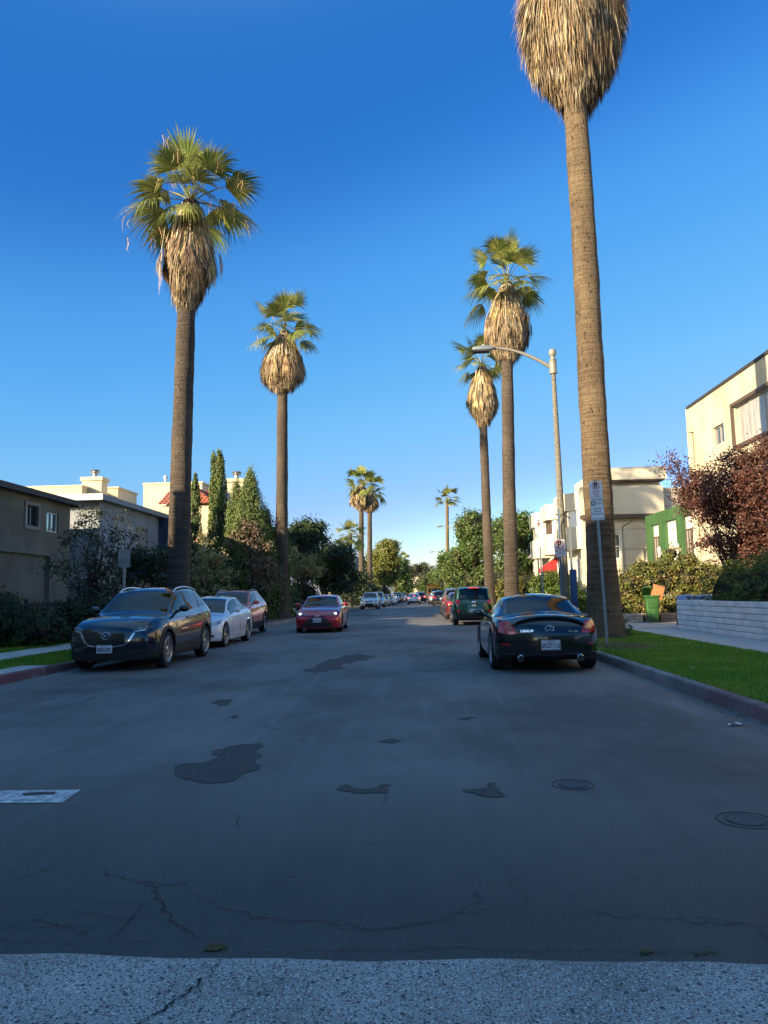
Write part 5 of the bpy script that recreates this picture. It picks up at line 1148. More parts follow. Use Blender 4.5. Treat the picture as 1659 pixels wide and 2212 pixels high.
# wheeled bins
M_bing = mat('bin_green', (.022,.085,.018), .42, var=(4,(.03,.105,.025),.4,.6)); M_binb = mat('bin_blue', (.012,.045,.16), .42); M_black = mat('rubber_black', (.012,.012,.013), .85)
def wheelie(loc, rz, m, label, open_lid=None, group=None):
    root = empty('wheeled_bin', loc, rz, label, 'bin', group); mb = MB()
    def ring(w, d, z, r=.06):
        o = []
        for cx_, cy_, a0 in ((w-r,d-r,0),(-w+r,d-r,90),(-w+r,-d+r,180),(w-r,-d+r,270)):
            for t in (0,30,60,90): o.append((cx_+r*math.cos(R(a0+t)), cy_+r*math.sin(R(a0+t)), z))
        return o
    mb.grid([ring(.20,.24,.03),ring(.205,.245,.25),ring(.24,.28,.80),ring(.26,.305,.92),ring(.285,.33,.94),ring(.29,.335,1.0),ring(.25,.30,1.0),ring(.20,.25,.10)], closed=True); mb.v += [(0,0,.03),(0,0,.10)]; k = len(mb.v)
    for j in range(16): mb.f.append((j,(j+1)%16,k-2)); mb.m.append(0); mb.f.append((7*16+j,7*16+(j+1)%16,k-1)); mb.m.append(0)
    mb.box(-.16,-.345,.55,.16,-.275,.60); mb.box(-.10,-.29,.30,.10,-.255,.52)
    mb.build('bin_body', m, root, smooth=30)
    for s in (-1,1): MB().lathe([(.02,-.04),(.13,-.035),(.15,-.02),(.15,.02),(.13,.035),(.02,.04)], 20, (s*.27,.24,.15), 'x').build('wheel', M_black, root, smooth=35)
    mb = MB(); mb.tube([(-.24,.38,.95),(.24,.38,.95)], .018, 8); mb.build('handle', m, root)
    mb = MB(); mb.grid([[(x_*.31, y_*.36, .06*(1-x_*x_)*(1-y_*y_)+.0) for x_ in np.linspace(-1,1,9)] for y_ in np.linspace(-1,1,9)]); mb.box(-.31,-.36,-.035,.31,.36,-.001)
    l_ = mb.build('lid', m, root, smooth=30); l_.location = (0,.34,1.04)
    if open_lid is None: l_.location = (0,0,1.03)
    else:
        me = l_.data
        for v in me.vertices: v.co.y -= .34
        l_.rotation_euler = (-R(open_lid),0,0)
    return root
c = G(1417,1345,.15)
r_ = wheelie((c.x,c.y+.35,.148), R(-12), M_bing, 'green wheeled bin with its lid propped open beside the block wall', 24)
mb = MB(); mb.box(-.19,-.16,-.22,.19,.16,.26); o_ = mb.build('cardboard_box', mat('cardboard', (.36,.15,.055), .85, var=(5,(.42,.19,.08),.4,.6)), None, bevel=.004); o_.location = (c.x+.17,c.y+.15,1.26); o_.rotation_euler = (R(12),R(14),R(-8)); tag(o_, 'brown cardboard box sticking out of the open green bin', 'box')
for i, (dx, lab) in enumerate(((0,'blue wheeled bin behind the block wall, leftmost of the three'),(.95,'blue wheeled bin behind the block wall, middle of the three'),(1.75,'blue wheeled bin behind the block wall, rightmost of the three'))):
    wheelie((9.0+dx*.66, 25.35+.1*i, .10), R(8-9*i), M_binb, lab, None, 'blue recycling bins')
# ================================================================ vehicles
def paint(name, col, metal=.35, rough=.32):
    return mat('paint_'+name, col, rough, metal, coat=1.0)
M_tyre = mat('tyre_rubber', (.016,.016,.017), .85, bump=(60,.3,.004))
M_rim = mat('rim_alloy', (.38,.38,.39), .28, metal=.9)
M_rimd = mat('rim_dark', (.10,.10,.105), .35, metal=.8)
M_hub = mat('brake_disc', (.06,.06,.06), .5, metal=.6)
M_clad = mat('cladding_black', (.018,.018,.019), .6)
M_gloss = mat('gloss_black', (.008,.008,.009), .12, coat=1.0)
M_chrome = mat('chrome', (.75,.76,.78), .12, metal=1.0)
M_lamp = mat('lamp_clear', (.35,.37,.38), .12, metal=.6, coat=1.0)
M_lampd = mat('lamp_dark', (.06,.065,.07), .1, metal=.3, coat=1.0)
M_tail = mat('lamp_red', (.62,.014,.010), .15, coat=1.0)
M_tailon = mat('lamp_red_lit', (.5,.02,.015), .2, emit=(1,.06,.04,5.0))
M_amber = mat('lamp_amber', (.50,.13,.015), .15, coat=1.0)
M_whiteon = mat('lamp_white_lit', (.9,.9,.9), .2, emit=(1,.98,.92,2.5))
M_plate = mat('plate_white', (.62,.63,.64), .5)
M_plateink = mat('plate_ink', (.012,.022,.075), .5)
M_platered = mat('plate_red', (.42,.03,.04), .5)
M_seat = mat('seat_cloth', (.045,.043,.04), .85)
M_seatl = mat('seat_leather_pale', (.26,.235,.20), .6)
M_dash = mat('dashboard', (.02,.02,.021), .7)
M_glassc = glass_mat('car_glass', (.30,.34,.34))
M_glassd = glass_mat('car_glass_dark', (.05,.055,.06))
M_glassr = glass_mat('car_glass_clear', (.55,.62,.62))

def car_shell(S):
    """closed body from smooth profiles. local: nose at y=0, tail at y=L, centre x=0"""
    L, W = S['L'], S['W']; top = pchip(*zip(*S['top'])); belt = pchip(*zip(*S['belt'])); cw = pchip(*zip(*S['cant'])); pw = pchip(*zip(*S['plan']))
    flo = pchip(*zip(*S['floor'])); nose = pchip(*zip(*S['nose'])); tail = pchip(*zip(*S['tail'])); D = S.get('D',.7); crown = S.get('crown', .055)
    keys = set(); 
    for k in ('ws','rw'): keys |= set(S[k])
    for a,b_ in S['sw']: keys |= {a,b_}
    ys = sorted(keys | {0,L} | {v for v in np.concatenate([np.linspace(.03,.55,8), np.arange(.65,L-.6,.11), L-np.linspace(.03,.55,8)])})
    out = [ys[0]]
    for y in ys[1:]:
        if y-out[-1] < .028 and y not in keys and y != L: continue
        if y-out[-1] < .028 and out[-1] not in keys and out[-1] != 0: out[-1] = y; continue
        out.append(y)
    ys = out; fr = [0,.25,.5,.75,.93]
    rf = S.get('side', [(0.0,.955),(.10,.985),(.28,1.0),(.50,.998),(.70,.99),(.84,.972),(.93,.945)])
    rings = []
    for y in ys:
        w = W*pw(y); fz = flo(y); zt = top(y); cwid = W*cw(y); zc = zt-crown*min(1, cwid/.5); bz = min(belt(y), zc-.012)
        bw = W*S.get('beltw',.90)*pw(y)
        if bz < belt(y)-.001 or y < S['ws'][0] or y > S['rw'][1]: 
            cwid = min(cwid, bw-.01)
        h = [(w*.90*f, fz) for f in fr]+[(w*.90, fz)]
        h += [(w*x_, fz+.03+(bz-fz-.03)*t) for t, x_ in rf]
        h += [(bw, bz)]
        for t in (.07,.35,.68,.93): h.append((bw+(cwid-bw)*t+.018*math.sin(t*math.pi)*min(1,(zc-bz)/.3), bz+(zc-bz)*t))
        h.append((cwid, zc))
        for f in reversed(fr): h.append((cwid*f, zc+(zt-zc)*(1-f**2.2)))
        rings.append(h)
    nb_ = len(fr)+1; nsd = len(rf); ib = nb_+nsd; icant = ib+5; nh = len(rings[0])
    def disp(x, y, z):
        wl = W
        if y < D: k = ((D-y)/D)**1.6; return k*(nose(z)+S.get('bn',.16)*(abs(x)/wl)**2.4)
        if y > L-D: k = ((y-L+D)/D)**1.6; return -k*(tail(z)+S.get('bt',.12)*(abs(x)/wl)**2.4)
        return 0
    V = []; idx = {}
    for i, y in enumerate(ys):
        for j in range(nh):
            for sgn in (1,-1):
                x, z = rings[i][j]
                if x < 1e-6 and sgn == -1: idx[i,j,-1] = idx[i,j,1]; continue
                idx[i,j,sgn] = len(V); V.append((sgn*x, y+disp(x,y,z), z))
    Fc, Mi = [], []
    ws, rw, sws = S['ws'], S['rw'], S['sw']; gl = S.get('glidx')
    zone_b = S.get('clad', 0)
    for i in range(len(ys)-1):
        ym = (ys[i]+ys[i+1])/2
        for j in range(nh-1):
            mi = 0
            if j < nb_: mi = 1
            elif j < nb_+zone_b: mi = 1
            if j in (ib+1, ib+2, ib+3-0) and False: pass
            if ib+1 <= j <= ib+3:    # between belt+.07 and .93
                for k, (a,b_) in enumerate(sws):
                    if a < ym < b_: mi = 4+k
                if mi == 0 and sws[0][0] < ym < sws[-1][1]: mi = 1
            if j > icant:
                if ws[0] < ym < ws[1]: mi = 2
                elif rw[0] < ym < rw[1]: mi = 3
            for sgn in (1,-1):
                q_ = [idx[i,j,sgn], idx[i+1,j,sgn], idx[i+1,j+1,sgn], idx[i,j+1,sgn]]
                q2 = []
                for v in q_:
                    if v not in q2: q2.append(v)
                if len(q2) < 3: continue
                m2 = mi+ (10 if (mi >= 4 and sgn == -1) else 0)
                Fc.append(tuple(q2 if sgn == -1 else reversed(q2))); Mi.append(m2)
    # end caps: rows follow the side points, columns the width fractions
    for end, i in ((0,0),(1,len(ys)-1)):
        y = ys[i]; prev = None
        cols = [(-1,1.0)]+[(-1,f) for f in reversed(fr)]+[(1,f) for f in fr[1:]]+[(1,1.0)]
        def cap_row(j):
            x, z = rings[i][j]; o = []
            for sg, f in cols:
                if j == nb_-1: jj = nb_-1 if f == 1 else fr.index(f); o.append(idx[i,jj,sg])
                elif j == icant: jj = icant if f == 1 else nh-1-fr.index(f); o.append(idx[i,jj,sg])
                elif f == 1: o.append(idx[i,j,sg])
                else:
                    k = len(V); xx = sg*x*f; V.append((xx, y+disp(xx,y,z), z)); o.append(k)
            return o
        R_ = [cap_row(j) for j in range(nb_-1, icant+1)]
        for a in range(len(R_)-1):
            for c in range(len(cols)-1):
                q_ = (R_[a][c], R_[a][c+1], R_[a+1][c+1], R_[a+1][c]); q2 = []
                for v in q_:
                    if v not in q2: q2.append(v)
                if len(q2) < 3: continue
                Fc.append(tuple(q2) if end == 0 else tuple(reversed(q2))); Mi.append(1 if a < 1+zone_b else 0)
    me = bpy.data.meshes.new('shell'); me.from_pydata(V, [], Fc); me.polygons.foreach_set('material_index', Mi)
    bm = bmesh.new(); bm.from_mesh(me); bmesh.ops.remove_doubles(bm, verts=bm.verts, dist=1e-5); bmesh.ops.recalc_face_normals(bm, faces=bm.faces); bm.to_mesh(me); bm.free()
    return me
class Proj:
    def __init__(s, me): 
        bm = bmesh.new(); bm.from_mesh(me); s.t = BVHTree.FromBMesh(bm); bm.free()
    def hit(s, axis, a, z, fb=None):
        if axis == 'front': o, d = Vector((a,-2,z)), Vector((0,1,0))
        elif axis == 'rear': o, d = Vector((a,9,z)), Vector((0,-1,0))
        elif axis == 'left': o, d = Vector((-3,a,z)), Vector((1,0,0))
        elif axis == 'right': o, d = Vector((3,a,z)), Vector((-1,0,0))
        elif axis == 'top': o, d = Vector((a,z,4)), Vector((0,0,-1))
        p, n, i, dist = s.t.ray_cast(o, d)
        return (p, n, d) if p is not None else None
    def patch(s, mb, axis, lo, hi, n=8, m=3, off=.006, mi=None):
        """lo, hi: polylines in (a, z); the strip between them laid on the body"""
        def samp(pl, t):
            pts = [Vector(p) for p in pl]; ls = [0]
            for i in range(1,len(pts)): ls.append(ls[-1]+(pts[i]-pts[i-1]).length)
            d = t*ls[-1]
            for i in range(1,len(pts)):
                if d <= ls[i]+1e-9: f = (d-ls[i-1])/max(1e-9,ls[i]-ls[i-1]); return pts[i-1].lerp(pts[i], f)
            return pts[-1]
        rows = []; last = None
        for j in range(m+1):
            r_ = []
            for i in range(n+1):
                a = samp(lo, i/n).lerp(samp(hi, i/n), j/m); h = s.hit(axis, a.x, a.y)
                if h is None: 
                    p = last or Vector((a.x,0,a.y)) ; r_.append(p); continue
                p, nn, d = h; nn = nn if nn.dot(d) < 0 else -nn; q_ = p+nn*off; last = q_; r_.append(q_)
            rows.append(r_)
        mb.grid([[tuple(p) for p in r_] for r_ in rows], mi)
        # skirt back to the body so that it has thickness
        edge = rows[0]+[r_[-1] for r_ in rows[1:]]+list(reversed(rows[-1]))[1:]+[r_[0] for r_ in reversed(rows[1:-1])]
        d = {'front':Vector((0,1,0)),'rear':Vector((0,-1,0)),'left':Vector((1,0,0)),'right':Vector((-1,0,0)),'top':Vector((0,0,-1))}[axis]
        back = [p+d*(off+.006) for p in edge]; k = len(edge); vs = [tuple(p) for p in edge+back]
        mb.add(vs, [(i,(i+1)%k,k+(i+1)%k,k+i) for i in range(k)], mi)
def mirrorx(pl): return [(-a,z) for a,z in pl]
def wheel(parent, x, y, r_, w, side, rimm, spokes=5, steer=0):
    hub = MB().lathe([(.01,.0),(r_*.50,.0),(r_*.52,.02),(.06,.03),(.05,.05),(.01,.05)], 24, (0,0,0), 'x'); 
    root = hub.build('wheel', M_hub, parent, smooth=35); root.location = (x, y, r_); root.rotation_euler = (0,0,(math.pi if side < 0 else 0)+steer)
    hw = w/2; prof = [(r_*.66,-hw*.80),(r_*.72,-hw*.95),(r_*.88,-hw),(r_*.965,-hw*.88),(r_,-hw*.62),(r_,-hw*.2),(r_*.985,-hw*.17),(r_*.985,-hw*.1),(r_,-hw*.07),(r_,hw*.2),(r_*.985,hw*.23),(r_*.985,hw*.3),(r_,hw*.33),(r_,hw*.62),(r_*.965,hw*.88),(r_*.88,hw),(r_*.72,hw*.95),(r_*.66,hw*.80)]
    MB().lathe(prof, 36, (0,0,0), 'x', cap=False).build('tyre', M_tyre, root, smooth=40)
    mb = MB(); mb.lathe([(r_*.60,-hw*.8),(r_*.665,-hw*.82),(r_*.60,-hw*.3),(r_*.60,hw*.55),(r_*.70,hw*.93),(r_*.67,hw*.97),(r_*.62,hw*.86),(r_*.585,hw*.55),(r_*.585,-hw*.3)], 36, (0,0,0), 'x', cap=False)
    for k in range(spokes):
        for d_ in (-.10,.10):
            a = 2*math.pi*k/spokes; a1 = a+d_*1.4; ca, sa = math.cos(a), math.sin(a); c1, s1 = math.cos(a1), math.sin(a1)
            pr = [(hw*.70, .05*r_/.33, ca, sa, .028), (hw*.80, r_*.35, (ca+c1)/2, (sa+s1)/2, .022), (hw*.80, r_*.63, c1, s1, .026)]
            vs = []
            for (xx, rr, c_, s_, ww) in pr:
                for (dx, dw) in ((0,-ww),(0,ww),(-.035,ww),(-.035,-ww)): vs.append((xx+dx, rr*c_-dw*s_, rr*s_+dw*c_))
            mb.add(vs, [(0,1,5,4),(1,2,6,5),(2,3,7,6),(3,0,4,7),(4,5,9,8),(5,6,10,9),(6,7,11,10),(7,4,8,11)])
    mb.lathe([(.005,hw*.84),(.045,hw*.82),(.07*r_/.33,hw*.70),(.075*r_/.33,hw*.3)], 16, (0,0,0), 'x', cap=False)
    mb.build('rim', rimm, root, smooth=30)
    return root
def plate(parent, c, rear, textstr, w=.305, h=.152, frame=None):
    s = 1 if rear else -1; mb = MB(); mb.box(-w/2,-.006,-h/2,w/2,.006,h/2)
    p = mb.build('licence_plate', M_plate, parent, bevel=.003); p.location = c
    if textstr:
        rt = (-1,0,0) if rear else (1,0,0)
        text_on('lettering', textstr, .088, M_plateink, p, (0, s*.0075, -.012), rt, (0,0,1), .001, .80, .0012)
        text_on('lettering', 'California', .030, M_platered, p, (0, s*.0075, .055), rt, (0,0,1), .001, 1.1)
    if frame:
        mb = MB(); e = .012
        for (a,b_,c_,d) in ((-w/2-e,-h/2-e,w/2+e,-h/2),(-w/2-e,h/2,w/2+e,h/2+e),(-w/2-e,-h/2,-w/2,h/2),(w/2,-h/2,w/2+e,h/2)): mb.box(a,-.008,b_,c_,.008,d)
        mb.build('plate_frame', frame, p)
    return p
def seats(root, S, m, rows=None):
    ws = S['ws']
    for (yy) in S['seat_y']:
        yy -= S['L']/2
        for sx in (-1,1):
            mb = MB(); mb.box(sx*.36-.24,yy-.5,.42,sx*.36+.24,yy,.56); mb.prism([(yy-.04,.5),(yy+.10,.5),(yy+.24,1.08),(yy+.14,1.08)], sx*.36-.23, sx*.36+.23, axis='x'); mb.box(sx*.36-.12,yy+.17,1.09,sx*.36+.12,yy+.26,1.27)
            mb.build('seat', m, root, bevel=.03)
DUMMY = [bpy.data.materials.new('slot') for _ in range(20)]
def make_car(name, label, cat, S, pm, loc, rz, group=None, detail=2, glass=None, rimm=None, spokes=5, interior=None, lights_on=False, brake_on=False, plates=(None,None), steer=0):
    L, W = S['L'], S['W']; root = empty(name, loc, rz, label, cat, group)
    me = car_shell(S); pj = Proj(me)
    # arches
    tmp = bpy.data.objects.new('tmp', me); C.objects.link(tmp); cut = MB(); ra = S['wr']+S.get('gap',.055)
    for y in S['axles']:
        for s in (-1,1): cut.lathe([(ra, 0),(ra, .5)] if s > 0 else [(ra,-.5),(ra,0)], 36, (s*(W*.62), y, S['wr']+.015), 'x')
    co = cut.build('cut', None); md = tmp.modifiers.new('b','BOOLEAN'); md.object = co; md.operation = 'DIFFERENCE'; md.solver = 'EXACT'
    for k in range(20): me.materials.append(DUMMY[k])
    dg = bpy.context.evaluated_depsgraph_get(); dg.update(); me2 = bpy.data.meshes.new_from_object(tmp.evaluated_get(dg))
    bpy.data.objects.remove(tmp); bpy.data.objects.remove(co)
    bm = bmesh.new(); bm.from_mesh(me2)
    for v in bm.verts: v.co.y -= L/2
    parts = {}
    for f in bm.faces: parts.setdefault(f.material_index, []).append(f)
    gm = glass or M_glassd
    def extract(mi, nm, m_):
        if mi not in parts: return None
        vs = {}; V, F = [], []
        for f in parts[mi]:
            t = []
            for v in f.verts:
                if v.index not in vs: vs[v.index] = len(V); V.append(v.co.copy())
                t.append(vs[v.index])
            F.append(t)
        m3 = bpy.data.meshes.new(nm); m3.from_pydata(V, [], F); shade(m3); return put(nm, m3, m_, root)
    bm.verts.index_update()
    extract(2, 'windshield', S.get('wsglass') or glass or M_glassc); extract(3, 'rear_window', gm)
    for k in range(len(S['sw'])):
        extract(4+k, 'side_window', gm); extract(14+k, 'side_window', gm)
    rem = [f for k, fs in parts.items() if k >= 2 for f in fs]
    bmesh.ops.delete(bm, geom=rem, context='FACES')
    for f in bm.faces: f.smooth = True
    bme = bpy.data.meshes.new('body'); bm.to_mesh(bme); bm.free(); bme.set_sharp_from_angle(angle=R(38))
    body = put('body', bme, [pm, M_clad], root)
    yo = -L/2
    P = lambda mb, *a, **k: pj.patch(mb, *a, **k)
    def fin(mb, nm, m_, parent=root, smooth=35):
        mb.v = [(x, y+yo, z) for x,y,z in mb.v]; return mb.build(nm, m_, parent, smooth=smooth)
    # wheels
    for i, y in enumerate(S['axles']):
        for s in (-1,1): wheel(root, s*(W-.115), y+yo, S['wr'], S.get('tw',.225), s, rimm or M_rim, spokes, steer if i == 0 else 0)
    # mirrors
    for s in (-1,1):
        my, mz = S['mirror']; mb = MB(); x = s*(W*.90)
        mb.sphere((s*(W*.90+.155), my+yo+.0, mz+.05), (.115,.075,.075), 14, 10); mb.tube([(x-.04*s,my+yo+.03,mz-.02),(s*(W*.90+.1),my+yo+.01,mz+.02)], [.035,.028], 8)
        m_ = mb.build('mirror', S.get('mirm') or pm, root, smooth=60)
        mb = MB(); mb.sphere((s*(W*.90+.155), my+yo+.055, mz+.05), (.095,.03,.058), 12, 8); mb.build('mirror_glass', M_lampd, m_, smooth=60)
    if detail >= 2 and S.get('handles'):
        for (y,z) in S['handles']:
            for ax, s in (('left',-1),('right',1)):
                h = pj.hit(ax, y, z)
                if h:
                    p = h[0]; mb = MB(); mb.tube([(p.x-s*.01,p.y-.09,p.z),(p.x+s*.025,p.y-.07,p.z),(p.x+s*.028,p.y+.07,p.z),(p.x-s*.01,p.y+.09,p.z)], .013, 6); fin(mb, 'door_handle', S.get('hm') or pm)
        for ax in ('left','right'):
            mb = MB()
            for pl in S['seams']: 
                P(mb, ax, pl, [(a+.010,z) for a,z in pl], n=14, m=1, off=.0015)
            fin(mb, 'door_seam', M_gloss, smooth=False)
    if S.get('trim_low'):
        for ax in ('left','right'):
            mb = MB(); a0,a1,z0,z1 = S['trim_low']; P(mb, ax, [(a0,z0),(a1,z0)], [(a0,z1),(a1,z1)], n=16, m=1, off=.012); fin(mb, 'sill_trim', S.get('trim_m') or M_clad)
    if S.get('arch_clad'):
        for y in S['axles']:
            for ax in ('left','right'):
                mb = MB(); ts = [R(t) for t in range(-8,189,14)]; r1 = ra-.005; r2 = ra+.055
                P(mb, ax, [(y+r1*math.cos(t), max(S['wr']+.015+r1*math.sin(t),.2)) for t in ts], [(y+r2*math.cos(t), max(S['wr']+.015+r2*math.sin(t),.2)) for t in ts], n=24, m=1, off=.014); fin(mb, 'arch_trim', M_clad)
    if S.get('rails'):
        for s in (-1,1):
            y0_, y1_, xx, zz, dz = S['rails']; top = pchip(*zip(*S['top'])); cwf = pchip(*zip(*S['cant'])); pts = []
            for i in range(13):
                y = y0_+(y1_-y0_)*i/12; x_ = W*cwf(y)*.93; h = pj.hit('top', s*x_, y); z = (h[0].z if h else 1.5)+(0 if i in (0,12) else dz); pts.append((s*x_, y+yo, z))
            MB().tube(pts, .017, 8).build('roof_rail', S.get('rail_m') or M_chrome, root, smooth=60)
    if interior: 
        seats(root, S, interior); mb = MB(); y0_ = S['ws'][0]+.05; z0_ = S['belt'][0][1]
        mb.prism([(y0_+yo+.15,.5),(y0_+yo+.75,.5),(y0_+yo+.78,z0_-.12),(y0_+yo+.55,z0_-.03),(y0_+yo+.15,z0_-.06)], -W*.78, W*.78, axis='x'); mb.build('dashboard', M_dash, root)
        mb = MB(); a = [R(t) for t in range(0,361,20)]; cx_, cy_, cz_ = .36, y0_+yo+.92, z0_-.06
        mb.tube([(cx_+.18*math.cos(t), cy_+.07*math.sin(t), cz_+.17*math.sin(t)) for t in a], .015, 6, cap=False); mb.build('steering_wheel', M_dash, root)
    MB().box(-W*.7, -L/2+.5, S['axfloor'], W*.7, L/2-.5, S['axfloor']+.04).build('floor_pan', M_clad, root)
    return root, pj, P, fin, yo, body

# ---- shape sheets
SUV = dict(L=4.56, W=.92, top=[(0,.80),(.06,.90),(.22,.985),(.6,1.05),(1.20,1.115),(1.34,1.14),(1.75,1.38),(2.10,1.575),(2.35,1.635),(2.9,1.665),(3.5,1.635),(4.02,1.555),(4.2,1.44),(4.38,1.22),(4.46,1.08),(4.56,.98)],
  belt=[(0,.78),(1.2,1.04),(2.0,1.09),(3.2,1.14),(4.0,1.20),(4.5,1.2)], cant=[(0,.70),(.3,.78),(1.3,.83),(2.1,.70),(2.8,.70),(3.6,.67),(4.1,.64),(4.4,.72),(4.56,.72)],
  plan=[(0,.80),(.10,.885),(.3,.955),(.7,.995),(1.2,1),(3.4,1),(4.1,.98),(4.4,.92),(4.56,.84)], floor=[(0,.22),(.6,.20),(3.8,.20),(4.56,.30)],
  nose=[(.2,.07),(.42,.02),(.58,.0),(.75,.03),(.88,.08),(1.0,.18)], tail=[(.3,.06),(.5,0),(.85,.03),(1.1,.10)], ws=(1.36,2.12), rw=(4.08,4.36), sw=[(1.62,2.45),(2.53,3.32),(3.38,3.92)],
  axles=(.93,3.63), wr=.362, mirror=(1.72,1.13), handles=[(2.28,.98),(3.20,1.02)], seams=[[(1.50,.35),(1.46,.7),(1.60,1.06)],[(2.48,.33),(2.48,1.1)],[(3.3,.40),(3.42,.8),(3.38,1.12)]], clad=2, arch_clad=True,
  axfloor=.34, seat_y=(2.55,3.5), rails=(2.1,4.0,.6,1.7,.045), hm=None, D=.75, bn=.24, trim_low=(1.4,3.15,.30,.40))
SED = dict(L=4.80, W=.912, top=[(0,.64),(.05,.70),(.25,.77),(.7,.87),(1.25,.945),(1.42,.975),(1.9,1.22),(2.25,1.37),(2.5,1.42),(2.9,1.455),(3.3,1.43),(3.62,1.355),(4.0,1.19),(4.28,1.07),(4.45,1.055),(4.72,1.04),(4.80,.97)],
  belt=[(0,.62),(1.3,.90),(2.0,.935),(3.2,.98),(4.0,1.02),(4.8,1.0)], cant=[(0,.68),(.3,.77),(1.4,.83),(2.25,.68),(2.9,.68),(3.5,.66),(4.2,.74),(4.8,.70)],
  plan=[(0,.76),(.10,.86),(.3,.94),(.7,.99),(1.2,1),(3.8,1),(4.4,.965),(4.65,.91),(4.80,.83)], floor=[(0,.18),(.6,.16),(4.1,.16),(4.80,.26)],
  nose=[(.18,.06),(.35,.0),(.5,.0),(.62,.05),(.72,.12),(.85,.22)], tail=[(.2,.05),(.45,0),(.75,.02),(1.0,.06)], ws=(1.44,2.28), rw=(3.58,4.26), sw=[(1.72,2.58),(2.65,3.46),(3.50,3.78)],
  axles=(.95,3.73), wr=.325, mirror=(1.86,.97), handles=[(2.42,.86),(3.32,.88)], seams=[[(1.6,.3),(1.56,.6),(1.72,.93)],[(2.61,.25),(2.61,.95)],[(3.42,.35),(3.52,.65),(3.52,.97)]], axfloor=.26, seat_y=(2.65,3.5), bn=.26)
COR = dict(SED, L=4.63, W=.89, top=[(0,.66),(.05,.72),(.25,.80),(.7,.90),(1.15,.975),(1.30,1.0),(1.75,1.23),(2.10,1.365),(2.35,1.41),(2.7,1.435),(3.1,1.42),(3.5,1.34),(3.9,1.19),(4.15,1.09),(4.35,1.075),(4.58,1.05),(4.63,.99)],
  belt=[(0,.62),(1.2,.93),(1.9,.965),(3.1,1.0),(3.9,1.04),(4.63,1.0)], cant=[(0,.68),(.3,.78),(1.3,.83),(2.1,.69),(2.8,.69),(3.4,.66),(4.1,.74),(4.63,.70)], plan=[(0,.78),(.10,.87),(.3,.945),(.7,.99),(1.2,1),(3.7,1),(4.2,.965),(4.5,.91),(4.63,.83)],
  floor=[(0,.17),(.6,.15),(4.0,.15),(4.63,.26)], ws=(1.32,2.13), rw=(3.46,4.13), sw=[(1.58,2.46),(2.53,3.32),(3.36,3.60)], axles=(.93,3.63), mirror=(1.72,1.0), handles=[(2.3,.90),(3.2,.92)], seams=[[(1.5,.3),(1.46,.6),(1.6,.95)],[(2.49,.25),(2.49,.98)],[(3.3,.35),(3.4,.65),(3.4,1.0)]], seat_y=(2.5,3.35))
CPE = dict(L=4.53, W=.915, top=[(0,.58),(.05,.64),(.25,.73),(.7,.83),(1.2,.90),(1.38,.925),(1.85,1.14),(2.2,1.27),(2.5,1.335),(2.8,1.345),(3.05,1.315),(3.35,1.20),(3.62,1.065),(3.74,1.02),(4.0,1.0),(4.32,.965),(4.46,.915),(4.53,.84)],
  belt=[(0,.56),(1.3,.86),(2.0,.90),(3.0,.95),(3.7,.97),(4.53,.90)], cant=[(0,.62),(.3,.74),(1.4,.80),(2.2,.655),(2.8,.65),(3.2,.66),(3.7,.72),(4.2,.70),(4.53,.62)],
  plan=[(0,.72),(.12,.84),(.35,.93),(.8,.99),(1.2,1),(3.7,1),(4.1,.975),(4.35,.915),(4.53,.80)], floor=[(0,.17),(.6,.15),(3.8,.17),(4.2,.22),(4.53,.30)],
  nose=[(.15,.08),(.4,.0),(.55,.05),(.7,.15)], tail=[(.2,.07),(.40,.0),(.62,.0),(.78,.06),(.92,.14),(1.0,.2)], ws=(1.40,2.22), rw=(3.04,3.70), sw=[(1.75,2.75),(2.82,3.15)],
  axles=(.93,3.55), wr=.345, tw=.25, mirror=(1.80,.93), handles=[(2.7,.80)], seams=[[(1.5,.3),(1.46,.6),(1.55,.9)],[(2.85,.28),(2.95,.6),(2.92,.92)]], axfloor=.27, seat_y=(2.5,), bn=.26, bt=.34, crown=.075)
MPV = dict(L=4.15, W=.89, top=[(0,.78),(.05,.86),(.2,.94),(.6,1.02),(.88,1.07),(1.0,1.10),(1.45,1.38),(1.78,1.56),(2.05,1.62),(2.6,1.665),(3.3,1.655),(3.78,1.60),(3.86,1.53),(3.98,1.22),(4.04,1.05),(4.15,.98)],
  belt=[(0,.76),(.9,1.0),(1.6,1.04),(2.8,1.07),(3.7,1.10),(4.15,1.1)], cant=[(0,.72),(.3,.80),(1.0,.84),(1.8,.755),(2.6,.755),(3.5,.74),(3.9,.735),(4.0,.78),(4.15,.80)],
  plan=[(0,.80),(.10,.89),(.3,.96),(.7,.995),(1.2,1),(3.2,1),(3.75,.985),(3.98,.95),(4.15,.86)], floor=[(0,.2),(.6,.18),(3.5,.18),(4.15,.27)],
  nose=[(.2,.06),(.45,0),(.7,.03),(.9,.12)], tail=[(.3,.05),(.5,0),(.8,.03),(1.05,.07),(1.2,.10),(1.6,.10)], ws=(1.02,1.82), rw=(3.80,4.02), sw=[(1.3,2.15),(2.22,3.0),(3.06,3.62)],
  axles=(.82,3.43), wr=.325, mirror=(1.42,1.06), handles=[(2.0,.95),(2.9,.98)], seams=[[(2.18,.3),(2.18,1.03)]], axfloor=.28, seat_y=(2.2,3.1), bn=.2, bt=.20, D=.6)
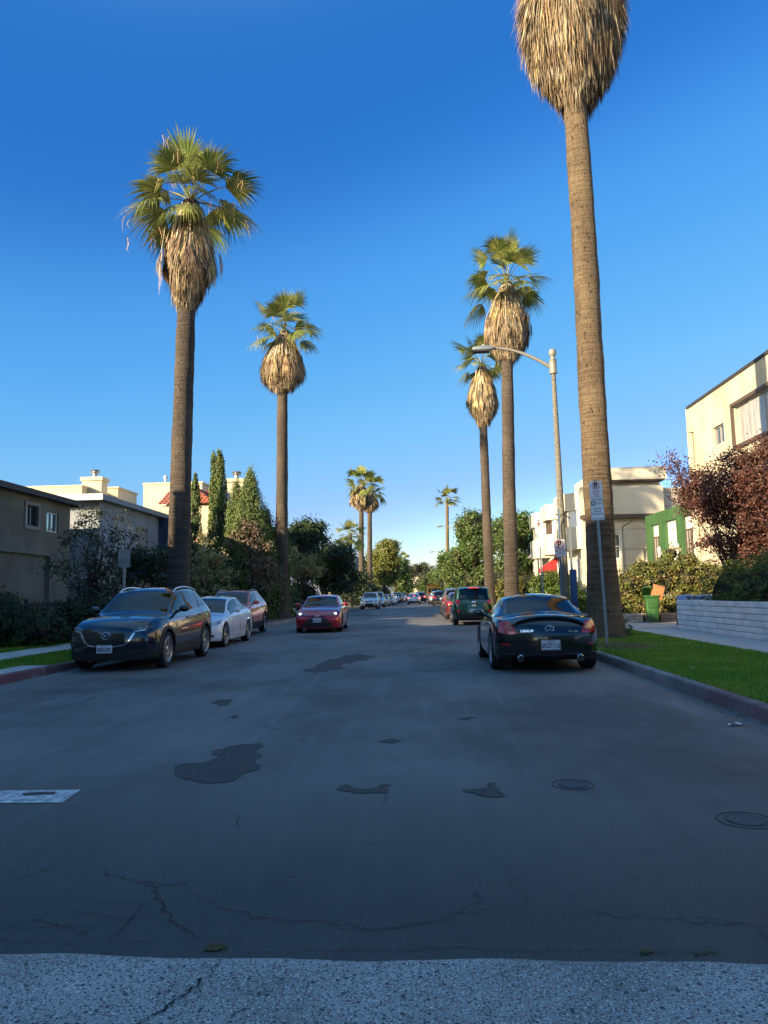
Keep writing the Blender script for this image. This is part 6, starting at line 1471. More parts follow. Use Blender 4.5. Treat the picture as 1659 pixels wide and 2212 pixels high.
HAT = dict(SED, L=4.45, W=.875, top=[(0,.66),(.05,.72),(.25,.80),(.7,.92),(1.0,.98),(1.14,1.02),(1.7,1.29),(2.05,1.43),(2.4,1.49),(2.9,1.47),(3.5,1.38),(3.9,1.29),(4.1,1.22),(4.30,1.05),(4.36,.98),(4.45,.92)],
  belt=[(0,.64),(1.1,.94),(1.9,.98),(3.1,1.02),(4.0,1.07),(4.45,1.0)], cant=[(0,.68),(.3,.78),(1.2,.83),(2.1,.69),(2.8,.69),(3.6,.66),(4.1,.66),(4.3,.72),(4.45,.74)], plan=[(0,.76),(.10,.86),(.3,.94),(.7,.99),(1.2,1),(3.5,1),(4.0,.965),(4.3,.92),(4.45,.85)],
  floor=[(0,.17),(.6,.15),(3.8,.15),(4.45,.27)], ws=(1.16,2.08), rw=(3.6,4.27), sw=[(1.5,2.35),(2.42,3.2),(3.26,3.5)], axles=(.9,3.6), mirror=(1.65,1.0), handles=[], seams=[], seat_y=(2.4,3.3))
def door_common(S): return S
# ------------------------------------------------ dark blue crossover, nearest on the left
def place(X, Z): return (X, Z, 0)
P_navy = paint('midnight_blue', (.003,.006,.018), .0, .2)
SUVn = dict(SUV, mirm=M_gloss, rail_m=M_chrome)
root, pj, P, fin, yo, body = make_car('crossover_car', 'parked dark blue crossover, first in the left row, with a large black grille', 'car', SUVn, P_navy, (-6.07, 14.25+2.28, 0), 0, spokes=9, interior=M_seat, glass=M_glassd)
mb = MB(); P(mb, 'front', [(-.50,.74),(-.44,.62),(-.34,.53),(0,.49),(.34,.53),(.44,.62),(.50,.74)], [(-.50,.75),(-.47,.80),(-.38,.845),(0,.855),(.38,.845),(.47,.80),(.50,.75)], n=28, m=5, off=.006); gr = fin(mb, 'grille', M_gloss)
mb = MB(); P(mb, 'front', [(-.54,.735),(-.46,.60),(-.35,.505),(0,.465),(.35,.505),(.46,.60),(.54,.735)], [(-.50,.74),(-.43,.615),(-.335,.527),(0,.487),(.335,.527),(.43,.615),(.50,.74)], n=32, m=1, off=.022); fin(mb, 'grille_surround', M_chrome, gr)
# emblem: spread wings inside an oval ring
h = pj.hit('front', 0, .70)[0]; ey = h.y+yo-.035; mb = MB()
mb.tube([(.085*math.cos(t), ey, .70+.065*math.sin(t)) for t in np.linspace(0,2*math.pi,25)], .006, 6, cap=False)
mb.tube([(-.078,ey,.725),(-.04,ey-.002,.718),(0,ey-.004,.682),(.04,ey-.002,.718),(.078,ey,.725)], [.004,.008,.010,.008,.004], 6); mb.build('emblem', M_chrome, gr, smooth=60)
for s in (-1,1):
    f = (lambda pl: pl) if s > 0 else mirrorx
    mb = MB(); lo = [(.50,.755),(.62,.775),(.75,.80),(.84,.835)]; hi = [(.50,.80),(.62,.845),(.74,.875),(.84,.90)]; P(mb, 'front', f(lo), f(hi), n=12, m=3, off=.008); hl = fin(mb, 'headlight', M_lampd)
    mb = MB(); P(mb, 'front', f([(.51,.748),(.62,.768),(.70,.785)]), f([(.51,.764),(.62,.784),(.70,.798)]), n=10, m=1, off=.016); fin(mb, 'chrome_strip', M_chrome, hl)
    mb = MB()
    for k, cx_ in enumerate((.60,.70)):
        c = pj.hit('front', s*cx_, .825+.012*k)
        mb.sphere((c[0].x, c[0].y-.004, c[0].z), (.034,.02,.028), 12, 8)
    fin(mb, 'lamp_lens', M_lamp, hl)
    mb = MB(); P(mb, 'front', f([(.44,.40),(.6,.41),(.78,.45)]), f([(.44,.46),(.6,.48),(.78,.50)]), n=10, m=2, off=.008); fin(mb, 'fog_recess', M_gloss)
    mb = MB(); P(mb, 'front', f([(.42,.385),(.6,.395),(.80,.435)]), f([(.42,.400),(.6,.410),(.80,.450)]), n=10, m=1, off=.016); fin(mb, 'bumper_trim', M_rimd)
mb = MB(); P(mb, 'front', [(-.55,.26),(0,.25),(.55,.26)], [(-.58,.37),(0,.375),(.58,.37)], n=18, m=2, off=.008); fin(mb, 'lower_intake', M_clad)
c = pj.hit('front', -.0, .43)[0]; plate(root, (-.02, c.y+yo-.04, .445), False, '8EBG585')
mb = MB()
for s in (-1,1): mb.tube([(s*.52,2.5+yo,1.70),(s*.52,3.4+yo,1.70)], .02, 6)
for y in (2.55,3.35): mb.tube([(-.66,y+yo,1.735),(.66,y+yo,1.735)], .022, 8)
# ------------------------------------------------ white sedan
P_white = paint('white', (.80,.81,.82), .0, .3)
root, pj, P, fin, yo, body = make_car('sedan_car', 'parked white four door sedan between the dark blue crossover and the red wagon', 'car', SED, P_white, (-6.42, 20.2+2.4, 0), 0, spokes=7, interior=M_seatl, glass=M_glassc)
for s in (-1,1):
    f = (lambda pl: pl) if s > 0 else mirrorx
    mb = MB(); P(mb, 'front', f([(.44,.61),(.60,.615),(.76,.63),(.84,.67)]), f([(.44,.67),(.60,.70),(.74,.735),(.84,.76)]), n=12, m=3, off=.008); hl = fin(mb, 'headlight', M_lamp)
    mb = MB(); c = pj.hit('front', s*.62, .665)[0]; mb.sphere((c.x,c.y-.006,c.z),(.045,.02,.032),12,8); fin(mb, 'lamp_lens', M_lampd, hl)
    mb = MB(); P(mb, 'front', f([(.50,.30),(.74,.32)]), f([(.50,.36),(.76,.375)]), n=8, m=2, off=.008); fin(mb, 'fog_recess', M_gloss)
mb = MB(); P(mb, 'front', [(-.36,.56),(0,.54),(.36,.56)], [(-.40,.655),(0,.66),(.40,.655)], n=16, m=2, off=.007); gr = fin(mb, 'grille', M_gloss)
mb = MB(); P(mb, 'front', [(-.38,.645),(0,.65),(.38,.645)], [(-.40,.668),(0,.673),(.40,.668)], n=16, m=1, off=.016); fin(mb, 'chrome_strip', M_chrome, gr)
mb = MB(); P(mb, 'front', [(-.40,.26),(0,.25),(.40,.26)], [(-.42,.40),(0,.41),(.42,.40)], n=12, m=2, off=.007); fin(mb, 'lower_intake', M_clad)
# ------------------------------------------------ red wagon with roof rails
P_redw = paint('wagon_red', (.70,.085,.025), .0, .3)
SUV2 = dict(SUV, mirm=None, rail_m=M_rim)
root, pj, P, fin, yo, body = make_car('crossover_car', 'parked orange red crossover with roof rails behind the white sedan', 'car', SUV2, P_redw, (-7.05, 25.9+2.28, .02), R(0), spokes=5, interior=M_seat, glass=M_glassc)
for s in (-1,1):
    f = (lambda pl: pl) if s > 0 else mirrorx
    mb = MB(); P(mb, 'front', f([(.46,.76),(.82,.82)]), f([(.46,.84),(.82,.91)]), n=10, m=3, off=.008); fin(mb, 'headlight', M_lamp)
mb = MB(); P(mb, 'front', [(-.4,.62),(0,.60),(.4,.62)], [(-.44,.78),(0,.79),(.44,.78)], n=14, m=2, off=.007); fin(mb, 'grille', M_gloss)
# ------------------------------------------------ red sedan driving towards the camera
P_red = paint('dark_red', (.44,.012,.03), .35, .28)
root, pj, P, fin, yo, body = make_car('sedan_car', 'dark red sedan driving towards the camera with round bright headlights', 'car', COR, P_red, (-3.90, 27.9+2.3, 0), R(1.5), spokes=5, interior=M_seat, glass=M_glassr, steer=R(3))
redcar = root
for s in (-1,1):
    f = (lambda pl: pl) if s > 0 else mirrorx
    mb = MB(); P(mb, 'front', f([(.30,.640),(.50,.650),(.70,.665),(.84,.70)]), f([(.30,.668),(.50,.70),(.70,.765),(.84,.82)]), n=14, m=3, off=.008); hl = fin(mb, 'headlight', M_lampd)
    mb = MB(); c = pj.hit('front', s*.665, .712)[0]; mb.sphere((c.x,c.y-.012,c.z),(.050,.03,.042),16,10); fin(mb, 'lit_lamp', M_whiteon, hl)
    mb = MB(); P(mb, 'front', f([(.60,.24),(.70,.25),(.80,.30)]), f([(.66,.36),(.74,.40),(.82,.43)]), n=6, m=2, off=.005); fin(mb, 'bumper_corner', P_red)
mb = MB(); P(mb, 'front', [(-.60,.27),(-.3,.235),(0,.23),(.3,.235),(.60,.27)], [(-.36,.53),(-.2,.555),(0,.56),(.2,.555),(.36,.53)], n=22, m=5, off=.007); gr = fin(mb, 'grille', M_clad)
mb = MB()
P(mb, 'front', [(-.30,.60),(0,.59),(.30,.60)], [(-.30,.64),(0,.64),(.30,.64)], n=14, m=1, off=.007); fin(mb, 'upper_grille', M_gloss)
h = pj.hit('front', 0, .625)[0]; ey = h.y+yo-.03; mb = MB()
mb.tube([(.080*math.cos(t), ey, .625+.052*math.sin(t)) for t in np.linspace(0,2*math.pi,25)], .008, 6, cap=False)
mb.tube([(.055*math.cos(t), ey-.004, .643+.022*math.sin(t)) for t in np.linspace(0,2*math.pi,21)], .007, 6, cap=False); mb.tube([(.022*math.cos(t), ey-.004, .622+.045*math.sin(t)) for t in np.linspace(0,2*math.pi,21)], .007, 6, cap=False)
mb.build('emblem', M_chrome, gr, smooth=60)
c = pj.hit('front', 0, .47)[0]; plate(root, (-.0, c.y+yo-.035, .475), False, '8DR1625')
MB().lathe([(.0,-.01),(.05,-.005),(.05,.005)], 8, (-.0,-.35,1.22), 'y').build('rear_view_mirror', M_gloss, root)
# ------------------------------------------------ black coupe, rear view
P_black = paint('black', (.006,.0065,.008), .2, .2)
CP = dict(CPE); LC = CPE['L']
root, pj, P, fin, yo, body = make_car('coupe_car', 'glossy black two door hardtop parked at the right curb, rear to the camera', 'car', CP, P_black, (2.19, 12.75+LC/2, 0), math.pi, spokes=5, interior=M_seatl, glass=M_glassr, rimm=M_rim)
for s in (-1,1):
    f = (lambda pl: pl) if s > 0 else mirrorx
    mb = MB(); P(mb, 'rear', f([(.52,.675),(.62,.665),(.72,.665),(.83,.69)]), f([(.55,.70),(.60,.80),(.64,.865),(.80,.855)]), n=12, m=5, off=.010); tl = fin(mb, 'tail_light', M_tail)
    mb = MB(); P(mb, 'rear', f([(.60,.74),(.70,.74)]), f([(.63,.82),(.71,.82)]), n=5, m=3, off=.018); fin(mb, 'indicator', M_amber, tl)
    mb = MB(); P(mb, 'rear', f([(.66,.475),(.78,.48)]), f([(.66,.505),(.78,.51)]), n=6, m=1, off=.010); fin(mb, 'reflector', M_tail)
    mb = MB(); yx = L_ = LC; mb.lathe([(.052,-.16),(.056,0.0),(.048,.008),(.042,-.01),(.040,-.16)], 20, (s*.50, LC/2-.03, .262), 'y', cap=False); ex = mb.build('exhaust_pipe', M_chrome, root, smooth=40)
    mb = MB(); mb.lathe([(.001,-.05),(.041,-.05)], 16, (s*.50, LC/2-.03, .262), 'y', cap=False); mb.build('pipe_bore', M_clad, ex)
# boot lid lip spoiler and boot shut lines
mb = MB(); rows = []
for i in range(25):
    x = -.62+1.24*i/24; h = pj.hit('top', x, LC-.20-.10*abs(x)**2.2); k = 1-abs(x/.62)**4; y_ = h[0].y; z_ = h[0].z
    rows.append([(x,y_-.16,z_+.022),(x,y_-.04,z_+.02+.028*k),(x,y_+.045,z_+.012+.040*k),(x,y_+.05,z_+.0+.030*k),(x,y_+.02,z_-.03)])
mb.grid(rows); fin(mb, 'boot_spoiler', P_black)
mb = MB(); P(mb, 'rear', [(-.54,.69),(-.50,.632),(0,.622),(.50,.632),(.54,.69)], [(-.55,.70),(-.495,.640),(0,.630),(.495,.640),(.55,.70)], n=28, m=1, off=.003); fin(mb, 'boot_seam', M_clad)
mb = MB(); P(mb, 'rear', [(-.80,.33),(0,.315),(.80,.33)], [(-.80,.345),(0,.33),(.80,.345)], n=24, m=1, off=.010); fin(mb, 'bumper_trim', M_rimd)
mb = MB(); P(mb, 'rear', [(-.21,.375),(.21,.375)], [(-.21,.585),(.21,.585)], n=10, m=4, off=.004); fin(mb, 'plate_recess', M_gloss)
mb = MB(); P(mb, 'rear', [(-.80,.20),(0,.19),(.80,.20)], [(-.82,.30),(0,.30),(.82,.30)], n=24, m=2, off=.006); fin(mb, 'rear_valance', M_clad)
c = pj.hit('rear', 0, .48)[0]; pl_ = plate(root, (.0, c.y+yo+.03, .485), True, None, frame=M_chrome)
rt = (-1,0,0)
text_on('lettering', '5KZT112', .100, M_plateink, pl_, (0,.0075,-.016), rt, (0,0,1), .001, .78, .0022); text_on('lettering', 'California', .032, M_platered, pl_, (0,.0075,.055), rt, (0,0,1), .001, 1.1, .0006)
yb = pj.hit('rear', .40, .715)[0].y+yo+.006; yc = pj.hit('rear', 0, .745)[0].y+yo+.012
text_on('boot_lettering', 'LEXUS', .052, M_chrome, root, (.375, pj.hit('rear',.375,.715)[0].y+yo+.010, .715), (-1,.10,0), (0,-.1,1), .003, 1.45, .0022)
text_on('boot_lettering', 'SC 430', .046, M_chrome, root, (-.40, pj.hit('rear',-.40,.700)[0].y+yo+.010, .700), (-1,-.10,0), (0,-.1,1), .003, 1.2, .0020)
mb = MB(); mb.tube([(.072*math.cos(t), yc, .748+.052*math.sin(t)) for t in np.linspace(0,2*math.pi,29)], .0065, 6, cap=False)
mb.tube([(-.030,yc+.002,.790),(.028,yc+.002,.722),(-.052,yc+.002,.722)], .0075, 6); mb.build('emblem', M_chrome, root, smooth=60)
MB().lathe([(.0,-.01),(.05,-.005),(.05,.005)], 8, (-.0,1.6-LC/2+.35,1.17), 'y').build('rear_view_mirror', M_gloss, root)
# ------------------------------------------------ dark green tall hatch
P_green = paint('bottle_green', (.010,.075,.040), .35, .25)
LM = MPV['L']
root, pj, P, fin, yo, body = make_car('hatchback_car', 'dark green tall rounded hatchback parked ahead of the black hardtop', 'car', MPV, P_green, (2.36, 32.2+LM/2, 0), math.pi, spokes=8, interior=M_seatl, glass=M_glassr)
def round_lamp(s, x, z, rx, rz_, m1, nm, off=.012):
    mb = MB(); ts = np.linspace(0,math.pi,11); lo = [(s*(x+rx*math.cos(t)), z-rz_*math.sin(t)) for t in ts]; hi = [(s*(x+rx*math.cos(t)), z+rz_*math.sin(t)+.001) for t in ts]
    P(mb, 'rear', lo, hi, n=14, m=4, off=off); return fin(mb, nm, m1)
for s in (-1,1):
    tl = round_lamp(s, .68, .985, .105, .105, M_tail, 'tail_light', .016)
    round_lamp(s, .66, .60, .075, .062, M_tail, 'rear_fog_lamp')
mb = MB(); P(mb, 'rear', [(-.24,1.575),(.24,1.575)], [(-.24,1.605),(.24,1.605)], n=8, m=1, off=.01); fin(mb, 'brake_lamp', M_tail)
mb = MB(); P(mb, 'rear', [(-.80,.30),(0,.28),(.80,.30)], [(-.82,.47),(0,.46),(.82,.47)], n=20, m=3, off=.010); fin(mb, 'lower_bumper', M_clad)
mb = MB(); P(mb, 'rear', [(-.74,.475),(0,.465),(.74,.475)], [(-.74,.495),(0,.485),(.74,.495)], n=20, m=1, off=.016); fin(mb, 'bumper_trim', M_rimd)
c = pj.hit('rear', 0, .62)[0]; plate(root, (0, c.y+yo+.03, .62), True, '7BAL25')
c = pj.hit('rear', 0, .965)[0]; mb = MB(); mb.lathe([(.001,.025),(.07,.02),(.085,.008),(.085,-.02)], 24, (0, c.y+yo, .965), 'y', cap=False); mb.build('emblem', M_chrome, root, smooth=40)
text_on('boot_lettering', '500L', .085, M_chrome, root, (0, pj.hit('rear',0,.84)[0].y+yo+.012, .84), (-1,0,0), (0,-.05,1), .004, 1.2, .003)
mb = MB(); mb.tube([(-.10,3.99+yo,1.155),(.18,4.0+yo,1.16)], .010, 6); mb.build('rear_wiper', M_clad, root)
mb = MB(); mb.tube([(0,1.4+2.25+yo,1.64),(0,1.4+2.4+yo,1.80)], [.006,.003], 6); mb.build('roof_aerial', M_clad, root)
# ------------------------------------------------ farther cars: a few models, built once with parts, then copied with another paint
def simple_front(pj, P, fin, yo, z, root, grill=.36, on=False):
    for s in (-1,1):
        f = (lambda pl: pl) if s > 0 else mirrorx
        mb = MB(); P(mb, 'front', f([(.50,z-.04),(.80,z)]), f([(.50,z+.05),(.80,z+.09)]), n=8, m=2, off=.010); fin(mb, 'headlight', M_whiteon if on else M_lamp)
    mb = MB(); P(mb, 'front', [(-grill,z-.09),(grill,z-.09)], [(-grill-.04,z+.02),(grill+.04,z+.02)], n=10, m=2, off=.008); fin(mb, 'grille', M_gloss)
    mb = MB(); P(mb, 'front', [(-.5,z-.40),(.5,z-.40)], [(-.46,z-.24),(.46,z-.24)], n=10, m=2, off=.008); fin(mb, 'lower_intake', M_clad)
    c = pj.hit('front', 0, z-.17)[0]; plate(root, (0, c.y+yo-.02, z-.17), False, None)
def simple_rear(pj, P, fin, yo, z, root, on=False, w=.18):
    for s in (-1,1):
        f = (lambda pl: pl) if s > 0 else mirrorx
        mb = MB(); P(mb, 'rear', f([(.80-w-.06,z-.06),(.80,z-.06)]), f([(.80-w-.06,z+.07),(.80,z+.07)]), n=6, m=3, off=.012); fin(mb, 'tail_light', M_tailon if on else M_tail)
    mb = MB(); P(mb, 'rear', [(-.74,z-.52),(.74,z-.52)], [(-.74,z-.38),(.74,z-.38)], n=12, m=2, off=.010); fin(mb, 'lower_bumper', M_clad)
    c = pj.hit('rear', 0, z-.1)[0]; plate(root, (0, c.y+yo+.02, z-.12), True, None)
PAR_L = 'cars parked in a row along the left curb'; PAR_R = 'cars parked in a row along the right curb'
def dup_car(src, loc, rz, label, pm, group, cat='car'):
    c = copy_tree(src); c.location = loc; c.rotation_euler = (0,0,rz); c['label'] = label
    if group: c['group'] = group
    elif 'group' in c: del c['group']
    if pm:
        for ch in C.objects:
            if ch.parent == c and ch.type == 'MESH' and ch.name.split('.')[0] in ('body','mirror'):
                ch.material_slots[0].link = 'OBJECT'; ch.material_slots[0].material = pm
    return c
P_silver = paint('silver', (.52,.54,.56), .5, .3); P_grey = paint('grey', (.12,.125,.13), .6, .3); P_maroon = paint('maroon', (.13,.022,.018), .4, .3); P_brown = paint('bronze_grey', (.17,.12,.085), .5, .3)
P_blue = paint('blue', (.03,.06,.15), .4, .3); P_tan = paint('champagne', (.36,.32,.25), .6, .3)
SUVf = dict(SUV, rail_m=M_rim)
# white crossover with lamps and a badge strip
root, pj, P, fin, yo, body = make_car('crossover_car', 'white crossover with a winged chrome grille bar, first of the far left row', 'car', dict(SUVf, W=.90, L=4.46, mirm=None), P_white, (A(797,1290,72).x, 72+2.2, 0), 0, PAR_L, spokes=5, interior=M_seat, glass=M_glassd)
for s in (-1,1):
    f = (lambda pl: pl) if s > 0 else mirrorx
    mb = MB(); P(mb, 'front', f([(.46,.74),(.62,.75),(.80,.79)]), f([(.44,.82),(.62,.85),(.80,.89)]), n=8, m=2, off=.010); fin(mb, 'headlight', M_lamp)
    mb = MB(); P(mb, 'front', f([(.58,.40),(.76,.42)]), f([(.60,.54),(.76,.56)]), n=6, m=2, off=.010); fog = fin(mb, 'fog_recess', M_clad)
mb = MB(); P(mb, 'front', [(-.30,.70),(0,.69),(.30,.70)], [(-.38,.83),(0,.84),(.38,.83)], n=12, m=2, off=.008); gr = fin(mb, 'grille', M_gloss)
mb = MB(); P(mb, 'front', [(-.34,.77),(0,.75),(.34,.77)], [(-.34,.795),(0,.785),(.34,.795)], n=12, m=1, off=.018); fin(mb, 'chrome_strip', M_chrome, gr)
mb = MB(); P(mb, 'front', [(-.50,.36),(0,.34),(.50,.36)], [(-.34,.55),(0,.56),(.34,.55)], n=12, m=2, off=.008); fin(mb, 'lower_intake', M_clad)
c = pj.hit('front', 0, .62)[0]; plate(root, (0, c.y+yo-.02, .62), False, None)
# generic models, nose to the camera
SX = lambda x, Y: A(x, 1290, Y).x
rootS, pj, P, fin, yo, body = make_car('crossover_car', 'silver crossover parked behind the white one in the far left row', 'car', dict(SUVf, top=[(y, z+.06 if z > 1.2 else z) for y,z in SUV['top']]), P_silver, (SX(812,81), 83, 0), 0, PAR_L, spokes=5, interior=M_seat, glass=M_glassd)
simple_front(pj, P, fin, yo, .80, rootS); simple_rear(pj, P, fin, yo, .95, rootS)
rootD, pj, P, fin, yo, body = make_car('sedan_car', 'dark grey sedan, third car of the far left row', 'car', SED, P_grey, (SX(824,88), 90.5, 0), 0, PAR_L, spokes=5, interior=M_seat, glass=M_glassd)
simple_front(pj, P, fin, yo, .66, rootD); simple_rear(pj, P, fin, yo, .86, rootD)
rootH, pj, P, fin, yo, body = make_car('hatchback_car', 'silver grey hatchback driving away in the lane with its brake lights on', 'car', HAT, P_silver, (SX(894,98), 100.5, 0), math.pi, None, spokes=5, interior=M_seat, glass=M_glassd)
simple_rear(pj, P, fin, yo, .86, rootH, on=True, w=.12); mb = MB(); P(mb, 'rear', [(-.13,1.155),(.13,1.155)], [(-.13,1.19),(.13,1.19)], n=4, m=1, off=.02); fin(mb, 'brake_lamp', M_tailon)
q = random.Random(12)
rowL = [(834,96,'D',P_tan,'champagne sedan, fourth car of the far left row'),(840,103,'D',P_white,'white sedan, fifth car of the far left row'),(845,110,'D',P_silver,'silver sedan, sixth car of the far left row'),
 (851,117,'D',P_blue,'blue sedan, seventh car of the far left row'),(857,124,'S',P_black,'black tall crossover, eighth car of the far left row'),(861.5,131,'D',P_grey,'grey sedan, ninth car of the far left row'),
 (866,138,'D',P_silver,'silver sedan, tenth car of the far left row'),(869,145,'S',P_white,'white crossover, eleventh car of the far left row'),(872,153,'D',P_black,'black sedan at the far end of the far left row')]
for x, Y, k, pm, lab in rowL:
    dup_car(rootS if k == 'S' else rootD, (SX(x,Y), Y+2.4, 0), R(q.uniform(-.5,.5)), 'parked '+lab, pm, PAR_L)
# traffic ahead
rD2 = dup_car(rootD, (SX(879.5,140), 142, 0), 0, 'dark oncoming sedan left of the silver hatchback, headlights on', P_blue, None)
for ch in list(C.objects):
    if ch.parent == rD2 and ch.name.startswith('headlight'): ch.material_slots[0].link = 'OBJECT'; ch.material_slots[0].material = M_whiteon
rS2 = dup_car(rootS, (SX(908,118), 120, 0), math.pi, 'maroon crossover braking just ahead of the silver hatchback', P_maroon, None)
for ch in list(C.objects):
    if ch.parent == rS2 and ch.name.startswith('tail_light'): ch.material_slots[0].link = 'OBJECT'; ch.material_slots[0].material = M_tailon
rD3 = dup_car(rootD, (SX(899,170), 172, 0), math.pi, 'small dark sedan in the queue far ahead', P_black, None)
rD4 = dup_car(rootD, (SX(917,150), 152, 0), math.pi, 'grey sedan in the queue left of the school bus', P_grey, None)
# right row beyond the green car
dup_car(rootD, (2.28, 41.6, 0), math.pi, 'dark red sedan mostly hidden behind the green tall hatchback', P_maroon, PAR_R)
dup_car(rootS, (2.30, 48.4, 0), math.pi, 'bronze grey crossover peeking out left of the dark red sedan', P_brown, PAR_R)
dup_car(rootS, (SX(953,82), 84.5, 0), math.pi, 'black crossover parked past the gap on the right side', P_black, PAR_R)
dup_car(rootS, (SX(944,95), 97.5, 0), math.pi, 'silver roofed crossover parked beyond the black crossover on the right', P_silver, PAR_R)
dup_car(rootD, (SX(938,106), 108.5, 0), math.pi, 'dark sedan parked beyond the silver roofed crossover', P_grey, PAR_R)
# ------------------------------------------------ school bus, rear view
yb = 130; xb_ = SX(938.5, yb); root = empty('school_bus', (xb_, yb, 0), 0, 'yellow school bus seen from behind on the right of the street', 'bus')
M_busy = mat('bus_yellow', (.72,.34,.018), .4, coat=.5)
sec = [(-1.16,.55),(-1.2,1.2),(-1.2,2.35),(-1.12,2.75),(-.9,2.98),(-.5,3.1),(0,3.13),(.5,3.1),(.9,2.98),(1.12,2.75),(1.2,2.35),(1.2,1.2),(1.16,.55)]
mb = MB(); mb.prism(sec[::-1], 0, 9.0, axis='y'); mb.build('bus_body', M_busy, root)
for (a,b_) in ((-1.02,-.62),(-.45,.45),(.62,1.02)):
    mb = MB(); mb.box(a,-.02,1.72,b_,-.002,2.28); mb.build('rear_window', M_glassd if False else M_gloss, root, bevel=.01)
for s in (-1,1):
    mb = MB()
    for k in range(2): mb.lathe([(.001,-.03),(.09,-.03),(.10,-.004)], 14, (s*(.72+.24*k),0,2.78), 'y', cap=False)
    mb.build('warning_lamp', M_tail, root)
    mb = MB(); mb.lathe([(.001,-.03),(.08,-.03),(.09,-.004)], 14, (s*1.0,0,1.15), 'y', cap=False); mb.build('tail_light', M_tail, root)
    for yy in (2.0, 7.4): MB().lathe([(.2,-.12),(.45,-.12),(.48,-.08),(.48,.08),(.45,.12),(.2,.12)], 24, (s*1.02,yy,.48), 'x').build('wheel', M_tyre, root, smooth=40)
    mb = MB()
    for k in range(8): mb.box(s*1.202,.7+k*1.0,1.75,s*1.22,1.5+k*1.0,2.3)
    mb.build('side_windows', M_gloss, root)
mb = MB(); mb.box(-1.15,-.14,.48,1.15,-.003,.72); mb.build('rear_bumper', M_clad, root)
mb = MB(); mb.box(-.32,-.012,.8,.32,-.002,1.68); mb.build('emergency_door', M_busy, root)
text_on('bus_lettering', 'SCHOOL BUS', .20, M_gloss, root, (0,-.006,2.72), (1,0,0), (0,0,1), .002, 1.0, .003)

# ------------------------------------------------ the driver of the red sedan
def skin_body(name, V, E, rad, m, parent, sub=2):
    me = bpy.data.meshes.new(name); me.from_pydata(V, E, []); o = bpy.data.objects.new(name, me); C.objects.link(o)
    md = o.modifiers.new('s','SKIN'); md.use_smooth_shade = True
    for i, r_ in enumerate(rad): me.skin_vertices[0].data[i].radius = (r_, r_) if not isinstance(r_, tuple) else r_
    me.skin_vertices[0].data[0].use_root = True
    s = o.modifiers.new('u','SUBSURF'); s.levels = sub; s.render_levels = sub
    dg = bpy.context.evaluated_depsgraph_get(); dg.update(); m2 = bpy.data.meshes.new_from_object(o.evaluated_get(dg)); bpy.data.objects.remove(o)
    m2.materials.clear(); o2 = put(name, m2, m, parent); shade(m2); return o2
M_skin = mat('skin', (.42,.235,.16), .5); M_shirt = mat('shirt_dark', (.03,.035,.05), .85); M_hair = mat('hair_dark', (.02,.014,.01), .7)
# car local: nose towards -y; the driver sits on the car's left = +x here
drv = empty('person', redcar.matrix_basis @ Vector((.36, .30, .50)), redcar.rotation_euler.z, 'driver in a dark shirt holding the wheel of the red sedan', 'person')
drv.location = Matrix.Rotation(redcar.rotation_euler.z,4,'Z') @ Vector((.36,.10,.50)) + Vector(redcar.location)
V = [(0,0,.05),(0,.02,.22),(0,.05,.42),(0,.05,.50),(0,.02,.60),(0,.0,.70),  (.17,.04,.42),(.24,-.10,.25),(.17,-.36,.36),(.14,-.42,.38), (-.17,.04,.42),(-.24,-.10,.25),(-.17,-.36,.36),(-.14,-.42,.38), (.10,-.12,.04),(.13,-.50,.08),(.13,-.58,-.25),(-.10,-.12,.04),(-.13,-.50,.08),(-.13,-.58,-.25)]
E = [(0,1),(1,2),(2,3),(3,4),(4,5),(2,6),(6,7),(7,8),(8,9),(2,10),(10,11),(11,12),(12,13),(0,14),(14,15),(15,16),(0,17),(17,18),(18,19)]
rd = [(.16,.12),(.15,.11),(.13,.09),.052,.085,.07,.055,.045,.035,.03,.055,.045,.035,.03,.085,.065,.05,.085,.065,.05]
skin_body('body', V, E, rd, M_skin, drv)
V2 = V[:3]+[V[6],V[7],V[10],V[11]]; skin_body('shirt', V2, [(0,1),(1,2),(2,3),(3,4),(2,5),(5,6)], [(.175,.135),(.165,.125),(.142,.105),.068,.055,.068,.055], M_shirt, drv)
mb = MB(); mb.sphere((0,.025,.69),(.088,.098,.085),16,10); mb.v = [v for v in mb.v]; h_ = mb.build('hair', M_hair, drv, smooth=60)
mb = MB(); mb.sphere((-.03,-.095,.645),(.012,.008,.008),8,6); mb.build('eye', M_hair, drv); mb = MB(); mb.sphere((.03,-.095,.645),(.012,.008,.008),8,6); mb.build('eye', M_hair, drv)
mb = MB(); mb.sphere((0,-.108,.61),(.012,.02,.022),8,6); mb.build('nose', M_skin, drv, smooth=60)
mb = MB(); mb.sphere((0,-.092,.575),(.026,.010,.007),8,6); mb.build('mouth', mat('lips',(.30,.10,.08),.6), drv, smooth=60)

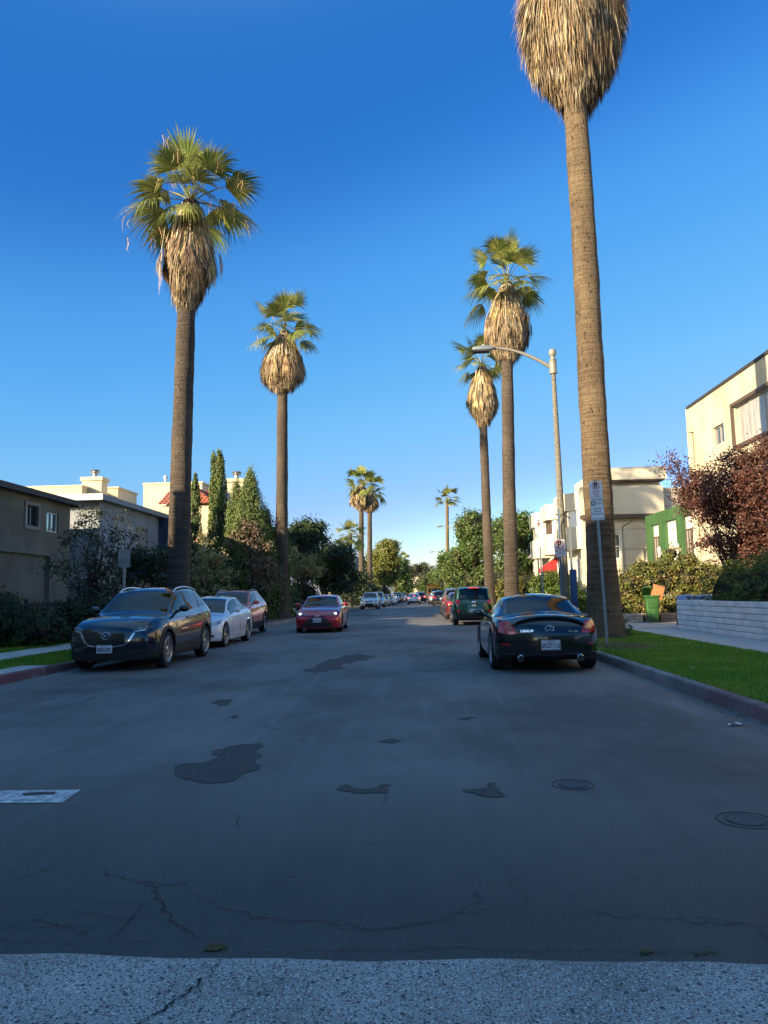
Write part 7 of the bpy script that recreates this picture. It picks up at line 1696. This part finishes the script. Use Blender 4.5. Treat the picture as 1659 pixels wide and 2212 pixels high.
# ================================================================ street furniture
M_pole = bark_mat('concrete_pole', (.24,.22,.16), (.34,.31,.22), (.20,.18,.13)); 
M_pole = mat('pole_concrete', (.21,.20,.155), .85, var=(26,(.10,.092,.078),.42,.60), bump=(60,.4,.004))
M_polem = mat('pole_metal', (.27,.26,.22), .5, metal=.2); M_galv = mat('galvanised', (.30,.33,.34), .45, metal=.6)
def street_lamp(x, Y, h, arm, label, armrise, near=False, lean=(0,0)):
    root = empty('street_lamp', (x, Y, .13), 0, label, 'street lamp', 'street lamps along the right curb'); lx, ly = lean
    mb = MB(); n = 14; rows = [(i/n) for i in range(n+1)]
    mb.tube([(lx*f, ly*f, h*f) for f in rows], [.138-.078*f for f in rows], 16); mb.build('pole', M_pole, root, smooth=60)
    mb = MB(); mb.lathe([(.19,-.02),(.20,.25),(.165,.45)], 16, (0,0,0)); mb.build('pole_base', M_pole, root, smooth=40)
    mb = MB(); mb.lathe([(.115,h-.42),(.12,h-.36),(.11,h-.34),(.11,h-.02),(.125,h),(.07,h+.02),(.06,h+.10),(.105,h+.16),(.12,h+.23),(.10,h+.31),(.03,h+.36)], 16, (lx,ly,0)); mb.build('finial', M_polem, root, smooth=40)
    pts = []
    for i in range(13):
        t = i/12; pts.append((lx-.08-arm*t, ly, h-.22+armrise*math.sin(t*math.pi/2*1.02)**.9))
    mb = MB(); mb.tube(pts, [.055-.018*i/12 for i in range(13)], 10); mb.build('arm', M_polem, root, smooth=60)
    e = Vector(pts[-1]); mb = MB()
    mb.prism([(e.x-.62,e.z-.06),(e.x-.58,e.z+.03),(e.x-.30,e.z+.07),(e.x+.02,e.z+.06),(e.x+.03,e.z-.05),(e.x-.25,e.z-.07)][::-1], ly-.14, ly+.14, axis='y'); hd = mb.build('lamp_head', M_galv, root, bevel=.02)
    mb = MB(); mb.box(e.x-.58,ly-.12,e.z-.11,e.x-.08,ly+.12,e.z-.062); mb.build('lamp_lens', M_clad, hd)
    mb = MB(); mb.lathe([(.03,0),(.035,.07),(.01,.09)], 10, (e.x-.25,ly,e.z+.06)); mb.build('photocell', M_galv, hd)
    return root
p0 = A(1222,1290,22.0); tp = A(1194,778,22.0)
street_lamp(p0.x, 22.0, tp.z-.13, (1190-1066)/1600*22.0*1.02, 'nearest street lamp, mottled concrete pole with a long curved arm over the street', A(1100,748,22).z-A(1190,790,22).z, lean=(tp.x-p0.x, 0))
p0 = A(997,1290,79); tp = A(993,1146,79)
street_lamp(p0.x, 79, tp.z-.13, 1.75, 'second street lamp, beside the far slim palm, arm over the street', .75)
p0 = A(963,1290,122); tp = A(960,1198,122)
street_lamp(p0.x, 122, tp.z-.13, 1.75, 'third street lamp, its arm just left of the far slim palm', .75)
p0 = A(940,1290,210); tp = A(939,1238,210)
street_lamp(p0.x, 210, tp.z-.13, 1.75, 'farthest street lamp, above the yellow school bus', .75)
# sign posts
M_sign = mat('sign_white', (.80,.81,.80), .45); M_signred = mat('sign_red', (.42,.02,.03), .5); M_signgreen = mat('sign_green', (.015,.12,.06), .5); M_signink = mat('sign_black', (.015,.015,.016), .5)
M_signback = mat('sign_back', (.38,.40,.41), .4, metal=.7, var=(3,(.26,.28,.29),.4,.6))
def rrect(w, h, r_, n=5):
    o = []
    for cx_, cz_, a0 in ((w/2-r_,h/2-r_,0),(-w/2+r_,h/2-r_,90),(-w/2+r_,-h/2+r_,180),(w/2-r_,-h/2+r_,270)):
        for i in range(n+1): t = R(a0+90*i/n); o.append((cx_+r_*math.cos(t), cz_+r_*math.sin(t)))
    return o
def sign_post(x, Y, z0, ztop, label, plates, lean=(0,0), m=M_galv, cat='sign'):
    root = empty('sign_post', (x,Y,z0), 0, label, cat); H = ztop-z0; lx, ly = lean
    mb = MB(); w = .028
    def sec(f): return [(lx*f-w,ly*f-.012,H*f),(lx*f-w,ly*f+.016,H*f),(lx*f-w*.45,ly*f+.016,H*f),(lx*f-w*.3,ly*f-.008,H*f),(lx*f+w*.3,ly*f-.008,H*f),(lx*f+w*.45,ly*f+.016,H*f),(lx*f+w,ly*f+.016,H*f),(lx*f+w,ly*f-.012,H*f)]
    mb.grid([sec(-.02), sec(.5), sec(1.0)], closed=True); mb.build('post', m, root)
    b_ = MB()
    for i in range(int(H/.05)): f = (i+.5)*.05/H; b_.box(lx*f-.006,ly*f-.0135,H*f-.006,lx*f+.006,ly*f-.0122,H*f+.006)
    b_.build('post_holes', M_clad, root)
    for (kind, zc, s, rot) in plates:
        w_, h_ = .305*s, .457*s; f = (zc-z0)/H; c = Vector((lx*f, ly*f-.020, zc-z0)); tilt = Matrix.Rotation(rot, 4, 'Y')
        mb = MB(); mb.prism(rrect(w_,h_,.035*s)[::-1], -.0015, .0015, axis='y'); pl_ = mb.build('sign_plate', M_sign if kind != 'back' else M_signback, root); pl_.location = c; pl_.rotation_euler = (0, rot, 0)
        if kind == 'back': continue
        bord = M_signred if kind in ('nopark','sweep') else M_signgreen
        mb = MB(); o1 = rrect(w_*.955,h_*.965,.030*s); o2 = rrect(w_*.925,h_*.945,.026*s)
        mb.add([(a,-.0022,b2) for a,b2 in o1]+[(a,-.0022,b2) for a,b2 in o2], [(i,(i+1)%len(o1),len(o1)+(i+1)%len(o1),len(o1)+i) for i in range(len(o1))]); mb.build('sign_border', bord, pl_)
        T = lambda st, size, m_, x_, z_, xs=1.0, b2=.0: text_on('lettering', st, size*s, m_, pl_, (x_*s,-.0032,z_*s), (1,0,0), (0,0,1), .0004, xs, b2*s)
        if kind in ('nopark','sweep'):
            zr, rr = (.115,.088) if kind == 'nopark' else (.095,.115)
            T('P', .17 if kind=='nopark' else .22, M_signink, .0, zr, 1.0, .008)
            mb = MB(); k = 32; mb.add([(rr*s*r_*math.cos(6.2832*i/k),-.0050,zr*s+rr*s*r_*math.sin(6.2832*i/k)) for r_ in (1,.83) for i in range(k)], [(i,(i+1)%k,k+(i+1)%k,k+i) for i in range(k)])
            d_ = .7071; u1, u2 = rr*.86*s, .0085*s; C1 = (0,zr*s)
            mb.add([(-u1*d_-u2*d_,-.0048,C1[1]+u1*d_-u2*d_),(-u1*d_+u2*d_,-.0048,C1[1]+u1*d_+u2*d_),(u1*d_+u2*d_,-.0048,C1[1]-u1*d_+u2*d_),(u1*d_-u2*d_,-.0048,C1[1]-u1*d_-u2*d_)], [(0,1,2,3)])
            mb.build('ban_symbol', M_signred, pl_)
        if kind == 'nopark':
            for i, st in enumerate(('EXCEPT FOR','ELECTRIC','VEHICLE','CHARGING')): T(st, .036, M_signred, 0, -.012-.041*i, .95, .0006)
        if kind == 'sweep':
            T('8AM TO 10AM', .048, M_signred, 0, -.065, .88, .0012); T('THURSDAY', .034, M_signred, 0, -.115, 1, .0006); T('STREET CLEANING', .030, M_signred, 0, -.158, .95, .0006)
        if kind == 'fourhour':
            mb = MB(); mb.box(-.135*s,-.0030,.115*s,-.035*s,-.0022,.210*s); mb.build('number_panel', M_signgreen, pl_)
            text_on('lettering', '4', .105*s, M_sign, pl_, (-.085*s,-.0040,.162*s), (1,0,0), (0,0,1), .0004, 1.0, .003*s)
            T('HOUR', .060, M_signgreen, .055, .160, .85, .001)
            for i, st in enumerate(('ELECTRIC','VEHICLE','CHARGING')): T(st, .052, M_signgreen, 0, .040-.062*i, .92, .001)
        if kind in ('nopark','fourhour'):
            z_ = -.190*s; mb = MB(); mb.add([(-.10*s,-.0032,z_-.005*s),(.10*s,-.0032,z_-.005*s),(.10*s,-.0032,z_+.005*s),(-.10*s,-.0032,z_+.005*s)], [(0,1,2,3)])
            for g_ in (-1,1): mb.add([(g_*.13*s,-.0032,z_),(g_*.09*s,-.0032,z_+.018*s),(g_*.09*s,-.0032,z_-.018*s)], [(0,1,2)])
            mb.build('arrow', M_signink if kind == 'nopark' else M_signgreen, pl_)
    return root
Ys = 17.4; b0 = A(1312,1388,Ys); t0_ = A(1285,1036,Ys)
sign_post(b0.x, Ys, .13, t0_.z, 'near sign post with an electric vehicle parking sign pair before the nearest right palm', [('nopark', A(1287,1060.5,Ys).z, 1.0, R(-2.2)), ('fourhour', A(1290,1102.8,Ys).z, 1.0, R(-2.2))], lean=(t0_.x-b0.x,0))
Ys = 27.5; b0 = A(1174,1290,Ys); t0_ = A(1163,1122,Ys)
sign_post(b0.x, Ys, .13, t0_.z, 'farther sign post with an electric vehicle parking sign pair, left of the street lamp', [('nopark', A(1164,1141,Ys).z, 1.0, R(-2)), ('fourhour', A(1166,1168,Ys).z, 1.0, R(-2))], lean=(t0_.x-b0.x,0))
Ys = 20.6; b0 = A(1213,1290,Ys); t0_ = A(1206,1100,Ys)
M_bluepost = mat('post_blue_grey', (.13,.19,.26), .5, metal=.3)
sign_post(b0.x, Ys, .13, t0_.z, 'blue grey post with a street cleaning no parking sign before the street lamp', [('sweep', A(1213,1184,Ys).z, 1.05, R(-5.5))], lean=(t0_.x-b0.x,0), m=M_bluepost)
Ys = 18.4; b0 = A(266,1290,Ys); t0_ = A(268,1187,Ys)
sign_post(b0.x, Ys, .13, t0_.z, 'sign seen from its plain metal back on the left strip', [('back', A(268,1206,Ys).z, 1.0, R(0))], lean=(.02,0))
Ys = 80; b0 = A(764,1290,Ys); t0_ = A(764,1257,Ys)
sign_post(b0.x, Ys, .13, t0_.z, 'small sign on a post at the left curb before the white crossover', [('back', A(764,1262,Ys).z, 1.0, 0)])
Ys = 78; b0 = A(996,1290,Ys); t0_ = A(996,1252,Ys)
sign_post(b0.x+.0, Ys, .13, t0_.z, 'small no parking sign at the foot of the second street lamp', [('sweep', A(996,1258,Ys).z, 1.0, 0)])
# charger hung on the lamp pole
root = empty('vehicle_charger', (A(1238,1290,22).x, 22.0, .9), 0, 'blue vehicle charger on the shaded side of the nearest street lamp pole', 'charger')
mb = MB(); mb.box(-.05,-.14,0,.11,.14,1.1); mb.build('charger_case', mat('charger_blue',(.02,.08,.24),.5), root, bevel=.02)
mb = MB(); mb.tube([(-.0,-.15,2.6),(-.25,-.22,2.72),(-.42,-.25,2.5),(-.42,-.25,1.2),(-.38,-.22,.2),(-.2,-.18,-.1),(0,-.15,.1)], .016, 8); mb.build('cable', M_black, root, smooth=60)
mb = MB(); mb.box(-.03,-.03,1.1,.03,.03,2.75); mb.build('mast', M_galv, root)
# utility pole far left
p = A(774+70,1290,240)
root = empty('utility_pole', (A(862,1290,250).x, 250, 0), 0, 'distant wooden utility pole with cross arms over the left trees', 'utility pole')
zt = A(862,1237,250).z; mb = MB(); mb.tube([(0,0,0),(0,0,zt)], [.2,.14], 8); mb.build('pole', M_bark, root)
mb = MB(); mb.box(-1.6,-.08,zt-.6,1.6,.08,zt-.4); mb.box(-1.2,-.08,zt-1.9,1.2,.08,zt-1.7); mb.build('cross_arm', M_bark, root)
mb = MB(); mb.tube([(-1.3,0,zt-.35),(8,0,zt-1.2),(17,0,zt-.6)], .05, 5); mb.tube([(1.3,0,zt-.35),(9,0,zt-1.0),(17,0,zt-.3)], .05, 5); mb.build('cable', M_clad, root)

for m_ in DUMMY: bpy.data.materials.remove(m_)
